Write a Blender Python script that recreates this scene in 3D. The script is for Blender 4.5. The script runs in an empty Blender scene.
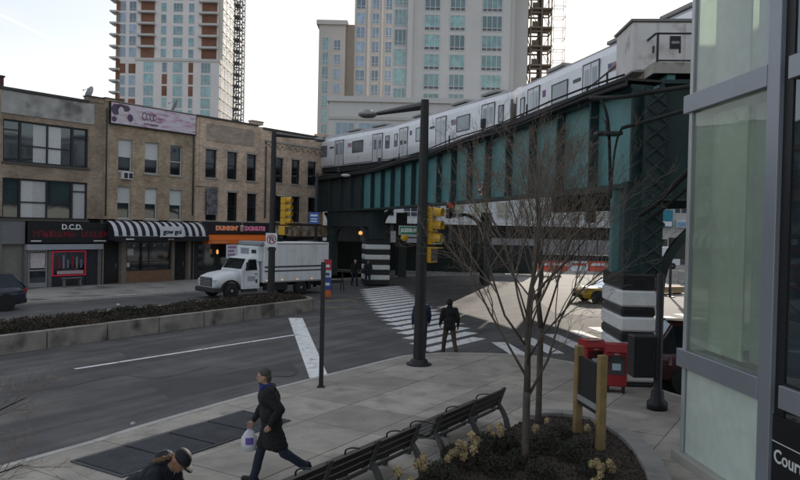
import bpy, bmesh, math, random
from math import sin, cos, pi, radians, sqrt, atan2
from mathutils import Vector, Matrix, Quaternion
random.seed(7)
SC = bpy.context.scene
COL = SC.collection

# ------------------------------------------------------------------ camera
CAM_H, FPX, PITCH, ROLL = 4.0, 720.0, 0.0174, 0.022
_F = Vector((0, cos(PITCH), -sin(PITCH)))
_U0 = Vector((0, sin(PITCH), cos(PITCH)))
_X = Vector((1, 0, 0))
_R = cos(ROLL)*_X + sin(ROLL)*_U0
_U = cos(ROLL)*_U0 - sin(ROLL)*_X
CAMP = Vector((0, 0, CAM_H))
cd = bpy.data.cameras.new('camera')
cam = bpy.data.objects.new('camera', cd); COL.objects.link(cam)
m = Matrix.Identity(4)
for i in range(3):
    m[i][0], m[i][1], m[i][2], m[i][3] = _R[i], _U[i], -_F[i], CAMP[i]
cam.matrix_world = m
cd.sensor_width = 36; cd.lens = 36*FPX/800
cd.clip_start = 0.05; cd.clip_end = 6000
SC.camera = cam

# ------------------------------------------------------------------ light
SKYO = 3.1
SUN_AZ, SUN_EL = radians(16), radians(18.5)
world = bpy.data.worlds.new('World'); SC.world = world; world.use_nodes = True
nt = world.node_tree; nt.nodes.clear()
out = nt.nodes.new('ShaderNodeOutputWorld'); bg = nt.nodes.new('ShaderNodeBackground')
sky = nt.nodes.new('ShaderNodeTexSky'); sky.sky_type = 'NISHITA'; sky.sun_disc = False
sky.sun_elevation = SUN_EL; sky.sun_rotation = SUN_AZ
sky.air_density = 1.0; sky.dust_density = 1.0; sky.ozone_density = 1.0
tc = nt.nodes.new('ShaderNodeTexCoord'); mp = nt.nodes.new('ShaderNodeMapping'); mp.inputs['Scale'].default_value = (1.2, 1.2, 3.0); mp.inputs['Location'].default_value = (SKYO, 0, 0)
nz = nt.nodes.new('ShaderNodeTexNoise'); nz.inputs['Scale'].default_value = 1.6; nz.inputs['Detail'].default_value = 6; nz.inputs['Roughness'].default_value = .55
rp = nt.nodes.new('ShaderNodeValToRGB'); rp.color_ramp.elements[0].position = .40; rp.color_ramp.elements[0].color = (.66, .66, .66, 1)
rp.color_ramp.elements[1].position = .60; rp.color_ramp.elements[1].color = (.96, .96, .96, 1)
mx = nt.nodes.new('ShaderNodeMixRGB'); mx.inputs['Color2'].default_value = (7.5, 7.3, 7.15, 1)
L = nt.links.new
L(tc.outputs['Generated'], mp.inputs['Vector']); L(mp.outputs['Vector'], nz.inputs['Vector']); L(nz.outputs['Fac'], rp.inputs['Fac'])
dp = nt.nodes.new('ShaderNodeVectorMath'); dp.operation = 'DOT_PRODUCT'; dp.inputs[1].default_value = (sin(SUN_AZ), cos(SUN_AZ), 0.0)
mrd = nt.nodes.new('ShaderNodeMapRange'); mrd.inputs['From Min'].default_value = .35; mrd.inputs['From Max'].default_value = .92; mrd.inputs['To Min'].default_value = .40; mrd.inputs['To Max'].default_value = 1.0
mlt = nt.nodes.new('ShaderNodeMath'); mlt.operation = 'MULTIPLY'
L(tc.outputs['Generated'], dp.inputs[0]); L(dp.outputs['Value'], mrd.inputs['Value']); L(rp.outputs['Color'], mlt.inputs[0]); L(mrd.outputs['Result'], mlt.inputs[1])
L(mlt.outputs[0], mx.inputs['Fac']); L(sky.outputs['Color'], mx.inputs['Color1']); L(mx.outputs['Color'], bg.inputs['Color'])
bg.inputs['Strength'].default_value = 0.112
L(bg.outputs['Background'], out.inputs['Surface'])
sl = bpy.data.lights.new('sun', 'SUN'); sl.energy = 3.4; sl.angle = radians(.5); sl.color = (1, .90, .78)
so = bpy.data.objects.new('sun', sl); COL.objects.link(so)
SUNV = Vector((sin(SUN_AZ)*cos(SUN_EL), cos(SUN_AZ)*cos(SUN_EL), sin(SUN_EL)))
so.rotation_euler = SUNV.to_track_quat('Z', 'Y').to_euler(); so.location = (30, 30, 60)
SC.view_settings.view_transform = 'Standard'; SC.view_settings.look = 'None'
SC.view_settings.exposure = 0.46; SC.view_settings.gamma = 1
SC.cycles.max_bounces = 8; SC.cycles.transparent_max_bounces = 16
SC.cycles.caustics_reflective = False; SC.cycles.caustics_refractive = False
SC.cycles.use_denoising = True

# ------------------------------------------------------------------ measuring helpers (photo pixel -> real place)
def ray(px, py): return _F + _R*((px-400)/FPX) - _U*((py-240)/FPX)
def G(px, py, z=0.0):
    d = ray(px, py); return CAMP + d*((z-CAM_H)/d.z)
def D(px, py, Y):
    d = ray(px, py); return CAMP + d*(Y/d.y)

# ------------------------------------------------------------------ materials
MATS = {}
def M(name, col, rough=.65, metal=0.0, var=.12, scale=2.0, bump=0.0, bscale=60.0, spec=.4, rnd=0.0, coat=0.0, emit=None, stain=None, streak=None, spots=None):
    """procedural principled: base colour varied by two noises, optional relief, optional per-object variation"""
    if name in MATS: return MATS[name]
    mt = bpy.data.materials.new(name); mt.use_nodes = True; t = mt.node_tree; n = t.nodes; l = t.links.new
    b = n['Principled BSDF']; b.inputs['Roughness'].default_value = rough; b.inputs['Metallic'].default_value = metal
    b.inputs['Specular IOR Level'].default_value = spec
    if coat: b.inputs['Coat Weight'].default_value = coat
    geo = n.new('ShaderNodeNewGeometry')
    n1 = n.new('ShaderNodeTexNoise'); n1.inputs['Scale'].default_value = scale; n1.inputs['Detail'].default_value = 8; n1.inputs['Roughness'].default_value = .65
    l(geo.outputs['Position'], n1.inputs['Vector'])
    mr = n.new('ShaderNodeMapRange'); mr.inputs['From Min'].default_value = .28; mr.inputs['From Max'].default_value = .72
    mr.inputs['To Min'].default_value = 1-var; mr.inputs['To Max'].default_value = 1+var
    l(n1.outputs['Fac'], mr.inputs['Value'])
    val = mr.outputs['Result']
    if rnd:
        oi = n.new('ShaderNodeObjectInfo'); m2 = n.new('ShaderNodeMapRange'); m2.inputs['To Min'].default_value = 1-rnd; m2.inputs['To Max'].default_value = 1+rnd
        l(oi.outputs['Random'], m2.inputs['Value'])
        mm = n.new('ShaderNodeMath'); mm.operation = 'MULTIPLY'; l(val, mm.inputs[0]); l(m2.outputs['Result'], mm.inputs[1]); val = mm.outputs[0]
    mul = n.new('ShaderNodeVectorMath'); mul.operation = 'SCALE'; mul.inputs[0].default_value = col; l(val, mul.inputs['Scale'])
    cout = mul.outputs['Vector']
    if stain:
        scol, sscale, lo, hi = stain
        n3 = n.new('ShaderNodeTexNoise'); n3.inputs['Scale'].default_value = sscale; n3.inputs['Detail'].default_value = 6; l(geo.outputs['Position'], n3.inputs['Vector'])
        r3 = n.new('ShaderNodeMapRange'); r3.inputs['From Min'].default_value = lo; r3.inputs['From Max'].default_value = hi; l(n3.outputs['Fac'], r3.inputs['Value'])
        mxx = n.new('ShaderNodeMixRGB'); l(r3.outputs['Result'], mxx.inputs['Fac']); l(cout, mxx.inputs['Color1']); mxx.inputs['Color2'].default_value = (*scol, 1)
        cout = mxx.outputs['Color']
    if streak:
        ang, sx, sy, amt = streak
        mpn = n.new('ShaderNodeMapping'); mpn.vector_type = 'TEXTURE'; mpn.inputs['Rotation'].default_value = (0, 0, ang); mpn.inputs['Scale'].default_value = (sx, sy, 1); l(geo.outputs['Position'], mpn.inputs['Vector'])
        n4 = n.new('ShaderNodeTexNoise'); n4.inputs['Scale'].default_value = 1.0; n4.inputs['Detail'].default_value = 5; n4.inputs['Roughness'].default_value = .6; l(mpn.outputs['Vector'], n4.inputs['Vector'])
        r4 = n.new('ShaderNodeMapRange'); r4.inputs['From Min'].default_value = .32; r4.inputs['From Max'].default_value = .68; r4.inputs['To Min'].default_value = 1-amt; r4.inputs['To Max'].default_value = 1+amt; l(n4.outputs['Fac'], r4.inputs['Value'])
        m4 = n.new('ShaderNodeVectorMath'); m4.operation = 'SCALE'; l(cout, m4.inputs[0]); l(r4.outputs['Result'], m4.inputs['Scale']); cout = m4.outputs['Vector']
    if spots:
        sc5, lo5, k5 = spots
        v5 = n.new('ShaderNodeTexVoronoi'); v5.inputs['Scale'].default_value = sc5; v5.inputs['Randomness'].default_value = 1; l(geo.outputs['Position'], v5.inputs['Vector'])
        n5 = n.new('ShaderNodeTexNoise'); n5.inputs['Scale'].default_value = .9; l(geo.outputs['Position'], n5.inputs['Vector'])
        a5 = n.new('ShaderNodeMath'); a5.operation = 'MULTIPLY'; l(n5.outputs['Fac'], a5.inputs[0]); a5.inputs[1].default_value = lo5
        c5 = n.new('ShaderNodeMath'); c5.operation = 'LESS_THAN'; l(v5.outputs['Distance'], c5.inputs[0]); l(a5.outputs[0], c5.inputs[1])
        r5 = n.new('ShaderNodeMapRange'); r5.inputs['To Min'].default_value = 1; r5.inputs['To Max'].default_value = k5; l(c5.outputs[0], r5.inputs['Value'])
        m5 = n.new('ShaderNodeVectorMath'); m5.operation = 'SCALE'; l(cout, m5.inputs[0]); l(r5.outputs['Result'], m5.inputs['Scale']); cout = m5.outputs['Vector']
    l(cout, b.inputs['Base Color'])
    if bump:
        n2 = n.new('ShaderNodeTexNoise'); n2.inputs['Scale'].default_value = bscale; n2.inputs['Detail'].default_value = 4; l(geo.outputs['Position'], n2.inputs['Vector'])
        bp = n.new('ShaderNodeBump'); bp.inputs['Strength'].default_value = bump; bp.inputs['Distance'].default_value = .02
        l(n2.outputs['Fac'], bp.inputs['Height']); l(bp.outputs['Normal'], b.inputs['Normal'])
    if emit:
        b.inputs['Emission Color'].default_value = (*emit[0], 1); b.inputs['Emission Strength'].default_value = emit[1]
    MATS[name] = mt; return mt

def MBrick(name, c1, c2, mortar, var=.22):
    mt = bpy.data.materials.new(name); mt.use_nodes = True; t = mt.node_tree; n = t.nodes; l = t.links.new
    b = n['Principled BSDF']; b.inputs['Roughness'].default_value = .9; b.inputs['Specular IOR Level'].default_value = .2
    tcn = n.new('ShaderNodeTexCoord'); sp = n.new('ShaderNodeSeparateXYZ'); cb = n.new('ShaderNodeCombineXYZ'); ad = n.new('ShaderNodeMath'); ad.operation = 'ADD'
    l(tcn.outputs['Object'], sp.inputs[0]); l(sp.outputs['X'], ad.inputs[0]); l(sp.outputs['Y'], ad.inputs[1]); l(ad.outputs[0], cb.inputs['X']); l(sp.outputs['Z'], cb.inputs['Y'])
    br = n.new('ShaderNodeTexBrick'); l(cb.outputs[0], br.inputs['Vector']); br.inputs['Scale'].default_value = 1.0
    br.inputs['Brick Width'].default_value = .23; br.inputs['Row Height'].default_value = .082; br.inputs['Mortar Size'].default_value = .011
    br.inputs['Color1'].default_value = (*c1, 1); br.inputs['Color2'].default_value = (*c2, 1); br.inputs['Mortar'].default_value = (*mortar, 1); br.inputs['Bias'].default_value = -.1
    geo = n.new('ShaderNodeNewGeometry'); nz1 = n.new('ShaderNodeTexNoise'); nz1.inputs['Scale'].default_value = .9; nz1.inputs['Detail'].default_value = 9; nz1.inputs['Roughness'].default_value = .7; l(geo.outputs['Position'], nz1.inputs['Vector'])
    mr = n.new('ShaderNodeMapRange'); mr.inputs['From Min'].default_value = .3; mr.inputs['From Max'].default_value = .7; mr.inputs['To Min'].default_value = 1-var; mr.inputs['To Max'].default_value = 1+var; l(nz1.outputs['Fac'], mr.inputs['Value'])
    mul = n.new('ShaderNodeVectorMath'); mul.operation = 'SCALE'; l(br.outputs['Color'], mul.inputs[0]); l(mr.outputs['Result'], mul.inputs['Scale']); l(mul.outputs['Vector'], b.inputs['Base Color'])
    bp = n.new('ShaderNodeBump'); bp.inputs['Strength'].default_value = .5; bp.inputs['Distance'].default_value = .01; bp.invert = True; l(br.outputs['Fac'], bp.inputs['Height']); l(bp.outputs['Normal'], b.inputs['Normal'])
    MATS[name] = mt; return mt

def MGlass(name, tint, rough=.06, body=(.02, .025, .03), rnd=.5, ior=2.2):
    """window glass of an occupied room seen from outside: dark body with a mirror-like skin, varied pane to pane"""
    if name in MATS: return MATS[name]
    mt = bpy.data.materials.new(name); mt.use_nodes = True; t = mt.node_tree; n = t.nodes; l = t.links.new; n.clear()
    o = n.new('ShaderNodeOutputMaterial'); df = n.new('ShaderNodeBsdfDiffuse'); gl = n.new('ShaderNodeBsdfGlossy'); ms = n.new('ShaderNodeMixShader')
    gl.inputs['Roughness'].default_value = rough; gl.inputs['Color'].default_value = (*tint, 1)
    fr = n.new('ShaderNodeFresnel'); fr.inputs['IOR'].default_value = ior
    oi = n.new('ShaderNodeObjectInfo'); mr = n.new('ShaderNodeMapRange'); mr.inputs['To Min'].default_value = 1-rnd; mr.inputs['To Max'].default_value = 1+rnd; l(oi.outputs['Random'], mr.inputs['Value'])
    geo = n.new('ShaderNodeNewGeometry'); nz1 = n.new('ShaderNodeTexNoise'); nz1.inputs['Scale'].default_value = .8; nz1.inputs['Detail'].default_value = 3; l(geo.outputs['Position'], nz1.inputs['Vector'])
    m0 = n.new('ShaderNodeMapRange'); m0.inputs['From Min'].default_value = .35; m0.inputs['From Max'].default_value = .65; m0.inputs['To Min'].default_value = .6; m0.inputs['To Max'].default_value = 1.4; l(nz1.outputs['Fac'], m0.inputs['Value'])
    mm = n.new('ShaderNodeMath'); mm.operation = 'MULTIPLY'; l(mr.outputs['Result'], mm.inputs[0]); l(m0.outputs['Result'], mm.inputs[1])
    sc_ = n.new('ShaderNodeVectorMath'); sc_.operation = 'SCALE'; sc_.inputs[0].default_value = body; l(mm.outputs[0], sc_.inputs['Scale']); l(sc_.outputs['Vector'], df.inputs['Color'])
    bp = n.new('ShaderNodeBump'); bp.inputs['Strength'].default_value = .06; bp.inputs['Distance'].default_value = .05; l(nz1.outputs['Fac'], bp.inputs['Height']); l(bp.outputs['Normal'], gl.inputs['Normal'])
    l(fr.outputs[0], ms.inputs[0]); l(df.outputs[0], ms.inputs[1]); l(gl.outputs[0], ms.inputs[2]); l(ms.outputs[0], o.inputs['Surface'])
    MATS[name] = mt; return mt

def MClear(name, tint, alpha=.75, rough=.03, frost=None, ior=1.5, transl=.25):
    """see-through glass: tinted transparency + fresnel mirror + optional frost (diffuse and translucent)"""
    mt = bpy.data.materials.new(name); mt.use_nodes = True; t = mt.node_tree; n = t.nodes; l = t.links.new; n.clear()
    o = n.new('ShaderNodeOutputMaterial'); tr = n.new('ShaderNodeBsdfTransparent'); tr.inputs['Color'].default_value = (*tint, 1)
    base = tr.outputs[0]
    if frost:
        fcol, fac = frost
        df = n.new('ShaderNodeBsdfDiffuse'); tl = n.new('ShaderNodeBsdfTranslucent'); a = n.new('ShaderNodeMixShader'); a.inputs[0].default_value = transl
        geo = n.new('ShaderNodeNewGeometry'); nz1 = n.new('ShaderNodeTexNoise'); nz1.inputs['Scale'].default_value = 5; nz1.inputs['Detail'].default_value = 9; l(geo.outputs['Position'], nz1.inputs['Vector'])
        mr = n.new('ShaderNodeMapRange'); mr.inputs['From Min'].default_value = .3; mr.inputs['From Max'].default_value = .7; mr.inputs['To Min'].default_value = .93; mr.inputs['To Max'].default_value = 1.06; l(nz1.outputs['Fac'], mr.inputs['Value'])
        vs = n.new('ShaderNodeVectorMath'); vs.operation = 'SCALE'; vs.inputs[0].default_value = fcol; l(mr.outputs['Result'], vs.inputs['Scale'])
        l(vs.outputs['Vector'], df.inputs['Color']); l(vs.outputs['Vector'], tl.inputs['Color'])
        l(df.outputs[0], a.inputs[1]); l(tl.outputs[0], a.inputs[2])
        b2 = n.new('ShaderNodeMixShader'); b2.inputs[0].default_value = fac; l(base, b2.inputs[1]); l(a.outputs[0], b2.inputs[2]); base = b2.outputs[0]
    gl = n.new('ShaderNodeBsdfGlossy'); gl.inputs['Roughness'].default_value = rough
    fr = n.new('ShaderNodeFresnel'); fr.inputs['IOR'].default_value = ior; ms = n.new('ShaderNodeMixShader')
    l(fr.outputs[0], ms.inputs[0]); l(base, ms.inputs[1]); l(gl.outputs[0], ms.inputs[2]); l(ms.outputs[0], o.inputs['Surface'])
    MATS[name] = mt; return mt

# ------------------------------------------------------------------ mesh helpers
class MB:
    def __init__(s): s.v = []; s.f = []; s.mi = []; s.sm = []
    def add(s, vs, fs, m=0, smooth=False):
        o = len(s.v); s.v += [tuple(p) for p in vs]
        for f in fs: s.f.append(tuple(i+o for i in f)); s.mi.append(m); s.sm.append(smooth)
        return s
    def quad(s, a, b, c, d, m=0): return s.add([a, b, c, d], [(0, 1, 2, 3)], m)
    def box(s, x0, x1, y0, y1, z0, z1, m=0, mat=None):
        vs = [Vector(p) for p in ((x0,y0,z0),(x1,y0,z0),(x1,y1,z0),(x0,y1,z0),(x0,y0,z1),(x1,y0,z1),(x1,y1,z1),(x0,y1,z1))]
        if mat is not None: vs = [mat @ p for p in vs]
        return s.add(vs, [(3,2,1,0),(4,5,6,7),(0,1,5,4),(1,2,6,5),(2,3,7,6),(3,0,4,7)], m)
    def bbox(s, x0, x1, y0, y1, z0, z1, b, m=0, mat=None):
        """box with chamfered edges (24 verts)"""
        vs = []; 
        for (a, bb, c) in [(x, y, z) for x in (0, 1) for y in (0, 1) for z in (0, 1)]:
            px, py, pz = (x0, x1)[a], (y0, y1)[bb], (z0, z1)[c]; sx, sy, sz = (1, -1)[a]*b, (1, -1)[bb]*b, (1, -1)[c]*b
            vs += [(px, py+sy, pz+sz), (px+sx, py, pz+sz), (px+sx, py+sy, pz)]
        vs = [Vector(p) for p in vs]
        if mat is not None: vs = [mat @ p for p in vs]
        bm = bmesh.new(); bv = [bm.verts.new(p) for p in vs]; r = bmesh.ops.convex_hull(bm, input=bv)
        bmesh.ops.dissolve_limit(bm, angle_limit=.01, verts=bm.verts, edges=bm.edges)
        bmesh.ops.recalc_face_normals(bm, faces=bm.faces)
        bm.verts.index_update()
        s.add([v.co for v in bm.verts], [tuple(v.index for v in f.verts) for f in bm.faces], m); bm.free(); return s
    def prism(s, poly, z0, z1, m=0, top=None, cap=True):
        n = len(poly); q = top or poly
        vs = [(p[0], p[1], z0) for p in poly] + [(p[0], p[1], z1) for p in q]
        fs = [(i, (i+1) % n, n+(i+1) % n, n+i) for i in range(n)]
        if cap: fs += [tuple(range(n-1, -1, -1)), tuple(range(n, 2*n))]
        return s.add(vs, fs, m)
    def extr(s, prof, path_pts, m=0, cap=True, smooth=False, closed=True):
        """prof: list of rows of 3-D points already placed (loft)"""
        n = len(path_pts[0]); vs = [p for row in path_pts for p in row]; fs = []
        for r in range(len(path_pts)-1):
            for i in range(n if closed else n-1):
                j = (i+1) % n; fs.append((r*n+i, r*n+j, (r+1)*n+j, (r+1)*n+i))
        if cap: fs += [tuple(range(n-1, -1, -1)), tuple(range((len(path_pts)-1)*n, len(path_pts)*n))]
        return s.add(vs, fs, m, smooth)
    def tube(s, pts, rad, n=8, m=0, cap=True, smooth=True):
        pts = [Vector(p) for p in pts]; rad = rad if isinstance(rad, (list, tuple)) else [rad]*len(pts)
        rows = []; prev = None
        for i, p in enumerate(pts):
            a = pts[max(i-1, 0)]; b = pts[min(i+1, len(pts)-1)]; t = (b-a)
            t = t.normalized() if t.length > 1e-9 else Vector((0, 0, 1))
            if prev is None: up = Vector((0, 0, 1)) if abs(t.z) < .9 else Vector((1, 0, 0)); x = t.cross(up).normalized()
            else: x = (prev - t*prev.dot(t)); x = x.normalized() if x.length > 1e-6 else t.orthogonal().normalized()
            prev = x; y = t.cross(x)
            rows.append([p + (x*cos(2*pi*k/n) + y*sin(2*pi*k/n))*rad[i] for k in range(n)])
        o = len(s.v); s.v += [tuple(q) for r in rows for q in r]
        for r in range(len(rows)-1):
            for k in range(n):
                j = (k+1) % n; s.f.append((o+r*n+k, o+r*n+j, o+(r+1)*n+j, o+(r+1)*n+k)); s.mi.append(m); s.sm.append(smooth)
        if cap:
            s.f.append(tuple(o+k for k in range(n-1, -1, -1))); s.mi.append(m); s.sm.append(False)
            e = o+(len(rows)-1)*n; s.f.append(tuple(e+k for k in range(n))); s.mi.append(m); s.sm.append(False)
        return s
    def lathe(s, prof, n=16, m=0, c=(0, 0, 0), axis='z', smooth=True):
        """prof: (radius, height) pairs"""
        vs = []
        for r, h in prof:
            for k in range(n):
                a = 2*pi*k/n
                if axis == 'z': vs.append((c[0]+r*cos(a), c[1]+r*sin(a), c[2]+h))
                elif axis == 'y': vs.append((c[0]+r*cos(a), c[1]+h, c[2]+r*sin(a)))
                else: vs.append((c[0]+h, c[1]+r*cos(a), c[2]+r*sin(a)))
        fs = [(i*n+k, i*n+(k+1) % n, (i+1)*n+(k+1) % n, (i+1)*n+k) for i in range(len(prof)-1) for k in range(n)]
        s.add(vs, fs, m, smooth)
        e = len(s.v)-len(vs)
        s.f.append(tuple(e+k for k in range(n-1, -1, -1))); s.mi.append(m); s.sm.append(False)
        e2 = e+(len(prof)-1)*n; s.f.append(tuple(e2+k for k in range(n))); s.mi.append(m); s.sm.append(False)
        return s
    def ball(s, c, r, m=0, seg=10, rings=7, rot=None):
        r = r if isinstance(r, (tuple, list)) else (r, r, r); vs = []; c = Vector(c)
        for i in range(1, rings):
            a = pi*i/rings
            for k in range(seg):
                p = Vector((r[0]*sin(a)*cos(2*pi*k/seg), r[1]*sin(a)*sin(2*pi*k/seg), r[2]*cos(a)))
                vs.append(c + (rot @ p if rot else p))
        t = Vector((0, 0, r[2])); vs += [c+(rot @ t if rot else t), c-(rot @ t if rot else t)]; nT = len(vs)-2
        fs = [((i)*seg+k, (i+1)*seg+k, (i+1)*seg+(k+1) % seg, i*seg+(k+1) % seg) for i in range(rings-2) for k in range(seg)]
        fs += [(nT, k, (k+1) % seg) for k in range(seg)] + [(nT+1, (rings-2)*seg+(k+1) % seg, (rings-2)*seg+k) for k in range(seg)]
        return s.add(vs, fs, m, True)
    def mesh(s, name, mats):
        me = bpy.data.meshes.new(name); me.from_pydata(s.v, [], s.f)
        for mm in (mats if isinstance(mats, (list, tuple)) else [mats]): me.materials.append(mm)
        me.polygons.foreach_set('material_index', s.mi); me.polygons.foreach_set('use_smooth', s.sm); me.update()
        return me
    def build(s, name, mats, parent=None, loc=(0, 0, 0), rz=0.0):
        return inst(name, s.mesh(name, mats), parent, loc, rz)

def inst(name, me, parent=None, loc=(0, 0, 0), rz=0.0, rot=None, scale=None):
    o = bpy.data.objects.new(name, me); COL.objects.link(o)
    o.location = loc; o.rotation_euler = rot if rot is not None else (0, 0, rz)
    if scale: o.scale = scale
    if parent: o.parent = parent
    return o
def tag(o, label=None, cat=None, group=None, kind=None):
    if label: o['label'] = label
    if cat: o['category'] = cat
    if group: o['group'] = group
    if kind: o['kind'] = kind
    return o
def thing(name, label, cat, loc=(0, 0, 0), rz=0.0, group=None, kind=None):
    return tag(inst(name, None, None, loc, rz), label, cat, group, kind)
def copy_tree(o, parent=None):
    c = o.copy(); COL.objects.link(c)
    if parent: c.parent = parent
    for ch in list(o.children): copy_tree(ch, c)
    return c
def text_mesh(s, size, ext=.01, bold=0.0, align='CENTER', width=None):
    cu = bpy.data.curves.new('t', 'FONT'); cu.body = s; cu.size = size; cu.extrude = ext; cu.align_x = align; cu.align_y = 'CENTER'; cu.offset = bold
    cu.resolution_u = 3
    o = bpy.data.objects.new('t', cu); COL.objects.link(o)
    dg = bpy.context.evaluated_depsgraph_get(); me = bpy.data.meshes.new_from_object(o.evaluated_get(dg))
    bpy.data.objects.remove(o); bpy.data.curves.remove(cu)
    if width:
        xs = [v.co.x for v in me.vertices]; w = max(xs)-min(xs); k = width/w; c = (max(xs)+min(xs))/2
        for v in me.vertices: v.co.x = (v.co.x-c)*k
    return me
def lettering(s, size, mat, parent, loc, ext=.01, bold=0.0, rz=0.0, align='CENTER', width=None, name='lettering'):
    """flat letters standing upright, facing the parent's -Y"""
    me = text_mesh(s, size, ext, bold, align, width); me.materials.clear(); me.materials.append(mat)
    for p in me.polygons: p.material_index = 0
    return inst(name, me, parent, loc, rot=(pi/2, 0, rz))
def clip(sub, cell):
    """Sutherland-Hodgman: sub polygon by convex ccw cell"""
    o = sub
    for i in range(len(cell)):
        a, b = cell[i], cell[(i+1) % len(cell)]; inp = o; o = []
        if not inp: return []
        ins = lambda p: (b[0]-a[0])*(p[1]-a[1])-(b[1]-a[1])*(p[0]-a[0]) >= 0
        for k in range(len(inp)):
            p, q = inp[k-1], inp[k]
            if ins(q) != ins(p):
                d1 = (b[0]-a[0])*(p[1]-a[1])-(b[1]-a[1])*(p[0]-a[0]); d2 = (b[0]-a[0])*(q[1]-a[1])-(b[1]-a[1])*(q[0]-a[0]); t = d1/(d1-d2)
                o.append((p[0]+(q[0]-p[0])*t, p[1]+(q[1]-p[1])*t))
            if ins(q): o.append(q)
    return o
def area(p): return .5*sum(p[i-1][0]*p[i][1]-p[i][0]*p[i-1][1] for i in range(len(p)))
def arc(cx, cy, r, a0, a1, n): return [(cx+r*cos(a0+(a1-a0)*i/n), cy+r*sin(a0+(a1-a0)*i/n)) for i in range(n+1)]
def catmull(pts, n=8):
    pts = [Vector(p) for p in pts]; P = [pts[0]*2-pts[1]] + pts + [pts[-1]*2-pts[-2]]; o = []
    for i in range(1, len(P)-2):
        for k in range(n):
            t = k/n; a, b, c, d = P[i-1], P[i], P[i+1], P[i+2]
            o.append(.5*((2*b)+(c-a)*t+(2*a-5*b+4*c-d)*t*t+(3*b-a-3*c+d)*t**3))
    o.append(pts[-1]); return o
def resample(pts, step):
    L_ = [0]
    for i in range(1, len(pts)): L_.append(L_[-1]+(pts[i]-pts[i-1]).length)
    n = max(1, round(L_[-1]/step)); o = []; j = 0
    for k in range(n+1):
        t = L_[-1]*k/n
        while j < len(pts)-2 and L_[j+1] < t: j += 1
        f = (t-L_[j])/max(1e-9, L_[j+1]-L_[j]); o.append(pts[j].lerp(pts[j+1], min(1, max(0, f))))
    return o
def offset2(pts, d):
    o = []
    for i, p in enumerate(pts):
        t = (pts[min(i+1, len(pts)-1)]-pts[max(i-1, 0)]); t = Vector((t.x, t.y, 0)).normalized()
        o.append(p + Vector((t.y, -t.x, 0))*d)
    return o

# shared materials
asphalt = M('asphalt', (.102, .100, .100), .88, var=.28, scale=.45, bump=.35, bscale=90, spec=.3, stain=((.15, .146, .138), .55, .48, .72), streak=(atan2(.854,.52), 9.0, .55, .3), spots=(2.2, .13, .6))
conc = M('pavement_concrete', (.375, .345, .300), .9, var=.26, scale=.8, bump=.2, bscale=70, rnd=.16, stain=((.26, .238, .205), 1.8, .52, .72), streak=(.6, 1.6, .5, .09), spots=(5.5, .16, .55))
conc_old = M('old_concrete', (.29, .265, .235), .92, var=.3, scale=1.6, bump=.5, bscale=35, stain=((.09, .08, .07), 1.3, .5, .7))
kerbm = M('kerb_stone', (.46, .44, .40), .9, var=.18, scale=2.5, bump=.2)
paint_w = M('road_paint_white', (.84, .84, .83), .75, var=.16, scale=3, stain=((.2, .2, .2), 4.5, .56, .72))
paint_y = M('road_paint_yellow', (.45, .30, .06), .75, var=.2, scale=3, stain=((.12, .1, .07), 3, .45, .65))
black_metal = M('black_painted_steel', (.018, .018, .02), .5, var=.25, scale=6)
dark_metal = M('dark_steel', (.04, .042, .045), .55, .3, var=.25, scale=6)
steel = M('stainless_steel', (.52, .53, .55), .38, .75, var=.08, scale=1.5)
alu = M('grey_aluminium', (.30, .32, .36), .42, .35, var=.06, scale=1)
white_p = M('white_paint', (.72, .73, .75), .4, var=.05, scale=2)
rubber = M('rubber', (.02, .02, .02), .85)
glass_dark = MGlass('dark_window_glass', (.8, .85, .9), .05, (.02, .022, .025), .5)
# ================================================================== GROUND, ROADS, PAVEMENTS
tag(MB().quad((-1500,-300,0),(1500,-300,0),(1500,2500,0),(-1500,2500,0)).build('road', asphalt), kind='structure')
litconc = M('sunlit_pale_roadway', (.31, .295, .27), .9, var=.18, scale=.5, bump=.15, stain=((.27, .255, .235), .6, .5, .72))  # paler than the road; sunlit brightness put into the colour
tag(MB().add([(7.6,35,.004),(13,31.5,.004),(40,36,.004),(46,92,.004),(14,92,.004),(8.4,50,.004)], [(0,1,2,3,4,5)]).build('sunlit_street_patch', litconc), kind='structure')

# near pavement: base sheet, kerb stones, slabs one by one
KERB = [(-15.4,-4.0),(-5.87,11.66),(-4.98,13.35),(-3.44,16.1),(-2.38,17.8),(-.79,20.2),(.05,21.5),(.7,22.05),(1.6,22.35),(3.2,22.4),(4.1,22.2),(4.9,21.6),(5.5,20.4),(6.1,19.0),(6.6,17.6),(6.9,16.4),(8.5,15.9),(14,15.2)]
PLAZA = list(reversed(KERB)) + [(-15.4,-8),(14,-8)]
if area(PLAZA) < 0: PLAZA.reverse()
plaza = MB().prism(PLAZA, -.02, .128).build('pavement', conc); tag(plaza, kind='structure')
kp = resample(catmull([Vector((x, y, 0)) for x, y in KERB], 6), 1.4)
for i in range(len(kp)-1):
    a, b = kp[i], kp[i+1]; t = (b-a).normalized(); n = Vector((t.y, -t.x, 0)); g = t*.006
    q = [a+g-n*.02, b-g-n*.02, b-g+n*.15, a+g+n*.15]
    MB().prism([(p.x, p.y) for p in q], -.01, .152, top=[(p.x, p.y) for p in (q[0]+n*.02, q[1]+n*.02, q[2], q[3])]).build('kerb_stone', kerbm, plaza)
e1 = Vector((.518, .855)); e2 = Vector((.855, -.518)); CELL = 1.55
inner = [ (p.x, p.y) for p in offset2(kp, .16)]
PL2 = list(reversed(inner)) + [(-15.2,-8),(14,-8)]
if area(PL2) < 0: PL2.reverse()
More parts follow.
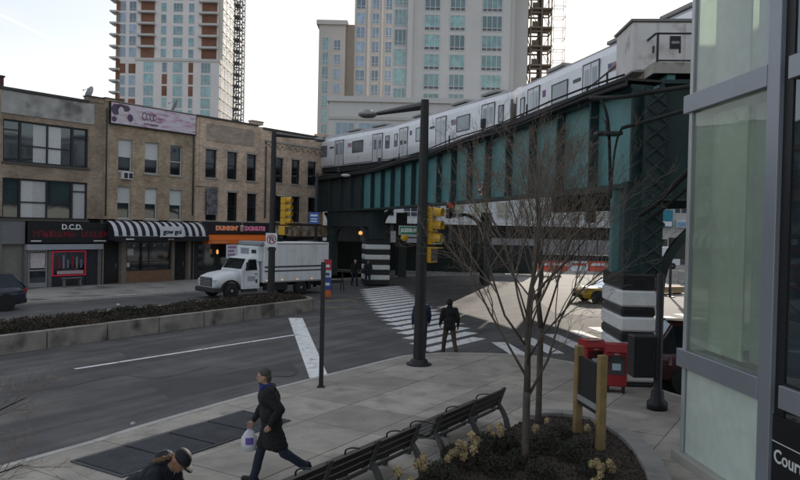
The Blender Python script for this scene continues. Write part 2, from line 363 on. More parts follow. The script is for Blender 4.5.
for i in range(-4, 20):
    for j in range(-10, 8):
        o = Vector((-4.2, 10.2)) + e1*(i*CELL) + e2*(j*CELL); gp = .009
        c = [o+e1*gp+e2*gp, o+e1*gp+e2*(CELL-gp), o+e1*(CELL-gp)+e2*(CELL-gp), o+e1*(CELL-gp)+e2*gp]
        c = [(p.x, p.y) for p in c]
        if area(c) < 0: c.reverse()
        cx = sum(p[0] for p in c)/4; cy = sum(p[1] for p in c)/4
        if cy < 5.5 or abs(cx) > .62*cy+1: continue
        poly = clip(PL2, c)
        if len(poly) < 3 or abs(area(poly)) < .03: continue
        k = random.uniform(-.003, .003)
        MB().prism(poly, .1, .149+k).build('pavement_slab', conc, plaza)
# steel vent grates set in the pavement (each a frame with bars)
gr_m = M('vent_grate_steel', (.075, .08, .09), .65, .2, var=.35, scale=2)
def grate(px, label):
    q = [G(x, y, .15) for x, y in px]; o = q[0]; ex = (q[1]-q[0]); ey = (q[3]-q[0])
    t = thing('vent_grate', label, 'grate', o, 0, 'vent grates in the pavement')
    lx, ly = ex.length, ey.length; ux, uy = ex.normalized(), ey.normalized()
    Pq = lambda a, b, z: (ux*a+uy*b+Vector((0, 0, z)))
    f = MB(); 
    f.quad(Pq(0,0,.007), Pq(lx,0,.007), Pq(lx,ly,.007), Pq(0,ly,.007)); f.build('grate_pit', M('grate_pit', (.015,.018,.024), .9), t)
    f = MB()
    def bar(a0, a1, b0, b1):
        f.add([Pq(a0,b0,.008),Pq(a1,b0,.008),Pq(a1,b1,.008),Pq(a0,b1,.008),Pq(a0,b0,.022),Pq(a1,b0,.022),Pq(a1,b1,.022),Pq(a0,b1,.022)], [(4,5,6,7),(0,1,5,4),(1,2,6,5),(2,3,7,6),(3,0,4,7)])
    bar(0,lx,0,.05); bar(0,lx,ly-.05,ly); bar(0,.05,.05,ly-.05); bar(lx-.05,lx,.05,ly-.05)
    f.build('frame', gr_m, t)
    n = max(2, round(lx/1.0))
    for k in range(n):
        f = MB(); a0 = .06+(lx-.12)*k/n; a1 = .06+(lx-.12)*(k+1)/n - .03; m_ = int((ly-.1)/.055)
        for r in range(m_): bar(a0, a1, .06+r*.055, .06+r*.055+.032)
        bar(a0, a0+.03, .055, ly-.055)
        f.build('grate_panel', gr_m, t)
grate([(70,462),(243,411),(262,421),(122,478)], 'long dark steel vent grate set in the pavement beside the kerb')

# road paint
def sheet(pts, name, mt, parent=None, z=.004, th=.004):
    return MB().prism([(p[0], p[1]) for p in pts], z-.002, z+th).build(name, mt, parent)
def strip(a, b, w):
    a, b = Vector(a[:2]), Vector(b[:2]); t = (b-a).normalized(); n = Vector((-t.y, t.x))*w/2
    return [a-n, b-n, b+n, a+n]
tag(sheet(strip(G(75,369), G(297,334.6), .13), 'lane_line', paint_w), kind='structure')
tag(sheet([G(288.5,318), G(302.5,318), G(329,378), G(309.5,378)], 'stop_line', paint_w), kind='structure')
tag(sheet(strip((-15,12.6), (-11.5,18.2), .13), 'lane_line', paint_w), kind='structure')
tag(sheet([Vector((p.x, p.y)) for p in offset2([G(318,301.5),G(350,300),G(357,302)], -.07)] + [Vector((p.x, p.y)) for p in reversed(offset2([G(318,301.5),G(350,300),G(357,302)], .07))], 'yellow_line', paint_y), kind='structure')
tag(sheet(strip(G(322,308), G(350,307), .14), 'yellow_line', paint_y), kind='structure')
cw = tag(inst('crosswalk', None), kind='structure')
base0, base1 = Vector((.86, 23.36)), Vector((-2.3, 45.5))
sd = Vector((.57, .82)).normalized()
for k in range(19):
    t = k/18; c = base0.lerp(base1, t) + Vector((-.35*sin(pi*t), 0)); ln = 3.75+.45*min(1, k/3)
    sheet(strip(c, c+sd*ln, .56), 'crosswalk_stripe', paint_w, cw)
cw2 = tag(inst('crosswalk', None), kind='structure')
for k in range(11):
    c = Vector((3.6+1.15*k, 25.5+1.15*k)); q = c+Vector((.13, -.99))*(2.6+.65*min(k, 3))
    sheet(strip(c, q, .56), 'crosswalk_stripe', paint_w, cw2)
# manhole and asphalt patches
tag(MB().lathe([(.36,.0),(.36,.01),(.33,.012),(.0,.012)], 20).build('manhole_cover', dark_metal, None, G(283,374)), 'round dark manhole cover in the asphalt near the kerb', 'manhole')
patch = M('asphalt_patch', (.075, .074, .076), .9, var=.2, scale=1.2, bump=.3, bscale=90)
tag(sheet([G(120,352),G(300,322),G(306,326),G(128,358)], 'asphalt_patch', patch, z=.002, th=.001), kind='structure')
tag(sheet([G(150,385),G(290,362),G(300,372),G(170,398)], 'asphalt_patch', patch, z=.002, th=.001), kind='structure')

gut = M('gutter_dirt', (.06,.056,.052), .95, var=.45, scale=1.6)
kpo = [Vector((p.x, p.y)) for p in offset2(kp, -.03)]; rg = random.Random(9)
kpi = [Vector((p.x, p.y)) for p in offset2(kp, -.34)]
kpi = [p + (q-p)*rg.uniform(0,.5) for p, q in zip(kpi, kpo)]
for a_, b_ in ((1, 8), (9, len(kp)-6)):
    tag(sheet(kpo[a_:b_] + list(reversed(kpi[a_:b_])), 'gutter_dirt', gut, z=.0022, th=.001), kind='structure')
crk = M('crack_filler', (.02,.02,.021), .8)
for pts in ([(60,352),(110,349),(170,339),(215,333),(262,322)], [(10,392),(60,388),(118,376),(160,378),(210,366)], [(395,318),(420,312),(448,314)]):
    w_ = [G(x, y) for x, y in pts]; w_ = catmull(w_, 5); w_ = [p+Vector((rg.uniform(-.05,.05), rg.uniform(-.05,.05), 0)) for p in w_]
    l_, r_ = offset2(w_, -.009), offset2(w_, .009)
    mb_c = MB()
    for i in range(len(w_)-1): mb_c.add([(l_[i].x,l_[i].y,.0045),(r_[i].x,r_[i].y,.0045),(r_[i+1].x,r_[i+1].y,.0045),(l_[i+1].x,l_[i+1].y,.0045)],[(0,1,2,3)])
    tag(mb_c.build('asphalt_crack', crk), kind='structure')
# far pavement in front of the shops
FO = Vector((-21.7, 39.1, 0)); FD = Vector((.595, .804, 0)); FN = Vector((.804, -.595, 0)); FRZ = atan2(.804, .595)
def FP(px, py):
    d = ray(px, py); t = (FO-CAMP).dot(FN)/d.dot(FN); w = CAMP+d*t; return ((w-FO).dot(FD), w.z)
def FW(u, off=0, z=0): return FO+FD*u+FN*off+Vector((0, 0, z))
fp = [FW(-14,-.2), FW(-14,6.45), FW(21.5,6.45), FW(24,6.1), FW(26.5,4.6), FW(27.4,2.5), FW(27.6,-14), FW(25.5,-14), FW(25.5,-.2)]
fp = [(p.x, p.y) for p in fp]
if area(fp) < 0: fp.reverse()
farp = tag(MB().prism(fp, -.02, .12).build('far_pavement', M('far_pavement_concrete', (.32,.305,.28), .9, var=.22, scale=.6, bump=.2, stain=((.12,.115,.11), .5, .5, .7))), kind='structure')
for k in range(24):
    a = FW(-13.9+1.5*k, 6.46); b = FW(-13.9+1.5*k+1.48, 6.46); c_ = b+FN*.15; d_ = a+FN*.15
    if k < 23: MB().prism([(p.x, p.y) for p in (a, d_, c_, b)], -.01, .128).build('kerb_stone', kerbm, farp)
sheet([FW(2.2,6.47), FW(9.5,6.47), FW(9.5,6.6), FW(2.2,6.6)], 'kerb_paint', M('worn_kerb_paint',(.6,.6,.6),.8,var=.3,scale=4), farp, z=.132, th=.002)
# pavement of the block beyond the viaduct
fb = [(-22,66),(-6.5,52.0),(-4.5,53.6),(-1.5,57),(3,60.5),(14,62),(14,100),(-30,100)]
if area(fb) < 0: fb.reverse()
tag(MB().prism(fb, -.02, .12).build('far_pavement', MATS['far_pavement_concrete']), kind='structure')
# snow and salt scraps at the far kerb, litter
# ================================================================== MEDIAN PLANTER
md = Vector((.52, .854, 0)); mnrm = Vector((-.854, .52, 0))
A0 = Vector((-11.66, 21.07, 0)) - md*18; A1 = Vector((-4.15, 33.4, 0)); W = 3.1
def ring(ins):
    a0 = A0+mnrm*ins; a1 = A1+mnrm*ins; r = W/2-ins; c = A1+mnrm*(W/2)
    pts = [a0, a1]
    for k in range(1, 12):
        an = pi*k/12; pts.append(c - mnrm*r*cos(an) + md*r*.75*sin(an))
    pts += [A1+mnrm*(W-ins), A0+mnrm*(W-ins)]
    return pts
med = thing('median_planter', 'long raised median planter with stained concrete wall and brown ground cover', 'planter', A1+mnrm*(W/2)-md*8)
mo = med.location
ro, ri = ring(0), ring(.28)
# wall pieces (cast sections with joints)
def wallseg(i0p, i1p, o0p, o1p):
    q = [p-mo for p in (o0p, o1p, i1p, i0p)]
    hs = .56+random.uniform(-.012, .012)
    pol = [(p.x, p.y) for p in q]
    if area(pol) < 0: pol.reverse()
    MB().prism(pol, 0, hs).build('wall_section', conc_old, med)
outer = resample([p for p in ro], 2.2); innr = []
def side(ins):
    return ring(ins)
n_str = 15
for k in range(n_str):
    f0, f1 = k/n_str, (k+1)/n_str; g = .0008
    wallseg(ri[0].lerp(ri[1], f0+g), ri[0].lerp(ri[1], f1-g), ro[0].lerp(ro[1], f0+g), ro[0].lerp(ro[1], f1-g))
    wallseg(ri[-1].lerp(ri[-2], f0+g), ri[-1].lerp(ri[-2], f1-g), ro[-1].lerp(ro[-2], f0+g), ro[-1].lerp(ro[-2], f1-g))
for k in range(1, len(ro)-2):
    wallseg(ri[k], ri[k+1], ro[k], ro[k+1])
soil = M('dark_soil', (.032, .026, .021), .95, var=.35, scale=5, bump=.8, bscale=25)
pol = [(p.x-mo.x, p.y-mo.y) for p in ring(.27)]
if area(pol) < 0: pol.reverse()
MB().prism(pol, .02, .45).build('soil', soil, med)
hedge_m = M('winter_ground_cover', (.066, .05, .036), .9, var=.45, scale=1.3, rnd=.0, stain=((.035,.036,.022), .8, .5, .65))
def leafy(region, nleaf, z0, zfun, size, seed, name, mt, parent=None, org=Vector((0,0,0)), tilt=1.0):
    rnd = random.Random(seed); vs = []; fs = []
    for _ in range(nleaf):
        x, y, zt = region(rnd); z = z0+zt; s = size*rnd.uniform(.5, 1.4)
        ax = Vector((rnd.gauss(0, 1), rnd.gauss(0, 1), rnd.gauss(0, 1)*tilt)).normalized(); bx = ax.orthogonal().normalized(); bx = Quaternion(ax, rnd.uniform(0, 6.28)) @ bx
        c = Vector((x, y, z))-org; o = len(vs)
        vs += [c-bx*s, c+ax.cross(bx)*s*.45, c+bx*s, c-ax.cross(bx)*s*.45]; fs.append((o, o+1, o+2, o+3))
    me = bpy.data.meshes.new(name); me.from_pydata([tuple(v) for v in vs], [], fs); me.materials.append(mt)
    return inst(name, me, parent)
from mathutils import noise as mnoise
def med_region(rnd):
    L0 = (A1-A0).length; 
    while True:
        t = rnd.uniform(0.25, 1.02); w = rnd.uniform(.32, W-.32); p = A0+md*(L0*t)+mnrm*w
        if t > 1 and abs(w-W/2) > W/2-.5: continue
        h = .12+.2*(mnoise.noise(Vector((p.x*1.3, p.y*1.3, 0)))+.6)+.12*mnoise.noise(Vector((p.x*5, p.y*5, 3)))
        edge = min(w-.3, W-.3-w)/.35; h *= min(1, .35+.65*edge)
        return p.x, p.y, max(.02, h)*rnd.uniform(.3, 1)
gc = leafy(med_region, 42000, .45, None, .045, 3, 'ground_cover', hedge_m, med, mo); gc['kind'] = 'stuff'
litter = M('paper_litter', (.6,.6,.58), .8)
for k,(px,py,z) in enumerate([(109,310,.72),(118,305,.72),(187,301,.72),(60,337,.3),(133,425,.01)]):
    w = G(px, py, z)
    if k == 3: continue
    b = MB(); 
    for q in range(4):
        b.quad(*[(random.uniform(-.07,.07), random.uniform(-.07,.07), random.uniform(.0,.06)) for _ in range(4)])
    tag(b.build('litter', litter, None, w), ['crumpled white scrap caught in the median ground cover, left one of a pair','crumpled white scrap in the median plants, right one of a pair','crumpled white scrap in the median plants nearest the truck','','small white scrap lying on the asphalt by the kerb'][k], 'litter', None)

# ================================================================== BRICK ROW
brick_a = MBrick('brown_brick', (.36,.265,.185), (.25,.185,.135), (.31,.265,.215), .38)
brick_b = MBrick('tan_brick', (.48,.355,.235), (.31,.232,.16), (.40,.325,.25), .36)
brick_c = MBrick('pinkish_brick', (.72,.51,.36), (.46,.325,.23), (.54,.455,.37), .34)
stucco = M('grey_stucco', (.40,.385,.36), .95, var=.28, scale=1.2, bump=.3, stain=((.15,.145,.135), .9, .5, .68))
stone = M('limestone_trim', (.36,.33,.29), .9, var=.15, scale=2)
cop_m = M('dark_coping', (.06,.058,.056), .8, var=.3, scale=2)
roofm = M('roof_tar', (.07,.07,.072), .95, var=.2)
shop_dark = M('shop_interior', (.03,.028,.027), .95, var=.3, scale=1)
sash_w = M('white_sash', (.6,.6,.58), .6)
sash_k = M('dark_sash', (.03,.03,.032), .5)
blind = M('window_blind', (.62,.63,.62), .55, var=.08, scale=6, rnd=.18, spec=.6)
curtain = M('white_curtain', (.56,.56,.55), .7, var=.1, scale=9, rnd=.15)
def wall_holes(mb, x0, x1, z0, z1, holes, dep, m=0, mr=0, y=0.0):
    xs = sorted({x0, x1, *[min(max(h[i], x0), x1) for h in holes for i in (0, 1)]}); zs = sorted({z0, z1, *[min(max(h[i], z0), z1) for h in holes for i in (2, 3)]})
    for i in range(len(xs)-1):
        for j in range(len(zs)-1):
            cx, cz = (xs[i]+xs[i+1])/2, (zs[j]+zs[j+1])/2
            if any(h[0] < cx < h[1] and h[2] < cz < h[3] for h in holes): continue
            mb.quad((xs[i],y,zs[j]), (xs[i+1],y,zs[j]), (xs[i+1],y,zs[j+1]), (xs[i],y,zs[j+1]), m)
    for a, b, c, d in holes:
        mb.quad((a,y,c),(a,y,d),(a,y+dep,d),(a,y+dep,c),mr); mb.quad((b,y,d),(b,y,c),(b,y+dep,c),(b,y+dep,d),mr)
        mb.quad((a,y,d),(b,y,d),(b,y+dep,d),(a,y+dep,d),mr); mb.quad((b,y,c),(a,y,c),(a,y+dep,c),(b,y+dep,c),mr)
def sash_window(root, a, b, c, d, fm, kind='dark', sillm=None, y=.12, xdiv=1, rail=.5):
    """double-hung window in the hole a..b x c..d"""
    t = .055; f = MB()
    f.box(a,a+t,y,y+.08,c,d); f.box(b-t,b,y,y+.08,c,d); f.box(a+t,b-t,y,y+.08,c,c+t); f.box(a+t,b-t,y,y+.08,d-t,d)
    zr = c+(d-c)*rail
    f.box(a+t,b-t,y-.01,y+.06,zr-.03,zr+.03)
    w = f.build('window', fm, root)
    MB().quad((a+t,y+.05,zr+.03),(b-t,y+.05,zr+.03),(b-t,y+.05,d-t),(a+t,y+.05,d-t)).build('pane', glass_dark if kind != 'blind' else blind, w)
    MB().quad((a+t,y+.07,c+t),(b-t,y+.07,c+t),(b-t,y+.07,zr-.03),(a+t,y+.07,zr-.03)).build('pane', glass_dark, w)
    if sillm: MB().box(a-.08,b+.08,-.06,.1,c-.11,c-.002).build('sill', sillm, w)
    return w
def shell(root, u0, u1, zt, bm_, holes, dep=.35, depth=14.0, ground=4.0, y=0.0):
    """front wall with openings plus sides, back and roof"""
    w = u1-u0; mb = MB(); wall_holes(mb, 0, w, ground, zt, holes, dep, 0, 0)
    mb.quad((0,0,ground),(0,depth,ground),(0,depth,zt),(0,0,zt)); mb.quad((w,depth,0),(w,0,0),(w,0,zt),(w,depth,zt)); mb.quad((0,depth,0),(w,depth,0),(w,depth,zt),(0,depth,zt))
    mb.quad((0,0,0),(0,depth,0),(0,depth,ground),(0,0,ground))
    mb.box(.01,w-.01,dep+.01,dep+.05,.1,zt-.7,1)     # dark rooms behind the glass
    mb.build('wall', [bm_, shop_dark], root)
    MB().quad((.2,.36,zt-.6),(w-.2,.36,zt-.6),(w-.2,depth-.05,zt-.6),(.2,depth-.05,zt-.6)).build('roof', roofm, root)
    return root
def house(name, label, u0, u1): return thing(name, label, 'building', FW(u0, 0, .12), FRZ)
Z = lambda z: z-.12
# ---- house 1: wide black-framed windows
U0, U1 = -.05, 5.98
h1 = house('brick_building', 'brown brick building with grey stucco parapet and wide black-framed windows', U0, U1)
big = [(.12,5.02,Z(7.12),Z(9.44)), (.12,5.02,Z(4.02),Z(6.25))]
shell(h1, U0, U1, Z(11.1), brick_a, big, .3)
MB().box(0,5.35,-.05,.0-.002,Z(9.75),Z(10.98)).build('stucco_band', stucco, h1)
MB().box(-.02,5.0,-.12,.32,Z(11.0),Z(11.16)).build('coping', cop_m, h1)
MB().box(4.9,6.0,-.04,.34,Z(11.1),Z(11.38)).build('parapet', brick_a, h1)
MB().box(4.86,6.02,-.09,.38,Z(11.38),Z(11.46)).build('coping', cop_m, h1)
for (a,b,c,d), kinds in zip(big, (['g','gc','c','cg','g'],['c','c','gd','gd','cc'])):
    y = .1; t = .09; f = MB()
    f.box(a,b,y,y+.1,c,c+t); f.box(a,b,y,y+.1,d-t,d)
    xs = [a, a+.92, a+1.05, a+2.45, a+2.6, a+3.86, a+3.98, b]
    cols = [(a,a+.86),(a+1.0,a+1.72),(a+1.72,a+2.42),(a+2.42,a+3.2),(a+3.2,a+3.88),(a+4.0,b)]
    for x0, x1, wd in ((a,a,.09),(a+.9,a+.9,.12),(a+2.44,a+2.44,.09),(a+3.9,a+3.9,.14),(b-.09,b-.09,.09)):
        f.box(x0,x0+wd,y-.01,y+.1,c+t,d-t)
    zr = c+(d-c)*.42
    for x0, x1, z in ((a+.09,a+.9,d-.55),(a+1.02,a+2.44,zr),(a+2.53,a+3.9,zr),(a+4.04,b-.09,d-.55)): f.box(x0,x1,y,y+.08,z-.035,z+.035)
    w = f.build('window', sash_k, h1)
    for x0, x1, mat_ in ((a+.09,a+.9,'g'),(a+1.02,a+1.7,'g' if c>6 else 'c'),(a+1.7,a+2.44,'c'),(a+2.53,a+3.3,'c' if c>6 else 'g'),(a+3.3,a+3.9,'g' if c>6 else 'cg'),(a+4.04,b-.09,'g' if c>6 else 'c')):
        p = MB().quad((x0,y+.06,c+t),(x1,y+.06,c+t),(x1,y+.06,d-t),(x0,y+.06,d-t)).build('pane' if mat_=='g' else 'curtain', glass_dark if mat_ != 'c' else curtain, w)
    MB().box(a-.1,b+.1,-.07,.09,c-.12,c-.002).build('sill', M('dark_sill',(.1,.09,.08),.9), w)
# ground floor of house 1
pier_m = M('shop_pier', (.16,.15,.145), .85, var=.2, scale=4)
MB().box(0,.12,-.02,.5,0,Z(4.0)).build('pier', pier_m, h1)
MB().box(.12,1.35,.25,.35,0,Z(2.62)).build('shutter', M('beige_roller_shutter', (.2,.19,.165), .6, var=.15, scale=3), h1)
for k in range(1): MB().box(.12,1.35,-.03,.25,Z(2.62),Z(3.98)).build('fascia', M('grey_fascia', (.17,.175,.185), .6, var=.1), h1)
MB().box(1.36,1.52,-.02,.5,0,Z(2.3)).build('pier', pier_m, h1)
MB().box(1.4,6.0,-.16,.3,Z(2.28),Z(2.6)).build('shutter_housing', M('galvanised_shutter_box', (.40,.40,.44), .5, .3, var=.1, scale=3), h1)
MB().box(5.75,5.95,-.02,.5,0,Z(2.28)).build('pier', pier_m, h1)
dk = M('dark_shop_panel', (.025,.026,.032), .6)
dm = M('aluminium_door_frame', (.36,.36,.37), .45, .4)
def shop_door(root, a, b, z1, fm, y=.15, glassm=None, poster=None):
    f = MB(); t = .09
    f.box(a,a+t,y,y+.07,.02,z1); f.box(b-t,b,y,y+.07,.02,z1); f.box(a+t,b-t,y,y+.07,.02,.28); f.box(a+t,b-t,y,y+.07,z1-t,z1); f.box(a+t,b-t,y,y+.07,.95,1.03)
    d = f.build('door', fm, root)
    MB().box(a+t,b-t,y+.02,y+.04,.28,.95).build('pane', glassm or glass_dark, d); MB().box(a+t,b-t,y+.02,y+.04,1.03,z1-t).build('pane', glassm or glass_dark, d)
    MB().tube([(b-.16,y-.04,.9),(b-.16,y-.04,1.25)],.016,6).build('handle', dm, d)
    if poster: MB().box(a+t+.04,b-t-.04,y+.004,y+.016,1.12,z1-t-.06).build('notice', poster, d)
    return d
notice = M('paper_notices', (.55,.5,.5), .8, var=.3, scale=9)
shop_door(h1, 1.62, 2.72, Z(2.26), dm, .15, None, notice)
f = MB(); a,b,c,d = 2.95,5.0,.62,Z(2.2)
red = M('red_neon_trim', (.32,.02,.05), .4, emit=((1,.04,.10),.10))
f.box(a,b,.02,.12,c,c+.06); f.box(a,b,.02,.12,d-.06,d); f.box(a,a+.06,.02,.12,c+.06,d-.06); f.box(b-.06,b,.02,.12,c+.06,d-.06)
dw = f.build('display_window', red, h1)
MB().box(a+.06,b-.06,.07,.09,c+.06,d-.06).build('pane', glass_dark, dw)
MB().box(a+.3,b-.15,.045,.06,c+.1,c+.3).build('window_lettering', M('window_letter_band',(.5,.36,.38),.7,var=.4,scale=14), dw)
for k in range(6):
    x = a+.35+k*.27; MB().box(x,x+.13,.055,.066,c+.45,c+.45+random.uniform(.5,.85)).build('garment', M('shop_garment_%s' % 'red grey blue'.split()[k%3], [(.25,.02,.04),(.2,.2,.22),(.12,.16,.24)][k%3], .8), dw)
MB().box(2.74,2.93,.05,.3,0,Z(2.28)).build('door_post', pier_m, h1); MB().box(5.02,5.74,.05,.3,0,Z(2.28)).build('side_panel', dk, h1); MB().box(2.95,5.0,.06,.3,0,.6).build('stall_riser', dk, h1)
bw = thing('shop_bench', 'narrow grey bench in front of the dress shop window', 'bench', FW(3.25+U0,.7,.12), FRZ)
MB().box(0,1.15,0,.3,.5,.56).build('seat', pier_m, bw)
for x in (.06,1.02): MB().box(x,x+.07,.03,.27,0,.498).build('leg', pier_m, bw)
# ---- house 2
U0, U1 = 5.99, 12.76
h2 = house('brick_building', 'tan brick building with white sash windows above a striped awning', U0, U1)
wu = [(118.5,132.5,139,172),(145,159,142.5,173.5),(170.5,182.5,146,174.5)]; wl = [(117.5,131,190,219),(145,157.5,192,219.5),(169.5,182,193.5,220)]
hol = []
for l, r, tp, bt in wu: hol.append((FP(l,tp)[0]-U0, FP(r,tp)[0]-U0, Z(7.12), Z(9.12)))
for l, r, tp, bt in wl: hol.append((FP(l,tp)[0]-U0, FP(r,tp)[0]-U0, Z(4.18), Z(6.18)))
shell(h2, U0, U1, Z(11.3), brick_b, hol, .3)
for i, (a,b,c,d) in enumerate(hol): sash_window(h2, a, b, c, d, sash_w, 'blind' if i != 2 else 'dark', stone, rail=.46 if i<3 else .5)
MB().box(0,1.1,-.06,.36,Z(11.3),Z(11.46)).build('parapet', brick_b, h2); MB().box(-.03,1.14,-.1,.4,Z(11.46),Z(11.52)).build('coping', cop_m, h2)
MB().box(1.1,6.77,-.06,.36,Z(11.3),Z(11.4)).build('coping', stone, h2)
pp = MB(); pp.tube([(.12,-.08,Z(10.9)),(.12,-.08,Z(4.3))],.045,6); pp.build('downpipe', cop_m, h2)
pp = MB(); pp.tube([(6.55,-.08,Z(10.3)),(6.55,-.08,Z(4.5))],.05,6); pp.build('downpipe', cop_m, h2)
# ground floor
woodp = M('shop_wood_pier', (.2,.17,.14), .8, var=.2, scale=4); brn = M('brown_riser', (.21,.12,.075), .7, var=.15, scale=3)
for a, b in ((0,.08),(1.28,1.62),(4.98,5.2),(6.3,6.5)): MB().box(a,b,-.02,.4,0,Z(2.95)).build('pier', woodp, h2)
shop_door(h2, .12, 1.26, Z(2.5), M('dark_door_wood',(.05,.042,.036),.6), .35)
shop_door(h2, 5.22, 6.28, Z(2.55), M('dark_door_wood',(.05,.042,.036),.6), .35)
f = MB(); a,b,c,d = 1.64,4.96,.75,Z(2.75); t=.07
f.box(a,b,.08,.16,c,c+t); f.box(a,b,.08,.16,d-t,d); f.box(a,a+t,.08,.16,c+t,d-t); f.box(b-t,b,.08,.16,c+t,d-t); f.box((a+b)/2-.03,(a+b)/2+.03,.09,.15,c+t,d-t); f.box(a+t,b-t,.09,.15,1.3,1.35)
dw = f.build('display_window', sash_k, h2); MB().box(a+t,b-t,.115,.13,c+t,d-t).build('pane', glass_dark, dw)
MB().box(a+.1,a+.55,.095,.11,1.75,2.15).build('notice', notice, dw); MB().box(a+.08,a+.28,.095,.11,1.0,1.35).build('notice', notice, dw)
MB().box(1.63,4.97,-.015,.3,0,.745).build('stall_riser', brn, h2)
for k in range(4): MB().lathe([(.01,.12),(.1,.0),(.12,-.02)],10,0,(a+.5+k*.75,.05,2.35)).build('lamp_shade', white_p, dw)
MB().box(6.5,6.77,.1,.3,0,Z(3.98)).build('pier', dk, h2)
MB().box(.01,6.49,.05,.34,Z(2.76),Z(3.99)).build('fascia', dk, h2)
# ---- house 3
U0, U1 = 12.77, 18.84
h3 = house('brick_building', 'pinkish brick building with three dark sash windows beside the corner building', U0, U1)
wu = [(205.7,217,149),(227.5,237.5,152),(247,256.7,154.5)]
hol = [(FP(l,t_)[0]-U0, FP(r,t_)[0]-U0, Z(7.2), Z(9.15)) for l,r,t_ in wu] + [(FP(l,200)[0]-U0, FP(r,200)[0]-U0, Z(4.2), Z(6.25)) for l,r,t_ in wu]
shell(h3, U0, U1, Z(11.3), brick_c, hol, .3)
for i,(a,b,c,d) in enumerate(hol):
    sash_window(h3, a, b, c, d, sash_k, 'dark', stone)
    MB().box(a-.12,b+.12,-.025,.1,d+.002,d+.14).build('lintel', stone, h3)
MB().box(.0,5.6,-.08,.36,Z(11.3),Z(11.42)).build('coping', cop_m, h3)
MB().box(5.0,6.07,-.05,.36,Z(11.42),Z(11.62)).build('parapet', brick_c, h3); MB().box(4.96,6.1,-.1,.4,Z(11.62),Z(11.7)).build('coping', stone, h3)
MB().box(.7,5.2,-.03,-.002,Z(9.75),Z(10.95)).build('brick_panel', MBrick('panel_brick',(.46,.35,.27),(.28,.21,.165),(.4,.35,.3),.3), h3)
for x in (.3,5.75): MB().box(x,x+.5,-.035,-.002,Z(4.1),Z(11.2)).build('pilaster', brick_c, h3)
MB().box(0,6.07,-.02,.34,Z(3.95),Z(4.05)).build('cornice', stone, h3)
# ---- house 4
U0, U1 = 18.85, 25.66
h4 = house('brick_building', 'pinkish brick corner building with arched corbels and dark windows by the viaduct', U0, U1)
wu = [(275.5,283.5),(291.7,300.2),(308,316.5)]
hol = [(FP(l,160)[0]-U0, FP(r,160)[0]-U0, Z(7.25), Z(9.15)) for l,r in wu] + [(FP(l,205)[0]-U0, FP(r,205)[0]-U0, Z(4.25), Z(6.25)) for l,r in wu]
shell(h4, U0, U1, Z(11.15), brick_c, hol, .3)
for a,b,c,d in hol:
    sash_window(h4, a, b, c, d, sash_k, 'dark', stone); MB().box(a-.1,b+.1,-.025,.1,d+.002,d+.12).build('lintel', stone, h4)
MB().box(0,6.81,-.1,.36,Z(11.15),Z(11.3)).build('coping', cop_m, h4)
MB().box(6.2,6.85,-.06,.6,Z(11.3),Z(11.55)).build('parapet', brick_c, h4)
MB().box(.2,6.6,-.12,-.002,Z(10.25),Z(10.4)).build('corbel_band', stone, h4)
for k in range(9):
    x = .55+k*.7; b = MB(); ro_, ri_ = .33, .22; pts = []
    rows = []
    for q in range(9):
        a = pi*q/8; ca, sa = cos(a), sin(a)
        rows.append([(x+ro_*ca,-.11,Z(9.88)+ro_*sa),(x+ro_*ca,-.002,Z(9.88)+ro_*sa),(x+ri_*ca,-.002,Z(9.88)+ri_*sa),(x+ri_*ca,-.11,Z(9.88)+ri_*sa)])
    b.extr(None, rows); b.build('corbel_arch', stone if k%2 else brick_c, h4)
MB().box(0,6.81,-.02,.34,Z(3.95),Z(4.05)).build('cornice', stone, h4)
pp = MB(); pp.tube([(.3,-.08,Z(10.3)),(.3,-.08,Z(4.5))],.05,6); pp.build('downpipe', cop_m, h4)
# dark ground floors of houses 3 and 4
for hh, w in ((h3, 6.07), (h4, 6.81)):
    MB().box(.0,.3,-.02,.4,0,Z(3.94)).build('pier', dk, hh); MB().box(w-.3,w,-.02,.4,0,Z(3.94)).build('pier', dk, hh)
    MB().box(.31,w-.31,.03,.3,Z(2.9),Z(3.94)).build('fascia', dk, hh)
    n = 3
    for k in range(n):
        x0 = .34+(w-.68)*k/n; x1 = .34+(w-.68)*(k+1)/n
        f = MB(); f.box(x0,x1,.05,.14,.0,.5); f.box(x0,x0+.06,.05,.14,.5,Z(2.9)); f.box(x1-.06,x1,.05,.14,.5,Z(2.9)); f.box(x0+.06,x1-.06,.05,.14,Z(2.82),Z(2.9))
        dw = f.build('shop_window', sash_k, hh); MB().box(x0+.06,x1-.06,.09,.1,.5,Z(2.82)).build('pane', glass_dark, dw)
# ================================================================== SIGNS AND AWNINGS OF THE ROW
sign_k = M('black_sign_face', (.012,.012,.014), .45); lett_w = M('white_lettering', (.75,.75,.74), .5); lett_r = M('dark_red_lettering', (.16,.012,.022), .5)
s = thing('shop_sign', 'black shop sign with white D.C.D. letters and a dark red line', 'sign', FW(1.38,.02,2.66), FRZ)
MB().bbox(0,4.88,-.2,-.003,.0,1.2,.02).build('sign_board', sign_k, s)
lettering('D.C.D.', .42, lett_w, s, (2.55,-.205,.93), bold=.012, width=1.25)
rr = random.Random(5); b = MB()
x = .28
for word in (9, 6):
    for k in range(word):
        w_ = rr.uniform(.2,.27); b.box(x,x+.06,-.206,-.2,.36,.72); b.box(x+.06,x+w_,-.206,-.2,.36+rr.choice([0,.15,.29]),.43+rr.choice([.0,.15,.29])); b.box(x+w_-.05,x+w_,-.206,-.2,.4,.68); x += w_+.05
    x += .28
b.build('faded_lettering', lett_r, s)
MB().box(.16,.75,-.206,-.2,.1,.16).build('small_print', lett_w, s); MB().box(3.9,4.7,-.206,-.2,.1,.16).build('small_print', lett_w, s)
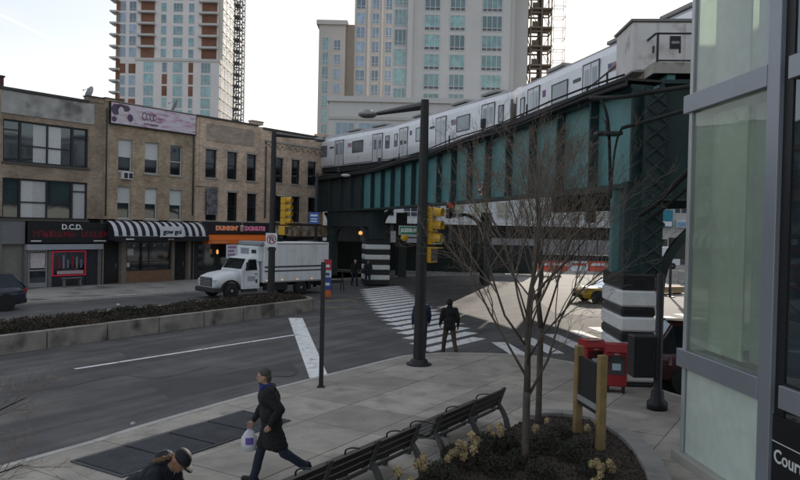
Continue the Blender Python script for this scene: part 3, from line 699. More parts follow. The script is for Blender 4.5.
# pink banner
pinkm = bpy.data.materials.new('pink_photo_banner'); pinkm.use_nodes = True; t_ = pinkm.node_tree; n_ = t_.nodes; b_ = n_['Principled BSDF']; b_.inputs['Roughness'].default_value = .45
tc_ = n_.new('ShaderNodeTexCoord'); nn_ = n_.new('ShaderNodeTexNoise'); nn_.inputs['Scale'].default_value = 2.2; nn_.inputs['Detail'].default_value = 9; nn_.inputs['Roughness'].default_value = .7
mp_ = n_.new('ShaderNodeMapping'); mp_.inputs['Rotation'].default_value = (0, .5, 0); mp_.inputs['Scale'].default_value = (.55,1,2.2)
t_.links.new(tc_.outputs['Object'], mp_.inputs['Vector']); t_.links.new(mp_.outputs['Vector'], nn_.inputs['Vector'])
rp_ = n_.new('ShaderNodeValToRGB'); t_.links.new(nn_.outputs['Fac'], rp_.inputs['Fac'])
els = rp_.color_ramp.elements; els[0].position = .3; els[0].color = (.2,.08,.16,1); els[1].position = .7; els[1].color = (.66,.6,.66,1)
for p_, c_ in ((.4,(.48,.24,.33,1)),(.47,(.6,.47,.54,1)),(.57,(.68,.62,.68,1))):
    e_ = els.new(p_); e_.color = c_
t_.links.new(rp_.outputs['Color'], b_.inputs['Base Color'])
ul, zl = FP(108.5,109); ur, zr_ = FP(194.5,124)
s = thing('banner_sign', 'long pink photo banner fixed along the parapet of the tan building', 'sign', FW(ul,.06,9.95), FRZ)
W_ = ur-ul; MB().box(0,W_,-.14,-.0,0,1.38).build('frame', sign_k, s); MB().box(.06,W_-.06,-.155,-.142,.06,1.32).build('printed_face', pinkm, s)
purple = M('dark_purple_print', (.1,.06,.12), .5, var=.5, scale=5); palef = M('pale_print', (.62,.55,.57), .5, var=.15, scale=5)
b = MB(); 
for (cx,cz,r1,r2) in ((.35,.9,.3,.35),(1.0,1.05,.34,.2),(.25,.3,.17,.17),(1.35,.5,.2,.24),(.68,1.1,.3,.18)):
    b.add([(cx+r1*cos(2*pi*k/14),-.158,min(1.31,max(.07,cz+r2*sin(2*pi*k/14)))) for k in range(14)],[tuple(range(14))])
b.build('printed_hair', purple, s)
b = MB()
for (cx,cz,r1,r2) in ((.72,.85,.2,.27),(.75,.36,.3,.28)):
    b.add([(cx+r1*cos(2*pi*k/14),-.161,min(1.31,max(.07,cz+r2*sin(2*pi*k/14)))) for k in range(14)],[tuple(range(14))])
b.build('printed_face', palef, s)
b = MB()
for cx, r in ((2.35,.24),(2.62,.2),(2.9,.24),(3.1,.18)):
    b.tube([(cx+r*.62*cos(a),-.165,.75+r*sin(a)) for a in [k*2*pi/16+.6 for k in range(14)]], .022, 5)
b.tube([(2.3,-.165,.28),(3.35,-.165,.28)],.03,4)
b.build('script_lettering', M('brown_script',(.12,.07,.06),.5), s)
# gow goi awning
s = thing('awning', 'black and white striped shop awning above the dark restaurant front', 'awning', FW(6.2,.02,0), FRZ)
AW = 7.05; nS = 26; aw_w = M('white_awning_cloth',(.62,.62,.64),.8,var=.08,scale=5); aw_k = M('black_awning_cloth',(.018,.018,.022),.8)
prof = [(-.02,4.02),(-.25,3.98),(-.5,3.86),(-.72,3.65),(-.86,3.38),(-.93,3.08)]
for k in range(nS):
    x0 = AW*k/nS; x1 = AW*(k+1)/nS; b = MB()
    rows = [[(x0,y,z),(x1,y,z)] for y,z in prof]
    for i in range(len(prof)-1): b.quad(rows[i][1],rows[i][0],rows[i+1][0],rows[i+1][1])
    b.build('awning_stripe', aw_w if k%2==0 else aw_k, s)
b = MB(); b.box(0,AW,-.955,-.932,2.78,3.08); b.build('valance', aw_k, s)
for x in (0.003,AW-.003): MB().add([(x,0,2.9)]+[(x,y,z) for y,z in prof]+[(x,-.93,2.8)],[tuple(range(8))]).build('awning_cheek', aw_k, s)
b = MB(); b.tube([(0,-.96,4.0-.9),(AW,-.96,3.1)],.015,5); b.build('rail', dm, s)
lettering('gow goi', .14, lett_w, s, (4.0,-.957,2.92)); MB().box(.75,1.3,-.96,-.956,2.88,2.95).build('small_print', lett_w, s)
s2 = thing('shop_sign', 'small white plaque with gow goi lettering on the striped awning', 'sign', FW(6.2+3.15,.98,3.02), FRZ)
MB().bbox(0,1.75,-.08,-.005,0,.72,.015).build('sign_board', white_p, s2)
lettering('gow goi', .42, M('navy_lettering',(.012,.016,.05),.5), s2, (.87,-.083,.36), bold=.015, width=1.4)
MB().box(.02,1.73,-.09,-.082,.0,.04).build('border', dk, s2)
# donut shop
org = M('orange_awning_cloth',(.80,.17,.02),.7,var=.12,scale=3)
u0_,_ = FP(202.5,230); u1_,_ = FP(271,230)
s = thing('awning', 'plain orange shop awning under the donut shop lettering', 'awning', FW(u0_,.02,0), FRZ)
w_ = u1_-u0_; b = MB(); b.quad((w_,-.02,3.26),(0,-.02,3.26),(0,-.62,2.86),(w_,-.62,2.86)); b.quad((0,-.62,2.58),(w_,-.62,2.58),(w_,-.62,2.86),(0,-.62,2.86)); b.build('awning_cloth', org, s)
for x in (0,w_): MB().add([(x,-.02,3.26),(x,-.62,2.86),(x,-.62,2.58),(x,-.02,2.58)],[(0,1,2,3)]).build('awning_cheek', org, s)
b = MB(); [b.box(.3+.16*k,.3+.16*k+.1,-.626,-.621,2.66,2.75) for k in range(9)]; b.build('small_print', M('cream_print',(.6,.45,.3),.6), s)
s = thing('shop_sign', 'dark sign with orange and pink DUNKIN DONUTS letters', 'sign', FW(u0_-.1,.04,3.26), FRZ)
w_ = u1_-u0_+.2; MB().box(0,w_,-.14,-.02,.02,.86).build('sign_board', M('charcoal_fascia',(.03,.028,.03),.6), s)
oL = M('orange_lettering',(.75,.2,.05),.5,emit=((1,.3,.1),.12)); pL = M('magenta_lettering',(.6,.06,.25),.5,emit=((1,.15,.45),.12)); wL = M('white_letter_backing',(.7,.6,.6),.5)
lettering("DUNKIN'", .4, wL, s, (2.1,-.145,.4), ext=.004, bold=.035, width=2.02, name='letter_backing'); lettering("DUNKIN'", .4, oL, s, (2.1,-.16,.4), bold=.008, width=1.95)
lettering('DONUTS', .4, wL, s, (4.75,-.145,.4), ext=.004, bold=.035, width=2.02, name='letter_backing'); lettering('DONUTS', .4, pL, s, (4.75,-.16,.4), bold=.008, width=1.95)
b = MB(); b.lathe([(.13,.0),(.16,.36),(.17,.37),(.17,.42),(.02,.44)],12,0,(3.42,-.2,.2)); b.tube([(3.42,-.2,.6),(3.45,-.2,.8)],.02,5); b.build('coffee_cup', wL, s)
# food photo fascia of the corner shop
food = M('food_photo_print',(.25,.17,.11),.5,var=.8,scale=2.4,stain=((.45,.4,.34),1.8,.48,.6))
s = thing('shop_sign', 'long fascia sign of food photographs on the corner building', 'sign', FW(19.85,.04,3.04), FRZ)
MB().box(0,7.0,-.18,-.02,0,1.0).build('sign_board', M('brown_sign_board',(.09,.06,.05),.6), s)
for k in range(7): MB().box(.08+k*.98,.98+k*.98,-.195,-.182,.1,.9).build('food_photo', food, s)
s = thing('shop_sign', 'white banner with purple print and a round emblem behind the truck cab', 'sign', FW(FP(219,250)[0],.75,1.55), FRZ)
w_ = FP(241,250)[0]-FP(219,250)[0]; MB().box(0,w_,-.05,0,0,.98).build('sign_board', white_p, s)
pr = M('purple_print',(.3,.05,.3),.6)
b = MB(); 
for r_,(z_,l_) in enumerate(((.72,.85),(.45,.6),(.18,.75))):
    for k in range(int(l_/.11)): b.box(.14+k*.11,.14+k*.11+.075,-.056,-.051,z_,z_+.15)
b.build('print', pr, s)
b = MB(); b.lathe([(.30,0),(.30,.004),(.0,.004)],20,0,(1.55,-.056,.5),'y'); b.build('round_emblem', M('dark_emblem',(.03,.05,.04),.6), s)
lettering('27', .34, white_p, s, (1.55,-.062,.5), bold=.01)
# hanging street banner by house 3
s = thing('banner', 'dark patterned street banner hanging from a bracket on the brick wall', 'banner', FW(FP(204,200)[0],.25,4.6), FRZ)
MB().box(0,.95,-.02,0,0,1.85).build('banner_cloth', M('patterned_banner_cloth',(.16,.15,.17),.8,var=.9,scale=3), s); b = MB(); b.tube([(-.9,0,1.9),(1.05,0,1.9)],.025,6); b.build('bracket', black_metal, s)
# neon lamps in dark shop fronts
am = M('amber_lamp', (.8,.4,.12), .5, emit=((1,.42,.10),.7))
s = thing('wall_lamp', 'small glowing amber lamp in the dark donut shop front', 'lamp', FW(FP(215,251.5)[0],.1,2.0), FRZ)
MB().ball((0,-.15,.0),(.08,.08,.17)).build('lamp_globe', am, s); MB().box(-.05,.05,-.08,0,-.04,.04).build('bracket', black_metal, s)
# satellite dishes
def dish(px, py, label, mt, r=.42, aim=.6):
    u, z = FP(px, py); s = thing('satellite_dish', label, 'satellite dish', FW(u,-.5,11.3), FRZ+aim, 'satellite dishes on the brick row')
    b = MB(); h = z-11.3+.05
    b.tube([(0,0,-.3),(0,0,h-.1),(0,-.1,h)],.035,6); b.build('mast', dm, s)
    rot = Matrix.Rotation(radians(-65),3,'X'); b = MB(); rows = []
    for i in range(5):
        rr_ = r*i/4+.005; rows.append([Vector((0,-.1,h))+rot@Vector((rr_*cos(2*pi*k/18),rr_*1.08*sin(2*pi*k/18),-.22*(1-(rr_/r)**2)*r)) for k in range(18)])
    b.extr(None, rows, smooth=True, cap=False); b.build('reflector', mt, s)
    b = MB(); tip = Vector((0,-.1,h))+rot@Vector((0,0,.38)); b.tube([Vector((0,-.1,h))+rot@Vector((0,-r,.0)),tip],.015,5); b.ball(tip,.05,0,8,5); b.build('feed_arm', dm, s)
dish(92,93,'pale satellite dish on the parapet above the D.C.D. shop', M('pale_dish',(.5,.52,.56),.5), .4)
dish(177,106.5,'dark grey satellite dish above the pink banner', M('grey_dish',(.12,.125,.13),.5), .48, 1.2)
b = thing('roof_vent', 'small dark red chimney pot at the left end of the parapet', 'chimney', FW(.02,-.2,11.16), FRZ)
MB().box(-.12,.1,-.1,.1,-.1,.5).build('pot', M('maroon_paint',(.09,.03,.04),.7), b); MB().box(-.17,.15,-.15,.15,.5,.6).build('cap', cop_m, b)
# window air conditioner
a_ = FP(120.5,172)[0]; b_2 = FP(130.5,172)[0]
s = thing('air_conditioner', 'white air conditioner hanging under the left upper window of the tan building', 'air conditioner', FW(a_,0,6.62), FRZ)
w_ = b_2-a_; MB().bbox(0,w_,-.32,-.0,0,.46,.02).build('case', white_p, s); MB().box(.05,w_/2-.04,-.328,-.321,.06,.4).build('grille', sash_k, s); MB().box(w_/2+.04,w_-.05,-.328,-.321,.06,.4).build('grille', sash_k, s)
# ================================================================== TOWERS
tw_pale = M('pale_precast_panel', (.80,.75,.735), .85, var=.06, scale=.3)
tw_cream = M('cream_precast_panel', (.76,.73,.65), .85, var=.06, scale=.3)
tw_brick = M('red_brown_brick_infill', (.24,.115,.075), .85, var=.25, scale=.8, rnd=.15)
tw_grey = M('beige_cast_stone', (.63,.60,.575), .85, var=.07, scale=.25)
tw_tan = M('tan_cast_stone', (.52,.50,.475), .85, var=.07, scale=.25)
tw_brown = M('brown_cast_stone', (.27,.235,.205), .85, var=.08, scale=.3)
slab_w = M('white_balcony_slab', (.60,.59,.57), .8)
fr_w = M('pale_window_frame', (.55,.57,.58), .5)
g_teal = MGlass('teal_tower_glass', (.82,.95,.95), .04, (.10,.21,.215), .85)
g_blue = MGlass('blue_tower_glass', (.85,.92,1), .04, (.12,.17,.235), .8)
g_green = MGlass('green_tower_glass', (.85,.97,.92), .04, (.115,.20,.18), .85)
_wc = {}
def far_window(root, x, y, z, w, h, gm, nx=2, bot=0.0, top=0.0, fm=None, face='f'):
    """far window: frame with mullions, panes as a sub-part; shared meshes; proud of the wall by a few centimetres"""
    key = (round(w,2), round(h,2), gm.name, nx, bot, (fm or fr_w).name)
    if key not in _wc:
        f = MB(); t = .11
        f.box(0,w,-.08,.02,0,t); f.box(0,w,-.08,.02,h-t,h); f.box(0,t,-.08,.02,t,h-t); f.box(w-t,w,-.08,.02,t,h-t)
        for k in range(1,nx): f.box(w*k/nx-.05,w*k/nx+.05,-.07,.02,t,h-t)
        if bot: f.box(t,w-t,-.075,.02,bot-.05,bot+.05)
        p = MB(); p.quad((t,-.03,t),(w-t,-.03,t),(w-t,-.03,h-t),(t,-.03,h-t))
        _wc[key] = (f.mesh('window', fm or fr_w), p.mesh('pane', gm))
    a, b = _wc[key]; o = inst('window', a, root, (x,y,z), 0 if face=='f' else pi/2); inst('pane', b, o); return o
X3 = lambda px, Y, py=40: D(px, py, Y).x
Z3 = lambda py, Y, px: D(px, py, Y).z
# ---- left tower
YT = 175.0
tw = thing('apartment_tower', 'tall pale apartment tower with red brown balconies rising behind the brick row', 'tower', (0,YT,0))
xa, xb, xc, xd = X3(113,YT), X3(136,YT), X3(220,YT), X3(216,YT)
MB().box(xa,xd,2.0,16,0,72).build('tower_wall', tw_pale, tw)
MB().box(xb,xc,0,15,0,43).build('lower_wall', tw_pale, tw)
MB().box(xb-.2,xc+.2,-.25,15.1,43,43.6).build('cornice', slab_w, tw)
MB().box(xd+.003,xc-.15,3,17.5,43.6,72).build('side_wall', tw_cream, tw)
MB().box(xc-.149,xc+.02,15.1,17.4,0,72).build('side_wall', tw_cream, tw)
for k in range(9):      # upper floors
    z = 44.3+2.8*k
    for (l,r) in ((117,122.5),(126,133)): far_window(tw, X3(l,YT), 2.0, z, X3(r,YT)-X3(l,YT), 2.3, g_blue, 2, .6)
    for (l,r,n) in ((158,163.5,1),(170.5,180,3),(186,191.5,1)): far_window(tw, X3(l,YT), 2.0, z, X3(r,YT)-X3(l,YT), 2.1, g_teal, n, .55)
    for (l,r) in ((138,151.5),(199.5,214.5)):
        MB().box(X3(l,YT),X3(r,YT),1.82,2.0-.003,z-.1,z+2.1).build('brick_infill', tw_brick, tw)
        MB().box(X3(l,YT)-.6,X3(r,YT)+.3,.6,2.0-.003,z+2.15,z+2.62).build('balcony_slab', slab_w, tw)
for k in range(16):
    z = 27.5+2.8*k
    if 27 < z < 70:
        MB().box(xa-1.3,xa+.6,.9,4,z+2.2,z+2.6).build('balcony_slab', slab_w, tw)
        MB().box(xa-.05,xa+1.0,1.9,1.997,z,z+2.2).build('brick_infill', tw_brick if k%3 else tw_brown, tw)
for k in range(6):      # lower floors
    z = 40.3-2.85*k
    for (l,r) in ((117,122.5),(126,133)): 
        if (k+l) % 3 == 0: MB().box(X3(l,YT),X3(r,YT),1.9,2.0-.003,z,z+2.3).build('brick_infill', tw_brick, tw)
        else: far_window(tw, X3(l,YT), 2.0, z, X3(r,YT)-X3(l,YT), 2.3, g_blue, 2, .6)
    for (l,r,n) in ((144,154,3),(173.5,183,3),(201.5,211,3)): far_window(tw, X3(l,YT), 0, z, X3(r,YT)-X3(l,YT), 2.45, g_teal, n, .65)
    for (l,r) in ((162.5,167.5),(189,193.5)):
        if (k in (1,2)) or (k == 0 and l > 180): MB().box(X3(l,YT),X3(r,YT),-.08,-.003,z,z+2.4).build('brick_infill', tw_brick, tw)
        else: far_window(tw, X3(l,YT), 0, z, X3(r,YT)-X3(l,YT), 2.4, g_teal, 1, .65)
for k in range(14):     # right side
    z = 29.2+2.8*k
    for yy in (1.2,5.0,8.6,12.0): far_window(tw, xc-(.15 if z > 43 else 0)+.003, yy+2.2 if z > 43 else yy, z, 2.1, 2.1, g_blue, 2, .6, face='s')
    for yy in (0,): MB().box(xc-(.148 if z>43 else -.003),xc+(.06 if z>43 else .2),3.05 if z>43 else .1,15,z+2.25,z+2.55).build('floor_band', tw_cream, tw)
# construction hoist beside the left tower
def lattice(mb, x0, x1, y0, y1, z0, z1, step, r, cross=True):
    for x in (x0,x1):
        for y in (y0,y1): mb.box(x-r,x+r,y-r,y+r,z0,z1)
    z = z0; k = 0
    while z < z1:
        mb.box(x0,x1,y0-r*.8,y0+r*.8,z-r,z+r); mb.box(x0,x1,y1-r*.8,y1+r*.8,z-r,z+r); mb.box(x0-r*.8,x0+r*.8,y0,y1,z-r,z+r); mb.box(x1-r*.8,x1+r*.8,y0,y1,z-r,z+r)
        if cross:
            a, b = ((x0,x1) if k%2 else (x1,x0)); mb.tube([(a,y0,z),(b,y0,min(z1,z+step))], r*.6, 4, smooth=False); mb.tube([(x0 if k%2 else x1,y0,z),(x0 if k%2 else x1,y1,min(z1,z+step))], r*.6, 4, smooth=False)
        z += step; k += 1
h = thing('construction_hoist', 'dark lattice construction hoist against the right side of the left tower', 'hoist', (0,YT,0))
xh0, xh1 = X3(233.5,YT), X3(238.5,YT)
b = MB(); lattice(b, xh0, xh1, 1, 4, 0, 72, 2.8, .13); b.build('mast', M('hoist_steel',(.09,.09,.095),.7), h)
b = MB(); 
for k in range(25): b.box(xh0-.3,xh1+.1,.8,4.3,k*2.8+1.2,k*2.8+1.5)
b.build('landing', M('hoist_landing',(.16,.15,.14),.8), h)
b = MB(); x_ = X3(242,YT); lattice(b, x_-.3, x_+.3, 1.5, 2.1, 0, 72, 1.4, .09); b.build('mast', M('hoist_mast_pale',(.22,.22,.23),.6), h)
b = MB(); [b.box(xh1,x_,1.7,1.85,z_,z_+.15) for z_ in range(6,72,9)]; b.build('wall_tie', MATS['hoist_steel'], h)
# ---- right tower, far block (blue glass)
YA = 150.0
ta = thing('apartment_tower', 'beige tower with blue glass strips and a lower left wing', 'tower', (0,YA,0))
wx0, wx1 = X3(318.5,YA,60), X3(345,YA,60); zt = Z3(25,YA,330)
MB().box(wx0,wx1,0,22,0,zt).build('wing_wall', tw_tan, ta); MB().box(wx0-.5,wx1+.4,-.5,22.3,zt,zt+.9).build('cornice', tw_tan, ta)
MB().box(wx1+.003,X3(353.5,YA,60),.6,20,0,zt+.3).build('side_pier', tw_brown, ta)
mx0, mx1 = X3(353.5,YA,60)+.003, X3(393,YA,60)
MB().box(mx0,mx1,1.2,22,0,75).build('main_wall', tw_tan, ta)
for k in range(16):
    z = Z3(36,YA,330)-2.98-2.98*(k-6)
    if z < 12: continue
    if z+2.5 < zt:
        far_window(ta, X3(322,YA,60), 0, z, X3(328.5,YA,60)-X3(322,YA,60), 2.65, g_teal, 2, .7)
        far_window(ta, X3(333.5,YA,60), 0, z, X3(340.5,YA,60)-X3(333.5,YA,60), 2.2, g_blue, 2, .6)
    for (l,r) in ((355,364.5),(371,378.5),(384.5,391.5)):
        far_window(ta, X3(l,YA,60), 1.2, z, X3(r,YA,60)-X3(l,YA,60), 2.35, g_blue, 2, .65)
for l, r in ((366.5,369.5),(380.5,382.5)): MB().box(X3(l,YA,60),X3(r,YA,60),.9,1.197,0,75).build('pilaster', tw_grey, ta)
for px in (354.0,): MB().box(mx0,mx0+.3,1.0,1.197,0,75).build('pilaster', tw_tan, ta)
# ---- right tower, near block (green glass)
YB = 110.0
tb = thing('apartment_tower', 'broad beige tower with green three-pane windows above the train', 'tower', (0,YB,0))
bx0, bx1 = X3(392,YB,60), X3(514,YB,60); zb = 21.0
MB().box(bx0,bx1,0,22,zb,60).build('tower_wall', tw_grey, tb)
MB().box(bx1+.003,X3(528.5,YB,60),1.2,22,zb,60).build('side_wall', tw_tan, tb)
MB().box(X3(407,YB,60),X3(412,YB,60),-.7,-.003,zb,60).build('pilaster', tw_grey, tb)
MB().box(X3(510.5,YB,60),X3(513.5,YB,60),-.15,-.003,zb,60).build('pilaster', tw_tan, tb)
for k in range(10):
    zt_ = Z3(16,YB,490)-2.98*(k-3); h_ = 2.42
    if zt_-h_ < zb+.2: continue
    for (l,r,n) in ((423.5,439.5,3),(449,464.5,3),(481,501.5,4)): far_window(tb, X3(l,YB,60), 0, zt_-h_, X3(r,YB,60)-X3(l,YB,60), h_, g_green, n, .55)
    for l, r in ((423.5,439.5),(449,464.5),(481,501.5)): MB().box(X3(l,YB,60)+.1,X3(r,YB,60)-.1,-.05,-.035,zt_-h_+.1,zt_-h_+.5).build('louvre', M('louvre_grille',(.14,.14,.145),.6), tb)
    far_window(tb, X3(393.5,YB,60), 0, zt_-h_+.6, X3(406,YB,60)-X3(393.5,YB,60), 2.5, g_green, 3, .6)
# podium of the near block, down to the street behind the viaduct
YP = 98.0
tp = thing('podium_building', 'pale podium building with white lower storey seen under the elevated railway', 'building', (0,YP,0))
px0, px1 = -10.0, 34.0
MB().box(px0,19.2,0,11.9,8.6,20.9).build('podium_wall', tw_grey, tp); MB().box(19.203,px1,-.5,11.9,8.6,8.95).build('low_roof', roofm, tp)
wht = M('white_render',(.60,.60,.60),.8,var=.06,scale=.5)
MB().box(px0-.2,px1,-.6,11.8,4.9,8.597).build('white_storey', wht, tp)
MB().box(px0-.3,px1,-.9,-.603,4.55,5.0).build('ledge', slab_w, tp)
MB().box(px0,px1,.2,11.7,0,4.897).build('shop_floor', shop_dark, tp)
MB().box(px0-.3,19.4,-.35,12,20.9,21.6).build('cornice', tw_grey, tp); MB().box(px0-.2,19.2,-.2,-.003,18.5,18.9).build('string_course', tw_tan, tp)
for k in range(13):
    x = px0+.9+k*3.15
    far_window(tp, x, -.6, 5.45, 2.0, 2.3, MGlass('grey_window_glass',(.85,.88,.92),.05,(.06,.07,.085),.5), 2, .7)
    if x > 16.5: continue
    if k < 14: far_window(tp, x, 0, 16.2, 2.6, 1.9, g_blue, 3, 0)
    far_window(tp, x, 0, 11.0, 2.3, 2.1, g_blue, 2, .5)
for k in range(11):
    x = px0+.6+k*4.0; MB().box(x,x+.5,-.1,.197,0,4.5).build('pier', M('dark_shop_pier',(.07,.068,.065),.8), tp)
tag(MB().box(0,3.6,-.05,.0,0,1.9).build('plain_shop_panel', M('pale_shop_panel',(.30,.30,.31),.7), None, (-1.3,YP-.5,1.6)), 'pale shop panel between the viaduct columns under the white storey', 'shop panel')  # flat pale grey panel
for k,(px_,py_) in enumerate(((360.5,233),)):
    s = thing('lit_sign', ['round amber lit sign in the dark shop row beside the far striped column','small red lit sign in the dark shop row right of the yellow signal'][k], 'sign', D(px_, py_, YP-3))
    b = MB(); b.lathe([(.01,-.08),(.26 if k==0 else .25,-.06),(.26 if k==0 else .25,.06),(.01,.08)],14,0,(0,0,0),'y'); b.build('lit_face', am if k==0 else M('red_lamp',(.7,.08,.08),.5,emit=((1,.08,.08),1.2)), s); MB().box(-.06,.06,.081,2.5,-.05,.05).build('bracket', black_metal, s)
# construction hoist beside the near block
YH = 112.0
h = thing('construction_hoist', 'brown lattice construction hoist with landings beside the broad beige tower', 'hoist', (0,YH,0))
x0, x1 = X3(530,YH,60), X3(541,YH,60); x2 = X3(551,YH,60)
hb = M('rusty_hoist_steel',(.17,.13,.10),.75,var=.2,scale=1)
b = MB(); lattice(b, x0, x1, 0, 3, 0, 60, 2.9, .12); b.build('mast', hb, h)
b = MB(); lattice(b, x1, x2, .3, 2.7, 0, 60, 2.9, .09); b.build('frame', hb, h)
b = MB()
for k in range(21): b.box(x0-.2,x2+.1,-.2,3.2,k*2.9+.5,k*2.9+.72); b.box(x0+.3,x1-.3,.5,.6,k*2.9+.72,k*2.9+1.7)
b.build('landing', M('hoist_deck_brown',(.22,.17,.13),.8), h)
b = MB(); b.box(x1-.35,x1+.35,.8,1.8,0,60); b.build('rail', M('dark_hoist_rail',(.06,.055,.05),.7), h)
b = MB(); xm = X3(560,YH,60); lattice(b, xm-.9, xm+.9, 1, 2.6, 0, 60, 1.7, .035); b.build('mast', M('pale_hoist_mast',(.45,.44,.43),.6), h)
# unseen block out of frame on the right, added to cast shade
nb = thing('shade_block', 'unseen grey block added at the far right to cast shade', 'building', (46,52,0), radians(-4))
MB().box(0,30,0,34,0,22).build('wall', tw_grey, nb)
for k in range(5):
    for q in range(8): far_window(nb, .003, 3+q*3.8-0, 3.2+k*3.7, 2.6, 2.2, g_blue, 2, .6, face='s').rotation_euler = (0,0,-pi/2)
# ================================================================== ELEVATED RAILWAY
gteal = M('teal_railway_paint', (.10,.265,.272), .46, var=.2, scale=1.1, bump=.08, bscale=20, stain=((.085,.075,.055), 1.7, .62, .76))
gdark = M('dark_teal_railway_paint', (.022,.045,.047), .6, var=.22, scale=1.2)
gshade = M('shade_black_girder', (.03,.042,.044), .7, var=.3, scale=1)  # near-black copy of the railway paint; shade put into the colour
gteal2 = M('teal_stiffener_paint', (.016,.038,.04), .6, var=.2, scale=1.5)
tie_m = M('timber_ties', (.045,.038,.033), .9, var=.3, scale=3)
VIA = thing('elevated_railway', 'teal riveted elevated railway with plate girders crossing above the street', 'elevated railway', (5.9,18.6,0))
vo = VIA.location.copy()
GP = catmull([Vector(p) for p in ((5.95,18.3,0),(5.56,20,0),(4.5,25,0),(3.19,30.6,0),(1.4,37.5,0),(-1.9,48.6,0),(-6.5,58.5,0),(-14,70,0),(-24,82,0))], 10)
GZ0, GZ1 = 5.2, 7.7
ST = resample(GP, 2.25)
OFF = 11.0  # deck widened past the tracks so it shades the road below
def vbuild(mb, name, mt, parent=VIA):
    mb.v = [(x-vo.x, y-vo.y, z) for x, y, z in mb.v]; return mb.build(name, mt, parent)
def plate(a, b, n0, n1, z0, z1, mb=None, gap=0.0):
    """box along a->b, from n0 to n1 across (right of travel), z0..z1"""
    t = (b-a).normalized(); n = Vector((t.y, -t.x, 0)); a = a+t*gap; b = b-t*gap
    mb = mb or MB(); p = [a+n*n0, b+n*n0, b+n*n1, a+n*n1]
    mb.add([q+Vector((0,0,z0)) for q in p]+[q+Vector((0,0,z1)) for q in p], [(3,2,1,0),(4,5,6,7),(0,1,5,4),(1,2,6,5),(2,3,7,6),(3,0,4,7)])
    return mb
for i in range(len(ST)-1):
    a, b = ST[i], ST[i+1]
    dk_ = a.y > 49; vbuild(plate(a, b, .10, .14, GZ0, GZ1), 'web_panel', gshade if dk_ else gteal)  # far left end takes the copy with shade in its colour
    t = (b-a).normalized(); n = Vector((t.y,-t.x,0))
    vbuild(plate(a-t*.05, a+t*.05, -.16, .098, GZ0+.06, GZ1-.06), 'stiffener', gshade if a.y > 50 else gteal2)
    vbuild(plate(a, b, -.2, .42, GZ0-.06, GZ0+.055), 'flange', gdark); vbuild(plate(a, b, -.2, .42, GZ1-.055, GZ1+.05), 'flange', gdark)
    vbuild(plate(a, b, .145, OFF, GZ1-.5, GZ1-.12), 'deck_plate', gshade)
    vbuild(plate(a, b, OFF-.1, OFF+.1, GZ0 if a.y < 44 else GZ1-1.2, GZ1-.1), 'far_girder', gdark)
    vbuild(plate(a-t*.12, a+t*.12, .2, OFF-.15, GZ1-1.0, GZ1-.52), 'cross_beam', gshade)
# ties, walkway, rails
tb_ = MB(); rb = MB(); wk = MB()
tp_ = resample(GP, .62)
for i in range(len(tp_)-1):
    if tp_[i].y > 66: break
    t = (tp_[i+1]-tp_[i]).normalized(); plate(tp_[i]-t*.11, tp_[i]+t*.11, .9, OFF-.6, GZ1-.1, GZ1+.12, tb_)
o = vbuild(tb_, 'ties', tie_m); o['kind'] = 'stuff'
for i in range(len(ST)-1):
    for d_ in (4.15, 5.6): plate(ST[i], ST[i+1], d_-.04, d_+.04, GZ1+.12, GZ1+.28, rb)
    plate(ST[i], ST[i+1], -.35, .75, GZ1+.14, GZ1+.2, wk); plate(ST[i], ST[i+1], -.36, -.3, GZ1+.0, GZ1+.24, wk)
vbuild(rb, 'rail', dark_metal); vbuild(wk, 'walkway', M('dark_walkway',(.05,.05,.052),.85,var=.25,scale=3))
hp = MB()
for i in range(3, len(ST)-1, 1):
    hp = MB(); p = ST[i]; t = (ST[i+1]-p).normalized(); n = Vector((t.y,-t.x,0)); q = p+n*-.28
    if i % 2: hp.tube([q+Vector((0,0,GZ1+.2)), q+Vector((0,0,GZ1+.62))], .035, 5)
    if i % 4 == 1: hp.box(q.x-.1,q.x+.1,q.y-.12,q.y+.12,GZ1+.4,GZ1+.75)
    if hp.v: vbuild(hp, 'trackside_post', dark_metal)
# cables slung along the walkway edge
cb = MB()
for off, zz in ((-.4,.1),(-.42,-.02),(-.44,.3)):
    cb.tube([p+Vector((0,0,GZ1+zz+.05*sin(i*1.3+off*30))) + Vector((off*.9,off*.2,0)) for i, p in enumerate(ST[:24])], .03, 5)
vbuild(cb, 'cable_run', rubber)
# main column by the plaza and the cross girder
c0 = Vector((6.05,18.25,0))
def rbox(c, ang, x0, x1, y0, y1, z0, z1, mb=None, ch=0):
    mb = mb or MB(); mt_ = Matrix.Translation(c) @ Matrix.Rotation(ang, 4, 'Z')
    (mb.bbox(x0,x1,y0,y1,z0,z1,ch,0,mt_) if ch else mb.box(x0,x1,y0,y1,z0,z1,0,mt_)); return mb
ca = radians(-8)
def isec(c, ang, w, d, z0, z1, name, mt):
    m_ = MB(); rbox(c, ang, -w, w, -d, -d+.05, z0, z1, m_); rbox(c, ang, -w, w, d-.05, d, z0, z1, m_); rbox(c, ang, -.03, .03, -d+.05, d-.05, z0, z1, m_)
    rbox(c, ang, -w, -w+.05, -d+.051, d-.051, z0, z1, m_)
    return vbuild(m_, name, mt)
isec(c0+Vector((-.02,.35,0)), ca, .30, .34, 0, GZ0+.1, 'column', gdark)
isec(c0+Vector((.30,.1,0)), ca, .26, .3, 2.9, GZ0+2.4, 'column', gdark)
lt = MB()
for k in range(11):
    z = 2.95+k*.42; lt.tube([c0+Vector((.06,-.22,z)), c0+Vector((.54,-.28,z+.42))], .03, 4, smooth=False); lt.tube([c0+Vector((.54,-.28,z)), c0+Vector((.06,-.22,z+.42))], .03, 4, smooth=False)
vbuild(lt, 'column_lacing', gshade)
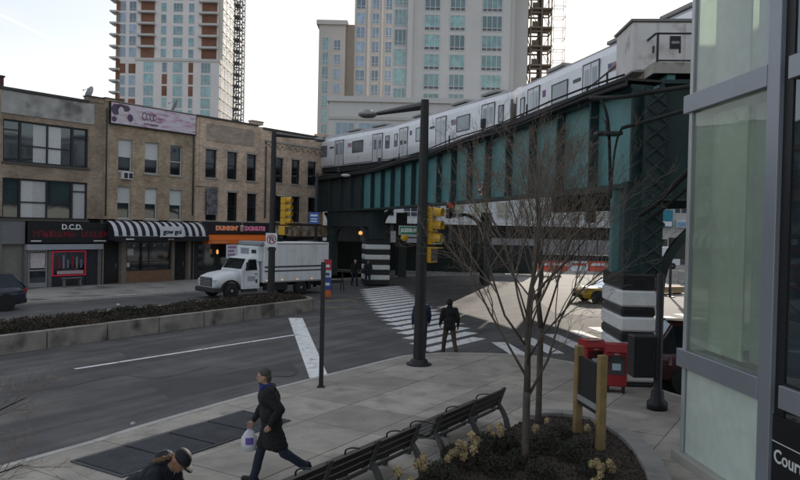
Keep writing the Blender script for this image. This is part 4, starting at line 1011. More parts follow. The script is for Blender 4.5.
wrapw = M('white_plastic_wrap', (.72,.72,.72), .42, var=.1, scale=4, bump=.25, bscale=14); wrapk = M('black_plastic_wrap', (.018,.019,.022), .32, var=.4, scale=5, bump=.4, bscale=12)
zz = [(.0,.26,1),(.26,.64,0),(.64,.86,1),(.86,1.26,0),(1.26,1.52,1),(1.52,1.9,0),(1.9,2.14,1),(2.14,2.56,0),(2.56,2.98,1)]
for q, (a, b_, k) in enumerate(zz):
    e = .0 if k else .012
    hw = .5+e; j = random.uniform(-.015,.015)
    vbuild(rbox(c0+Vector((-.05,.5,0)), radians(-3)+j*.5, -hw+.09, hw-.05, -hw-.35, hw+.75, a+.003, b_-.003, None, .05), 'wrap_band', wrapk if k else wrapw)
c1 = Vector((5.82,19.3,0))
isec(c1, ca, .17, .25, 2.9, GZ0, 'column', gteal)
# cross girder running to the right over the street
q0 = Vector((6.55,18.35,0)); q1 = Vector((11.2,17.7,0))
QS = [q0.lerp(q1, k/4) for k in range(5)]
for i in range(4):
    vbuild(plate(QS[i], QS[i+1], .0, .04, 4.95, 7.75), 'web_panel', gdark)
    vbuild(plate(QS[i], QS[i+1], -.2, .24, 4.85, 4.95), 'flange', gdark); vbuild(plate(QS[i], QS[i+1], -.2, .24, 7.75, 7.85), 'flange', gdark)
    t = (q1-q0).normalized(); vbuild(plate(QS[i]-t*.05, QS[i]+t*.05, .041, .2, 4.95, 7.75), 'stiffener', gdark)
# curved knee brace below the cross girder
def knee(p, dirv, L_, H_, ztop, name='knee_brace', w=.22):
    m_ = MB(); rows = []; n = Vector((-dirv.y, dirv.x, 0))*w/2
    for k in range(11):
        a = pi/2*k/10; x = L_*(1-cos(a)); z = ztop-H_*(1-sin(a)); x2 = L_*(1-cos(a)*.86); z2 = ztop-.01-H_*(1-sin(a))*1.0
        A_ = p+dirv*x; r_ = .13
        tx = Vector((dirv.x*sin(a)*L_, dirv.y*sin(a)*L_, H_*cos(a))).normalized(); nn = Vector((-dirv.x*cos(a), -dirv.y*cos(a), sin(a)))
        c_ = Vector((A_.x, A_.y, z)); rows.append([c_-n-nn*r_*.0, c_+n-nn*r_*.0, c_+n-nn*r_*1.6, c_-n-nn*r_*1.6])
    m_.extr(None, rows); vbuild(m_, name, gshade)
isec(Vector((11.3,17.75,0)), ca, .3, .3, 0, 7.7, 'column', gdark)
knee(Vector((6.55,18.4,0)), (q1-q0).normalized(), 2.6, 2.3, 4.84)
# far columns with arched portal to the left
for (cx, cy, w, wrap) in ((-1.65,49.6,.42,True), (-5.35,57.0,.36,False), (.1,58.5,.35,False), (6.2,52,.3,False), (-10.5,66,.4,False)):
    c = Vector((cx, cy, 0)); isec(c, radians(20), w, w, 0, GZ0, 'column', gshade if not wrap else gdark)
    if wrap:
        for q in range(9):
            hw = .84+(0 if q%2==0 else .012); zq = .05+q*.345; vbuild(rbox(c, radians(12), -hw, hw, -hw, hw, zq+.003, zq+.342, None, .05), 'wrap_band', wrapk if q%2==0 else wrapw)
pd = (Vector((-5.35,57.0,0))-Vector((-1.65,49.6,0))).normalized()
vbuild(plate(Vector((-1.65,49.6,0)), Vector((-5.35,57.0,0)), -.3, .3, 4.0, 5.15), 'portal_beam', gshade)
knee(Vector((-5.25,56.8,0)), -pd, 1.5, 2.4, 4.0); knee(Vector((-2.0,49.9,0)), pd, 1.5, 2.4, 4.0); knee(Vector((-5.5,57.2,0)), pd, 1.3, 2.4, 5.1)
knee(Vector((-1.3,49.4,0)), Vector((.35,-.93,0)), 2.0, 1.6, 5.15); knee(Vector((6.0,51.5,0)), Vector((-.75,.65,0)), 2.0, 1.6, 5.15)
# platform end with railing and signal cabin on top of the cross girder
pf = thing('signal_cabin', 'weathered grey signal cabin with double doors on a railed platform beside the track', 'cabin', (6.95,20.0,8.55))
pal = M('weathered_grey_panels', (.74,.70,.68), .7, var=.12, scale=1.2, stain=((.40,.36,.31), 1.6, .55, .72))
edge_m = M('pale_platform_edge', (.42,.39,.35), .8, var=.2, scale=2, stain=((.2,.13,.08), 2.5, .55, .7))
px = Vector((1,-.07,0)).normalized(); py_ = Vector((.02,1,0)).normalized()
def pfbox(x0,x1,y0,y1,z0,z1,name,mt,parent=pf,ch=0):
    m_ = MB(); mt_ = Matrix(((px.x,py_.x,0,0),(px.y,py_.y,0,0),(0,0,1,0),(0,0,0,1))); (m_.bbox(x0,x1,y0,y1,z0,z1,ch,0,mt_) if ch else m_.box(x0,x1,y0,y1,z0,z1,0,mt_)); return m_.build(name, mt, parent)
pfbox(0,4.4,0,2.6,0,.06,'platform',M('platform_deck',(.2,.19,.18),.85)); pfbox(0,4.4,-.06,-.002,-.14,.16,'edge_beam',edge_m); pfbox(-.06,-.002,-.06,8.2,-.14,.16,'edge_beam',edge_m)
pfbox(0,1.2,2.602,8.0,0,.06,'platform',MATS['platform_deck'])
for x in (.35,2.2,4.2): pfbox(x,x+.22,.05,2.5,-.5,-.16,'bracket',gteal)
for y in (3.2,5.4,7.4): pfbox(.02,1.1,y,y+.2,-.62,-.14,'bracket',gteal)
rm = dark_metal
for x in (.03,1.05,2.1,3.2,4.3): pfbox(x,x+.05,-.02,.03,.16,.98,'rail_post',rm)
for y in (2.4,5.0,7.9): pfbox(-.03,.03,y,y+.06,.16,.98,'rail_post',rm)
pfbox(.03,4.36,-.02,.03,.94,.985,'handrail',rm); pfbox(-.02,.03,.03,8,.94,.985,'handrail',rm); pfbox(.03,4.36,-.015,.025,.2,.24,'handrail',rm)
pfbox(-.42,3.2,.75,2.4,.07,1.5,'cabin_body',pal,pf,.03); pfbox(-.48,3.25,.68,2.5,1.5,1.57,'roof',M('cabin_roof',(.25,.24,.23),.7))
m_ = MB()
for x0, x1 in ((-.3,.24),(.32,.98),(1.06,1.72),(1.8,2.5)):
    d = pfbox(x0,x1,.715,.748,.12,1.44,'door',pal); pfbox(x1-.1,x1-.05,.7,.714,.6,.8,'handle',rm,d)
for x0 in (.62,1.82): pfbox(x0,x0+.3,.69,.713,.72,1.08,'warning_plate',M('black_plate',(.02,.02,.022),.5)); 
for x0 in (.66,1.86): pfbox(x0,x0+.22,.682,.689,.86,.93,'plate_print',M('plate_print',(.35,.35,.35),.6))
# ================================================================== TRAIN
bodym = M('brushed_stainless_car', (.82,.825,.85), .42, .2, var=.07, scale=1.2, stain=((.55,.53,.53), 1.1, .6, .8)); roofcar = M('car_roof_grey', (.34,.33,.33), .7, var=.15, scale=1); under = M('underfloor', (.03,.03,.032), .8)
dr = M('door_leaf_steel', (.62,.63,.66), .4, .3, var=.05); dframe = M('door_frame_dark', (.08,.08,.085), .5); cwin = MGlass('train_window', (.9,.95,1), .04, (.16,.18,.2), .5)
CL, CW = 15.25, 2.65
def car_profile(): 
    return [(-CW/2,.95),(-CW/2-.03,1.6),(-CW/2,3.0),(-CW/2+.12,3.3),(-CW/2+.42,3.53),(-.55,3.66),(0,3.69),(.55,3.66),(CW/2-.42,3.53),(CW/2-.12,3.3),(CW/2,3.0),(CW/2+.03,1.6),(CW/2,.95)]
def make_car(label, loc, rz):
    c = thing('train_car', label, 'train car', loc, rz, 'cars of the elevated train')
    pr_ = car_profile(); n = len(pr_); b = MB(); 
    rows = [[(x,y,z) for y,z in pr_] for x in (0,.18,CL-.18,CL)]
    for r in (0,3): rows[r] = [(rows[r][k][0], y*.97, z-.01 if z > 1 else z) for k,(y,z) in enumerate(pr_)]
    vs = [p for r in rows for p in r]; fs = []; mi = []
    for r in range(3):
        for i in range(n-1): fs.append((r*n+i,r*n+i+1,(r+1)*n+i+1,(r+1)*n+i)); mi.append(1 if 3 <= i <= 8 else 0)
    fs += [tuple(range(n-1,-1,-1)), tuple(range(3*n,4*n))]; mi += [0,0]; o = len(b.v); b.v += vs
    for f_, m__ in zip(fs, mi): b.f.append(f_); b.mi.append(m__); b.sm.append(False)
    b.build('body', [bodym, roofcar], c)
    for xr in (3.0, 8.6, 12.2): MB().bbox(xr-.9,xr+.9,-.75,.75,3.68,3.84,.03).build('roof_unit', roofcar, c)
    b = MB(); b.box(.3,CL-.3,-CW/2+.1,CW/2-.1,.55,.947); b.build('underframe', under, c)
    for x in (2.2,CL-2.2):
        b = MB(); 
        for s_ in (-.72,.72): 
            for dx in (-.9,.9): b.lathe([(.1,-.07),(.43,-.06),(.43,.06),(.1,.07)],14,0,(x+dx,s_,.43),'y')
        b.box(x-1.4,x+1.4,-.95,-.82,.38,.54); b.box(x-1.4,x+1.4,.82,.95,.38,.54); b.build('bogie', under, c)
    for sgn in (-1,1):
        y = sgn*(CW/2+.02); yy = lambda d: (y, y+sgn*d) if sgn > 0 else (y+sgn*d, y)
        for xd in (2.1,7.62,13.15):
            f = MB(); y0,y1 = yy(.025); f.box(xd-.68,xd-.62,y0,y1,1.0,3.0); f.box(xd+.62,xd+.68,y0,y1,1.0,3.0); f.box(xd-.62,xd+.62,y0,y1,2.94,3.0); f.box(xd-.012,xd+.012,y0,y1,1.02,2.94); d = f.build('door_frame', dframe, c)
            for s2 in (-1,1):
                y0,y1 = yy(.018); xa_, xb_ = (xd-.62,xd-.014) if s2 < 0 else (xd+.014,xd+.62); MB().box(xa_,xb_,y0,y1,1.0,2.94).build('door_leaf', dr, d)
                y0,y1 = yy(.022); xm_ = (xa_+xb_)/2; MB().box(xm_-.19,xm_+.19,y0,y1,1.85,2.75).build('door_pane', cwin, d)
        for xw, wd in ((4.85,1.55),(10.4,1.55),(.82,.5),(14.45,.5)):
            f = MB(); y0,y1 = yy(.03); a_,b_,c_,d_ = xw-wd/2,xw+wd/2,1.82,2.72
            f.box(a_,b_,y0,y1,c_,c_+.05); f.box(a_,b_,y0,y1,d_-.05,d_); f.box(a_,a_+.05,y0,y1,c_+.05,d_-.05); f.box(b_-.05,b_,y0,y1,c_+.05,d_-.05); w_ = f.build('window', dframe, c)
            y0,y1 = yy(.015); MB().box(a_+.05,b_-.05,y0,y1,c_+.05,d_-.05).build('pane', cwin, w_)
        y0,y1 = yy(.012)
        
        for xa_, xb_ in ((.25,1.38),(2.82,6.9),(8.34,12.43),(13.87,15.0)):
            for z in (1.16,1.30,1.44,1.58): MB().box(xa_,xb_,yy(.012)[0],yy(.012)[1],z,z+.028).build('flute', dr, c)
        MB().box(6.1,6.75,yy(.012)[0],yy(.012)[1],2.42,2.56).build('car_number_plate', dframe, c); MB().box(3.1,3.4,yy(.012)[0],yy(.012)[1],2.35,2.65).build('line_disc', M('purple_line_disc',(.22,.08,.26),.5), c)
        y0,y1 = yy(.012)
        MB().box(.2,CL-.2,y0,y1,1.0,1.06).build('sill_strip', dframe, c)
        MB().box(8.95,9.5,y0,y1,2.3,2.62).build('flag_decal', M('flag_stripes',(.42,.26,.29),.6,var=.4,scale=8), c)
        MB().box(8.95,9.17,y0-.004 if sgn<0 else y0,y1 if sgn<0 else y1+.004,2.46,2.62).build('flag_canton', M('flag_blue',(.12,.15,.32),.6), c)
    for xe, s_ in ((0,-1),(CL,1)):
        b = MB(); x0,x1 = (xe-.06,xe-.002) if s_ < 0 else (xe+.002,xe+.06); b.box(x0,x1,-.42,.42,1.0,2.95); b.build('end_door', dframe, c)
        b = MB(); x0,x1 = (xe-.03,xe-.002) if s_ < 0 else (xe+.002,xe+.03); b.box(x0,x1,-1.1,-.6,1.9,2.7); b.box(x0,x1,.6,1.1,1.9,2.7); b.build('end_pane', cwin, c)
        b = MB()
        for yy_ in (-1.25,1.25): b.box(xe+(-.14 if s_<0 else .0),xe+(.0 if s_<0 else .14),yy_-.03,yy_+.03,1.1,2.9)
        b.build('gate_spring', M('gate_chain',(.16,.14,.09),.6), c)
    return c
def place_car(A, B, zr): # near (camera side) lower edge from A (far) to B (near)
    A, B = Vector((*A,0)), Vector((*B,0)); t = (B-A).normalized(); nl = Vector((-t.y, t.x, 0)); org = A+nl*CW/2; org.z = zr; return org, atan2(t.y, t.x)
zr = GZ1+.1
o, r = place_car((5.72,36.4),(9.35,21.6), zr); car = make_car('silver subway car at the right of the train, nearest the signal cabin', o, r)
for (A, B), lb in zip((((-.75,51.0),(5.55,36.95)), ((-9.3,63.3),(-1.1,51.55))), ('silver subway car in the middle of the train behind the bent street lamp','silver subway car at the left end of the train beside the corner building')):
    o, r = place_car(A, B, zr); c_ = copy_tree(car); c_.location = o; c_.rotation_euler = (0,0,r); c_['label'] = lb
# red notice on the girder, cables and old bracket by the column
ip = min(range(len(ST)-1), key=lambda k: abs(ST[k].y-29.6)); a = ST[ip]; t = (ST[ip+1]-a).normalized(); n = Vector((t.y,-t.x,0))
w = D(484,183,29.2); s = thing('notice_sign', 'small white notice with red print on the teal girder', 'sign', a+t*.9+n*-.0+Vector((0,0,5.42)), atan2(-t.y,-t.x))
MB().box(-.22,.22,-.02,.0,0,.55).build('plate', white_p, s); MB().box(-.17,.17,-.026,-.021,.05,.2).build('print', lett_r, s); MB().box(-.17,.17,-.026,-.021,.3,.48).build('print', M('red_print',(.5,.05,.05),.5), s)
def cable(p, label, r=.03, sag=0):
    pts = catmull([Vector(q) for q in p], 8); o = pts[0].copy(); b = MB(); b.tube([q-o for q in pts], r, 6); return tag(b.build('cable', rubber, None, o), label, 'cable')
cable([D(590,98,19.0),D(622,97,17.4),D(660,91,16.8),D(700,85,15.5)], 'upper black cable slung from the girder to the glass building', .055)
cable([D(622,128,17.3),D(655,119,16.5),D(700,106,15.0)], 'lower pale cable slung past the cross girder', .045)
cable([D(600,98,19),D(606,112,18.6),D(609,135,18.6),D(610,185,18.6),D(608,200,18.7)], 'vertical black conduit hanging down the girder end', .045)
cable([D(622,128,17.4),D(617,140,17.6),D(613,165,17.7),D(611,198,17.8)], 'curved conduit dropping beside the main column', .03)
cable([D(640,215,17.5),D(655,205,16.9),D(670,190,16.2),D(700,160,15.2)], 'thick black cable rising under the cross girder to the right', .06)
cable([D(645,222,17.5),D(665,207,16.6),D(685,190,15.8),D(702,172,15)], 'thin black cable rising under the cross girder to the right', .035)
s = thing('floodlight', 'dark flat floodlight on a stalk at the end of the teal girder', 'floodlight', D(608,134,18.4))
MB().bbox(-.33,.33,-.2,.2,-.04,.05,.02).build('lamp_head', dark_metal, s); b = MB(); b.tube([(0,.1,.05),(0,.2,.3),(-.05,.5,.5)],.03,6); b.build('stalk', dark_metal, s)
# hoarding and fence beyond the viaduct
hm = M('dark_green_hoarding',(.022,.028,.026),.8,var=.25,scale=.7)
s = thing('hoarding', 'long dark hoarding closing the lot beyond the elevated railway', 'hoarding', (-9.5,64.5,.12), radians(-4))
for k in range(17):
    MB().box(k*1.25+.01,k*1.25+1.24,-.03+.012*(k%2),.03,.05,2.55).build('board', hm, s)
    MB().box(k*1.25-.04,k*1.25+.04,.031,.11,0,2.5).build('post', dark_metal, s)
s = thing('mesh_fence', 'pale grey mesh fence raised along the far side of the bright street', 'fence', (9.3,76,0), radians(-3))
fm_ = M('grey_fence_mesh',(.24,.25,.255),.7,var=.12,scale=1.5)
for k in range(9):
    MB().box(k*1.9+.03,k*1.9+1.87,-.02,.02,1.55,3.1).build('mesh_panel', fm_, s); b = MB(); b.box(k*1.9-.05,k*1.9+.05,-.06,.06,0,3.3); b.build('post', dark_metal, s)
    b = MB()
    for q in range(7): b.box(k*1.9+.1+q*.26,k*1.9+.1+q*.26+.06,-.02,.02,.5,1.45)
    b.box(k*1.9+.03,k*1.9+1.87,-.03,.03,1.45,1.53); b.build('baluster_panel', dark_metal, s)
ob = M('orange_barrier_plastic',(.62,.10,.05),.5,var=.1,scale=3)
bar_pts = [(9.0,70),(11,70.6),(13,71.1),(15,71.6),(17.2,72.4),(19.2,72.9),(21.3,73.4)]
def barrier(x, y, mt, label):
    s = thing('road_barrier', label, 'barrier', (x,y,.005), radians(14), 'road barriers along the bright street')
    m_ = MB(); m_.prism([(0,-.25),(1.85,-.25),(1.85,.25),(0,.25)],0,.35,0,[(0,-.12),(1.85,-.12),(1.85,.12),(0,.12)]); m_.build('base', mt, s); MB().box(0.02,1.83,-.1,.1,.352,1.0).build('upper', mt, s); MB().box(.15,1.7,-.108,-.101,.55,.8).build('reflector', MATS['white_paint'] if mt is ob else ob, s)
for k,(x,y) in enumerate(bar_pts): barrier(x, y, white_p if k == 4 else ob, ['orange water-filled barrier at the left end of the row','second orange barrier from the left end of the row','third orange barrier from the left end of the row','orange barrier just left of the white one','single white barrier in the orange row','orange barrier just right of the white one','orange barrier at the right end of the row beside the column'][k])
# ================================================================== GLASS BUILDING ON THE RIGHT
BO = Vector((4.9,12.2,0)); BD = Vector((.074,-1,0)).normalized(); BN = Vector((BD.y,-BD.x,0))  # BN points to the plaza
BRZ = atan2(BD.y, BD.x)
def BP(px, py):
    d = ray(px, py); t = (BO-CAMP).dot(BN)/d.dot(BN); w = CAMP+d*t; return (w-BO).dot(BD), w.z
gb = thing('glass_building', 'glass corner building with grey aluminium frames and frosted green panes', 'building', BO, BRZ)
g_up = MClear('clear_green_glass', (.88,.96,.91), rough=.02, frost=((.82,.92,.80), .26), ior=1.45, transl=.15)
g_top = MClear('pale_green_glass', (.9,.97,.93), rough=.02, frost=((.90,.95,.90), .34), ior=1.45, transl=.12)  # paler copy; sky brightness of the upper panes put into the frost
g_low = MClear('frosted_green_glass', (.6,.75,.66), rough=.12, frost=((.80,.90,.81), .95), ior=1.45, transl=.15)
g_end = MClear('clear_end_glass', (.93,.98,.95), rough=.02, frost=((.6,.72,.62), .10), ior=1.5)
g_clr = MClear('water_clear_glass', (1,1,1), ior=1.02)
g_end2 = MClear('fritted_end_glass', (.9,.97,.93), rough=.02, frost=((.80,.90,.76), .70), ior=1.5, transl=.65)
g_dk = MGlass('dark_mirror_glass', (.75,.85,.9), .03, (.03,.04,.045), 0)
sealk = M('black_gasket', (.012,.012,.014), .5)
m0, m1 = BP(768.5,240)[0], BP(781,240)[0]; m2 = BP(790,240)[0]
TZ = [(1.74,2.04),(6.04,6.34),(10.4,10.7)]; HT = 12.0; LN = 15.0
def gbx(x0,x1,y0,y1,z0,z1,name,mt,ch=.008): return MB().bbox(x0,x1,y0,y1,z0,z1,ch).build(name, mt, gb)
# plinth and ledge
MB().box(-.12,LN,-.16,5.8,0,.30).build('plinth', M('pale_ledge_stone',(.42,.40,.36),.8,var=.12,scale=2), gb)
bays = [(.07,m0)] ; x = m2; 
muls = [(m0,m1)]
while x < LN-1: 
    nx_ = x+2.35; bays.append((x, min(nx_,LN-.2))); muls.append((nx_, nx_+(m1-m0))); x = nx_+(m2-m0)
zs_ = [(.30,1.74),(2.04,6.04),(6.34,10.4)]
for a, b in muls: gbx(a,b,-.09,.14,.302,HT,'mullion',alu)
for a, b in muls: MB().box(b+.002,b+(m2-m1),-.02,.1,.302,HT).build('gasket', sealk, gb)
gbx(-.035,.065,-.05,.05,.302,HT,'corner_post',M('pale_corner_post',(.5,.52,.5),.4,.2))
for i,(a,b) in enumerate(bays):
    bay_i = i
    for k,(c,d) in enumerate(TZ):
        gbx(a+(-.22 if i==0 else .002),b-.002,-.10,.13,c,d,'transom',alu)
    for k,(c,d) in enumerate(zs_):
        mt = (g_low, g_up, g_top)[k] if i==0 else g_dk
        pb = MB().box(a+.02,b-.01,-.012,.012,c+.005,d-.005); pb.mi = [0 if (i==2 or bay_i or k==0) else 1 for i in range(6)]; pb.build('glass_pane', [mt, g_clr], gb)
        f = MB(); f.box(a+.001,a+.02,-.03,.03,c,d); f.box(b-.0095,b-.001,-.03,.03,c,d); f.box(a+.02,b-.01,-.03,.03,c,c+.03) if i else None; f.build('glazing_bead', sealk if i else alu, gb)
# end wall
for y in (.9,1.75,2.6,3.45,4.3): gbx(-.03,.06,y,y+.07,.302,HT,'mullion',alu)
for c,d in TZ: gbx(-.22,.09,.135,5.0,c,d,'transom',alu)
for k,(c,d) in enumerate(zs_):
    for q,y in enumerate((.06,.97,1.82,2.67,3.52)): MB().box(-.008,.008,y,y+(.84 if q==0 else .78),c+.005,d-.005).build('glass_pane', g_end if k == 0 or q > 1 else g_end2, gb)
for c,d in TZ: MB().box(.12,LN,.6,5.6,c+.05,d-.05).build('floor_slab', M('pale_floor_slab',(.3,.31,.3),.8), gb)
MB().box(.5,LN,4.6,5.6,.31,HT).build('core_wall', M('grey_core_wall',(.16,.175,.17),.8), gb)
xa_, xb_ = BP(726,230)[0], BP(746,230)[0]
for c,d in ((2.05,6.0),(6.4,10.3)):  # added panels; bands of light behind the glass put into their colours
    up_ = c > 5  # upper set paler, standing in for sky brightness
    MB().box(.12,xa_,.30,.33,c,d).build('light_tone_panel', M('pale_green_light_tone_%d' % up_, (.88,.93,.86) if up_ else (.78,.88,.70), .7, var=.1, scale=3), gb); MB().box(xa_+.01,xb_,.42,.45,c,d).build('light_tone_panel', M('blue_grey_light_tone_%d' % up_, (.72,.79,.84) if up_ else (.44,.52,.49), .7, var=.1, scale=2), gb)
    MB().box(xb_+.01,m0+.2,.62,.65,c,d).build('light_tone_panel', M('grey_light_tone_%d' % up_, (.58,.64,.68) if up_ else (.24,.28,.26), .7, var=.15, scale=1.5), gb)
MB().box(1.55,1.9,.7,1.05,.31,HT).build('column', M('inner_column',(.24,.26,.26),.7), gb)
MB().box(m1+.1,LN,.5,.6,.31,HT).build('inner_blind', M('dark_inner_wall',(.05,.055,.06),.8), gb)
MB().box(-.05,LN,-.05,5.7,HT,HT+.25).build('roof', alu, gb)
# station sign on the lower dark bay
sx0,sz0 = BP(791,395)
s = thing('station_sign', 'black station sign with white Court Sq lettering on the glass building', 'sign', BO+BD*(m1+.012)+BN*.013, BRZ)
MB().box(.0,2.2,-.03,-.001,.36,1.62).build('sign_board', sign_k, s)
zl = BP(772,438)[1]; MB().box(.0,2.2,-.034,-.0305,zl-.006,zl+.006).build('rule', lett_w, s)
lz = BP(777,455)[1]; lettering('Court Sq', .25, lett_w, s, (.045,-.032,lz), ext=.002, bold=.004, align='LEFT')
# ================================================================== PLANTER BED, BENCHES
BE0 = Vector((-1.04,9.14,0)); BE1 = Vector((2.13,14.1,0)); bd = (BE1-BE0).normalized(); bnr = Vector((bd.y,-bd.x,0))   # right of the bench
bed = thing('planting_bed', 'dark mulched planting bed with a curved pale concrete kerb behind the benches', 'planter', (2.2,11.2,.15))
bo = bed.location
outer_pts = [BE1+bd*.45+bnr*.22+Vector((0,.0,0)), Vector((2.75,14.75,0)), Vector((3.25,14.85,0)), Vector((3.75,14.72,0)), Vector((4.12,14.45,0)), Vector((4.32,13.8,0)), Vector((4.42,12.8,0)), Vector((4.3,11.5,0)), Vector((4.0,10.2,0)), Vector((3.4,8.8,0)), Vector((2.5,7.6,0))]
oc = resample(catmull(outer_pts, 8), 1.1); 
oc_f = resample(catmull(outer_pts, 8), .28); ic_f = offset2(oc_f, .34)
per = 4; kerbp = M('pale_bed_kerb', (.30,.29,.27), .88, var=.15, scale=2, bump=.15, stain=((.2,.19,.17),1.4,.52,.7))
for k in range(0, len(oc_f)-1, per):
    e = min(k+per, len(oc_f)-1); pol = [oc_f[i]-bo for i in range(k,e+1)]+[ic_f[i]-bo for i in range(e,k-1,-1)]
    t = (pol[1]-pol[0]).normalized()*.006; pol[0] += t; pol[-1] += t
    pol = [(p.x,p.y) for p in pol]
    if area(pol) < 0: pol.reverse()
    MB().prism(pol, -.04, .17).build('kerb_section', kerbp, bed)
bedpoly = [p for p in ic_f] + [BE0-bd*1.5+bnr*.3, BE1+bd*.3+bnr*.3]
pol = [(p.x-bo.x,p.y-bo.y) for p in bedpoly]
if area(pol) < 0: pol.reverse()
soil2 = M('bark_mulch', (.060,.046,.036), .95, var=.5, scale=9, bump=1.0, bscale=30)
MB().prism(pol, -.03, .10).build('soil', soil2, bed)
bp_ = [(p.x,p.y) for p in bedpoly]
def inpoly(x,y,pl):
    r = False
    for i in range(len(pl)):
        a,b = pl[i-1],pl[i]
        if (a[1]>y)!=(b[1]>y) and x < (b[0]-a[0])*(y-a[1])/(b[1]-a[1])+a[0]: r = not r
    return r
def bed_region(rnd):
    while True:
        x,y = rnd.uniform(-2,4.5), rnd.uniform(7.5,15)
        if inpoly(x,y,bp_): return x,y,rnd.uniform(0,.025)
mu = leafy(bed_region, 9000, .25, None, .022, 21, 'mulch_chips', M('mulch_chip',(.05,.038,.03),.95,var=.6,scale=11), bed, bo, .4); mu['kind'] = 'stuff'
# shrubs: dark leafy mounds
leafm = M('dark_shrub_leaf', (.056,.058,.04), .7, var=.5, scale=6, rnd=.25, stain=((.05,.04,.026),3,.5,.65))
def shrub_mesh(seed, R_, H_, n, size=.028):
    rnd = random.Random(seed); vs = []; fs = []
    for _ in range(n):
        th = rnd.uniform(0,2*pi); u = rnd.uniform(0,1); ph = math.acos(1-u); rr_ = rnd.uniform(.55,1)**.5
        lump = 1+.22*mnoise.noise(Vector((cos(th)*2,sin(th)*2,seed*1.7+u*2)))
        c = Vector((cos(th)*sin(ph)*R_*rr_*lump, sin(th)*sin(ph)*R_*rr_*lump, cos(ph)*H_*rr_*lump)); s_ = size*rnd.uniform(.6,1.4)
        ax = Vector((rnd.gauss(0,1),rnd.gauss(0,1),rnd.gauss(.5,1))).normalized(); b_ = ax.orthogonal().normalized(); b_ = Quaternion(ax, rnd.uniform(0,6.28))@b_
        o = len(vs); vs += [c-b_*s_, c+ax.cross(b_)*s_*.4, c+b_*s_, c-ax.cross(b_)*s_*.4]; fs.append((o,o+1,o+2,o+3))
    me = bpy.data.meshes.new('foliage'); me.from_pydata([tuple(v) for v in vs],[],fs); me.materials.append(leafm); return me
stemm = M('brown_stem', (.06,.045,.033), .9)
shr_m = [shrub_mesh(k, .38, .40, 1700) for k in range(3)]
st_b = MB(); 
for k in range(6): st_b.tube([(0,0,0),(.2*cos(k),.2*sin(k),.22)],.012,4)
st_me = st_b.mesh('stem', stemm)
shr = [(455,455),(470,437),(478,462),(497,470),(508,446),(521,462),(545,447),(553,466),(575,455),(560,436),(541,473),(580,474),(500,430),(487,449),(595,470),(530,440),(440,478)]
sl_ = ['dark low shrub behind the bench end','small dark shrub beside the second bench','dark round shrub below the yellow flower heads','dark shrub left of the near tree trunk','dark shrub behind the near tree trunk','dark shrub right of the near tree trunk','dark shrub in the middle of the bed','round shrub between the near trunk and the notice board','dark shrub at the foot of the near timber post','dark shrub behind the near timber post','low dark shrub at the lower edge beside the near trunk','dark shrub by the curved kerb at the lower edge','dark shrub at the back of the bed near the bench','brown shrub in front of the bench end','dark shrub against the curved kerb','small shrub between the two tree trunks','dark shrub at the lower left end of the bed']
for k,(px_,py_) in enumerate(shr):
    w = G(px_,py_,.3); w.z = .24
    if not inpoly(w.x,w.y,bp_) or k in (7,11,15): continue
    s = thing('shrub', sl_[k], 'shrub', w, k*1.1, 'dark shrubs in the planting bed'); f_ = random.uniform(.62,.9)
    inst('foliage', shr_m[k%3], s, (0,0,0), 0, None, (f_,f_,f_)); inst('stem', st_me, s)
# dried hydrangea heads
drym = M('dried_flower_head', (.52,.40,.22), .9, var=.35, scale=20, rnd=.15)
def head_mesh(seed):
    rnd = random.Random(seed); vs = []; fs = []
    for _ in range(170):
        d = Vector((rnd.gauss(0,1),rnd.gauss(0,1),rnd.gauss(0,1))).normalized(); c = Vector((d.x*.085,d.y*.085,d.z*.105))*rnd.uniform(.55,1.05)
        ax = (d+Vector((rnd.gauss(0,.6),rnd.gauss(0,.6),rnd.gauss(0,.6)))).normalized(); b_ = ax.orthogonal().normalized(); s_ = rnd.uniform(.016,.03); o = len(vs)
        q = ax.cross(b_); vs += [c-b_*s_, c+q*s_*.8, c+b_*s_, c-q*s_*.8]; fs.append((o,o+1,o+2,o+3))
    me = bpy.data.meshes.new('flower_head'); me.from_pydata([tuple(v) for v in vs],[],fs); me.materials.append(drym); return me
hm_ = [head_mesh(k) for k in range(3)]
for k,((px_,py_),nh,lb) in enumerate([((405,477),2,'pale dried hydrangea at the lower left end of the bed'),((423,465),3,'pale dried hydrangea behind the first bench'),((443,457),2,'small pale dried hydrangea left of the big yellow cluster'),((462,449),5,'largest pale yellow dried hydrangea cluster in the bed'),((477,441),3,'pale dried hydrangea just right of the big cluster'),((497,433),3,'pale dried hydrangea nearest the end of the second bench'),((603,465),4,'pale dried hydrangea beside the near timber post'),((598,478),3,'pale dried hydrangea below the near timber post'),((592,427),2,'pale dried hydrangea between the two timber posts'),((541,425),1,'single small dried flower head behind the trunks')]):
    w = G(px_,py_,.62); 
    s = thing('hydrangea', lb, 'plant', (w.x,w.y,.24), k*.7, 'dried hydrangeas in the planting bed'); rnd = random.Random(k)
    for q in range(nh+1):
        p = Vector((rnd.gauss(0,.085),rnd.gauss(0,.085),.38+rnd.uniform(-.1,.1))); b = MB(); b.tube([(p.x*.3,p.y*.3,0),(p.x*.8,p.y*.8,p.z*.6),p],.008,4); b.build('stem', stemm, s); f_ = rnd.uniform(.5,.85); inst('flower_head', hm_[q%3], s, p, q, None, (f_,f_,f_))
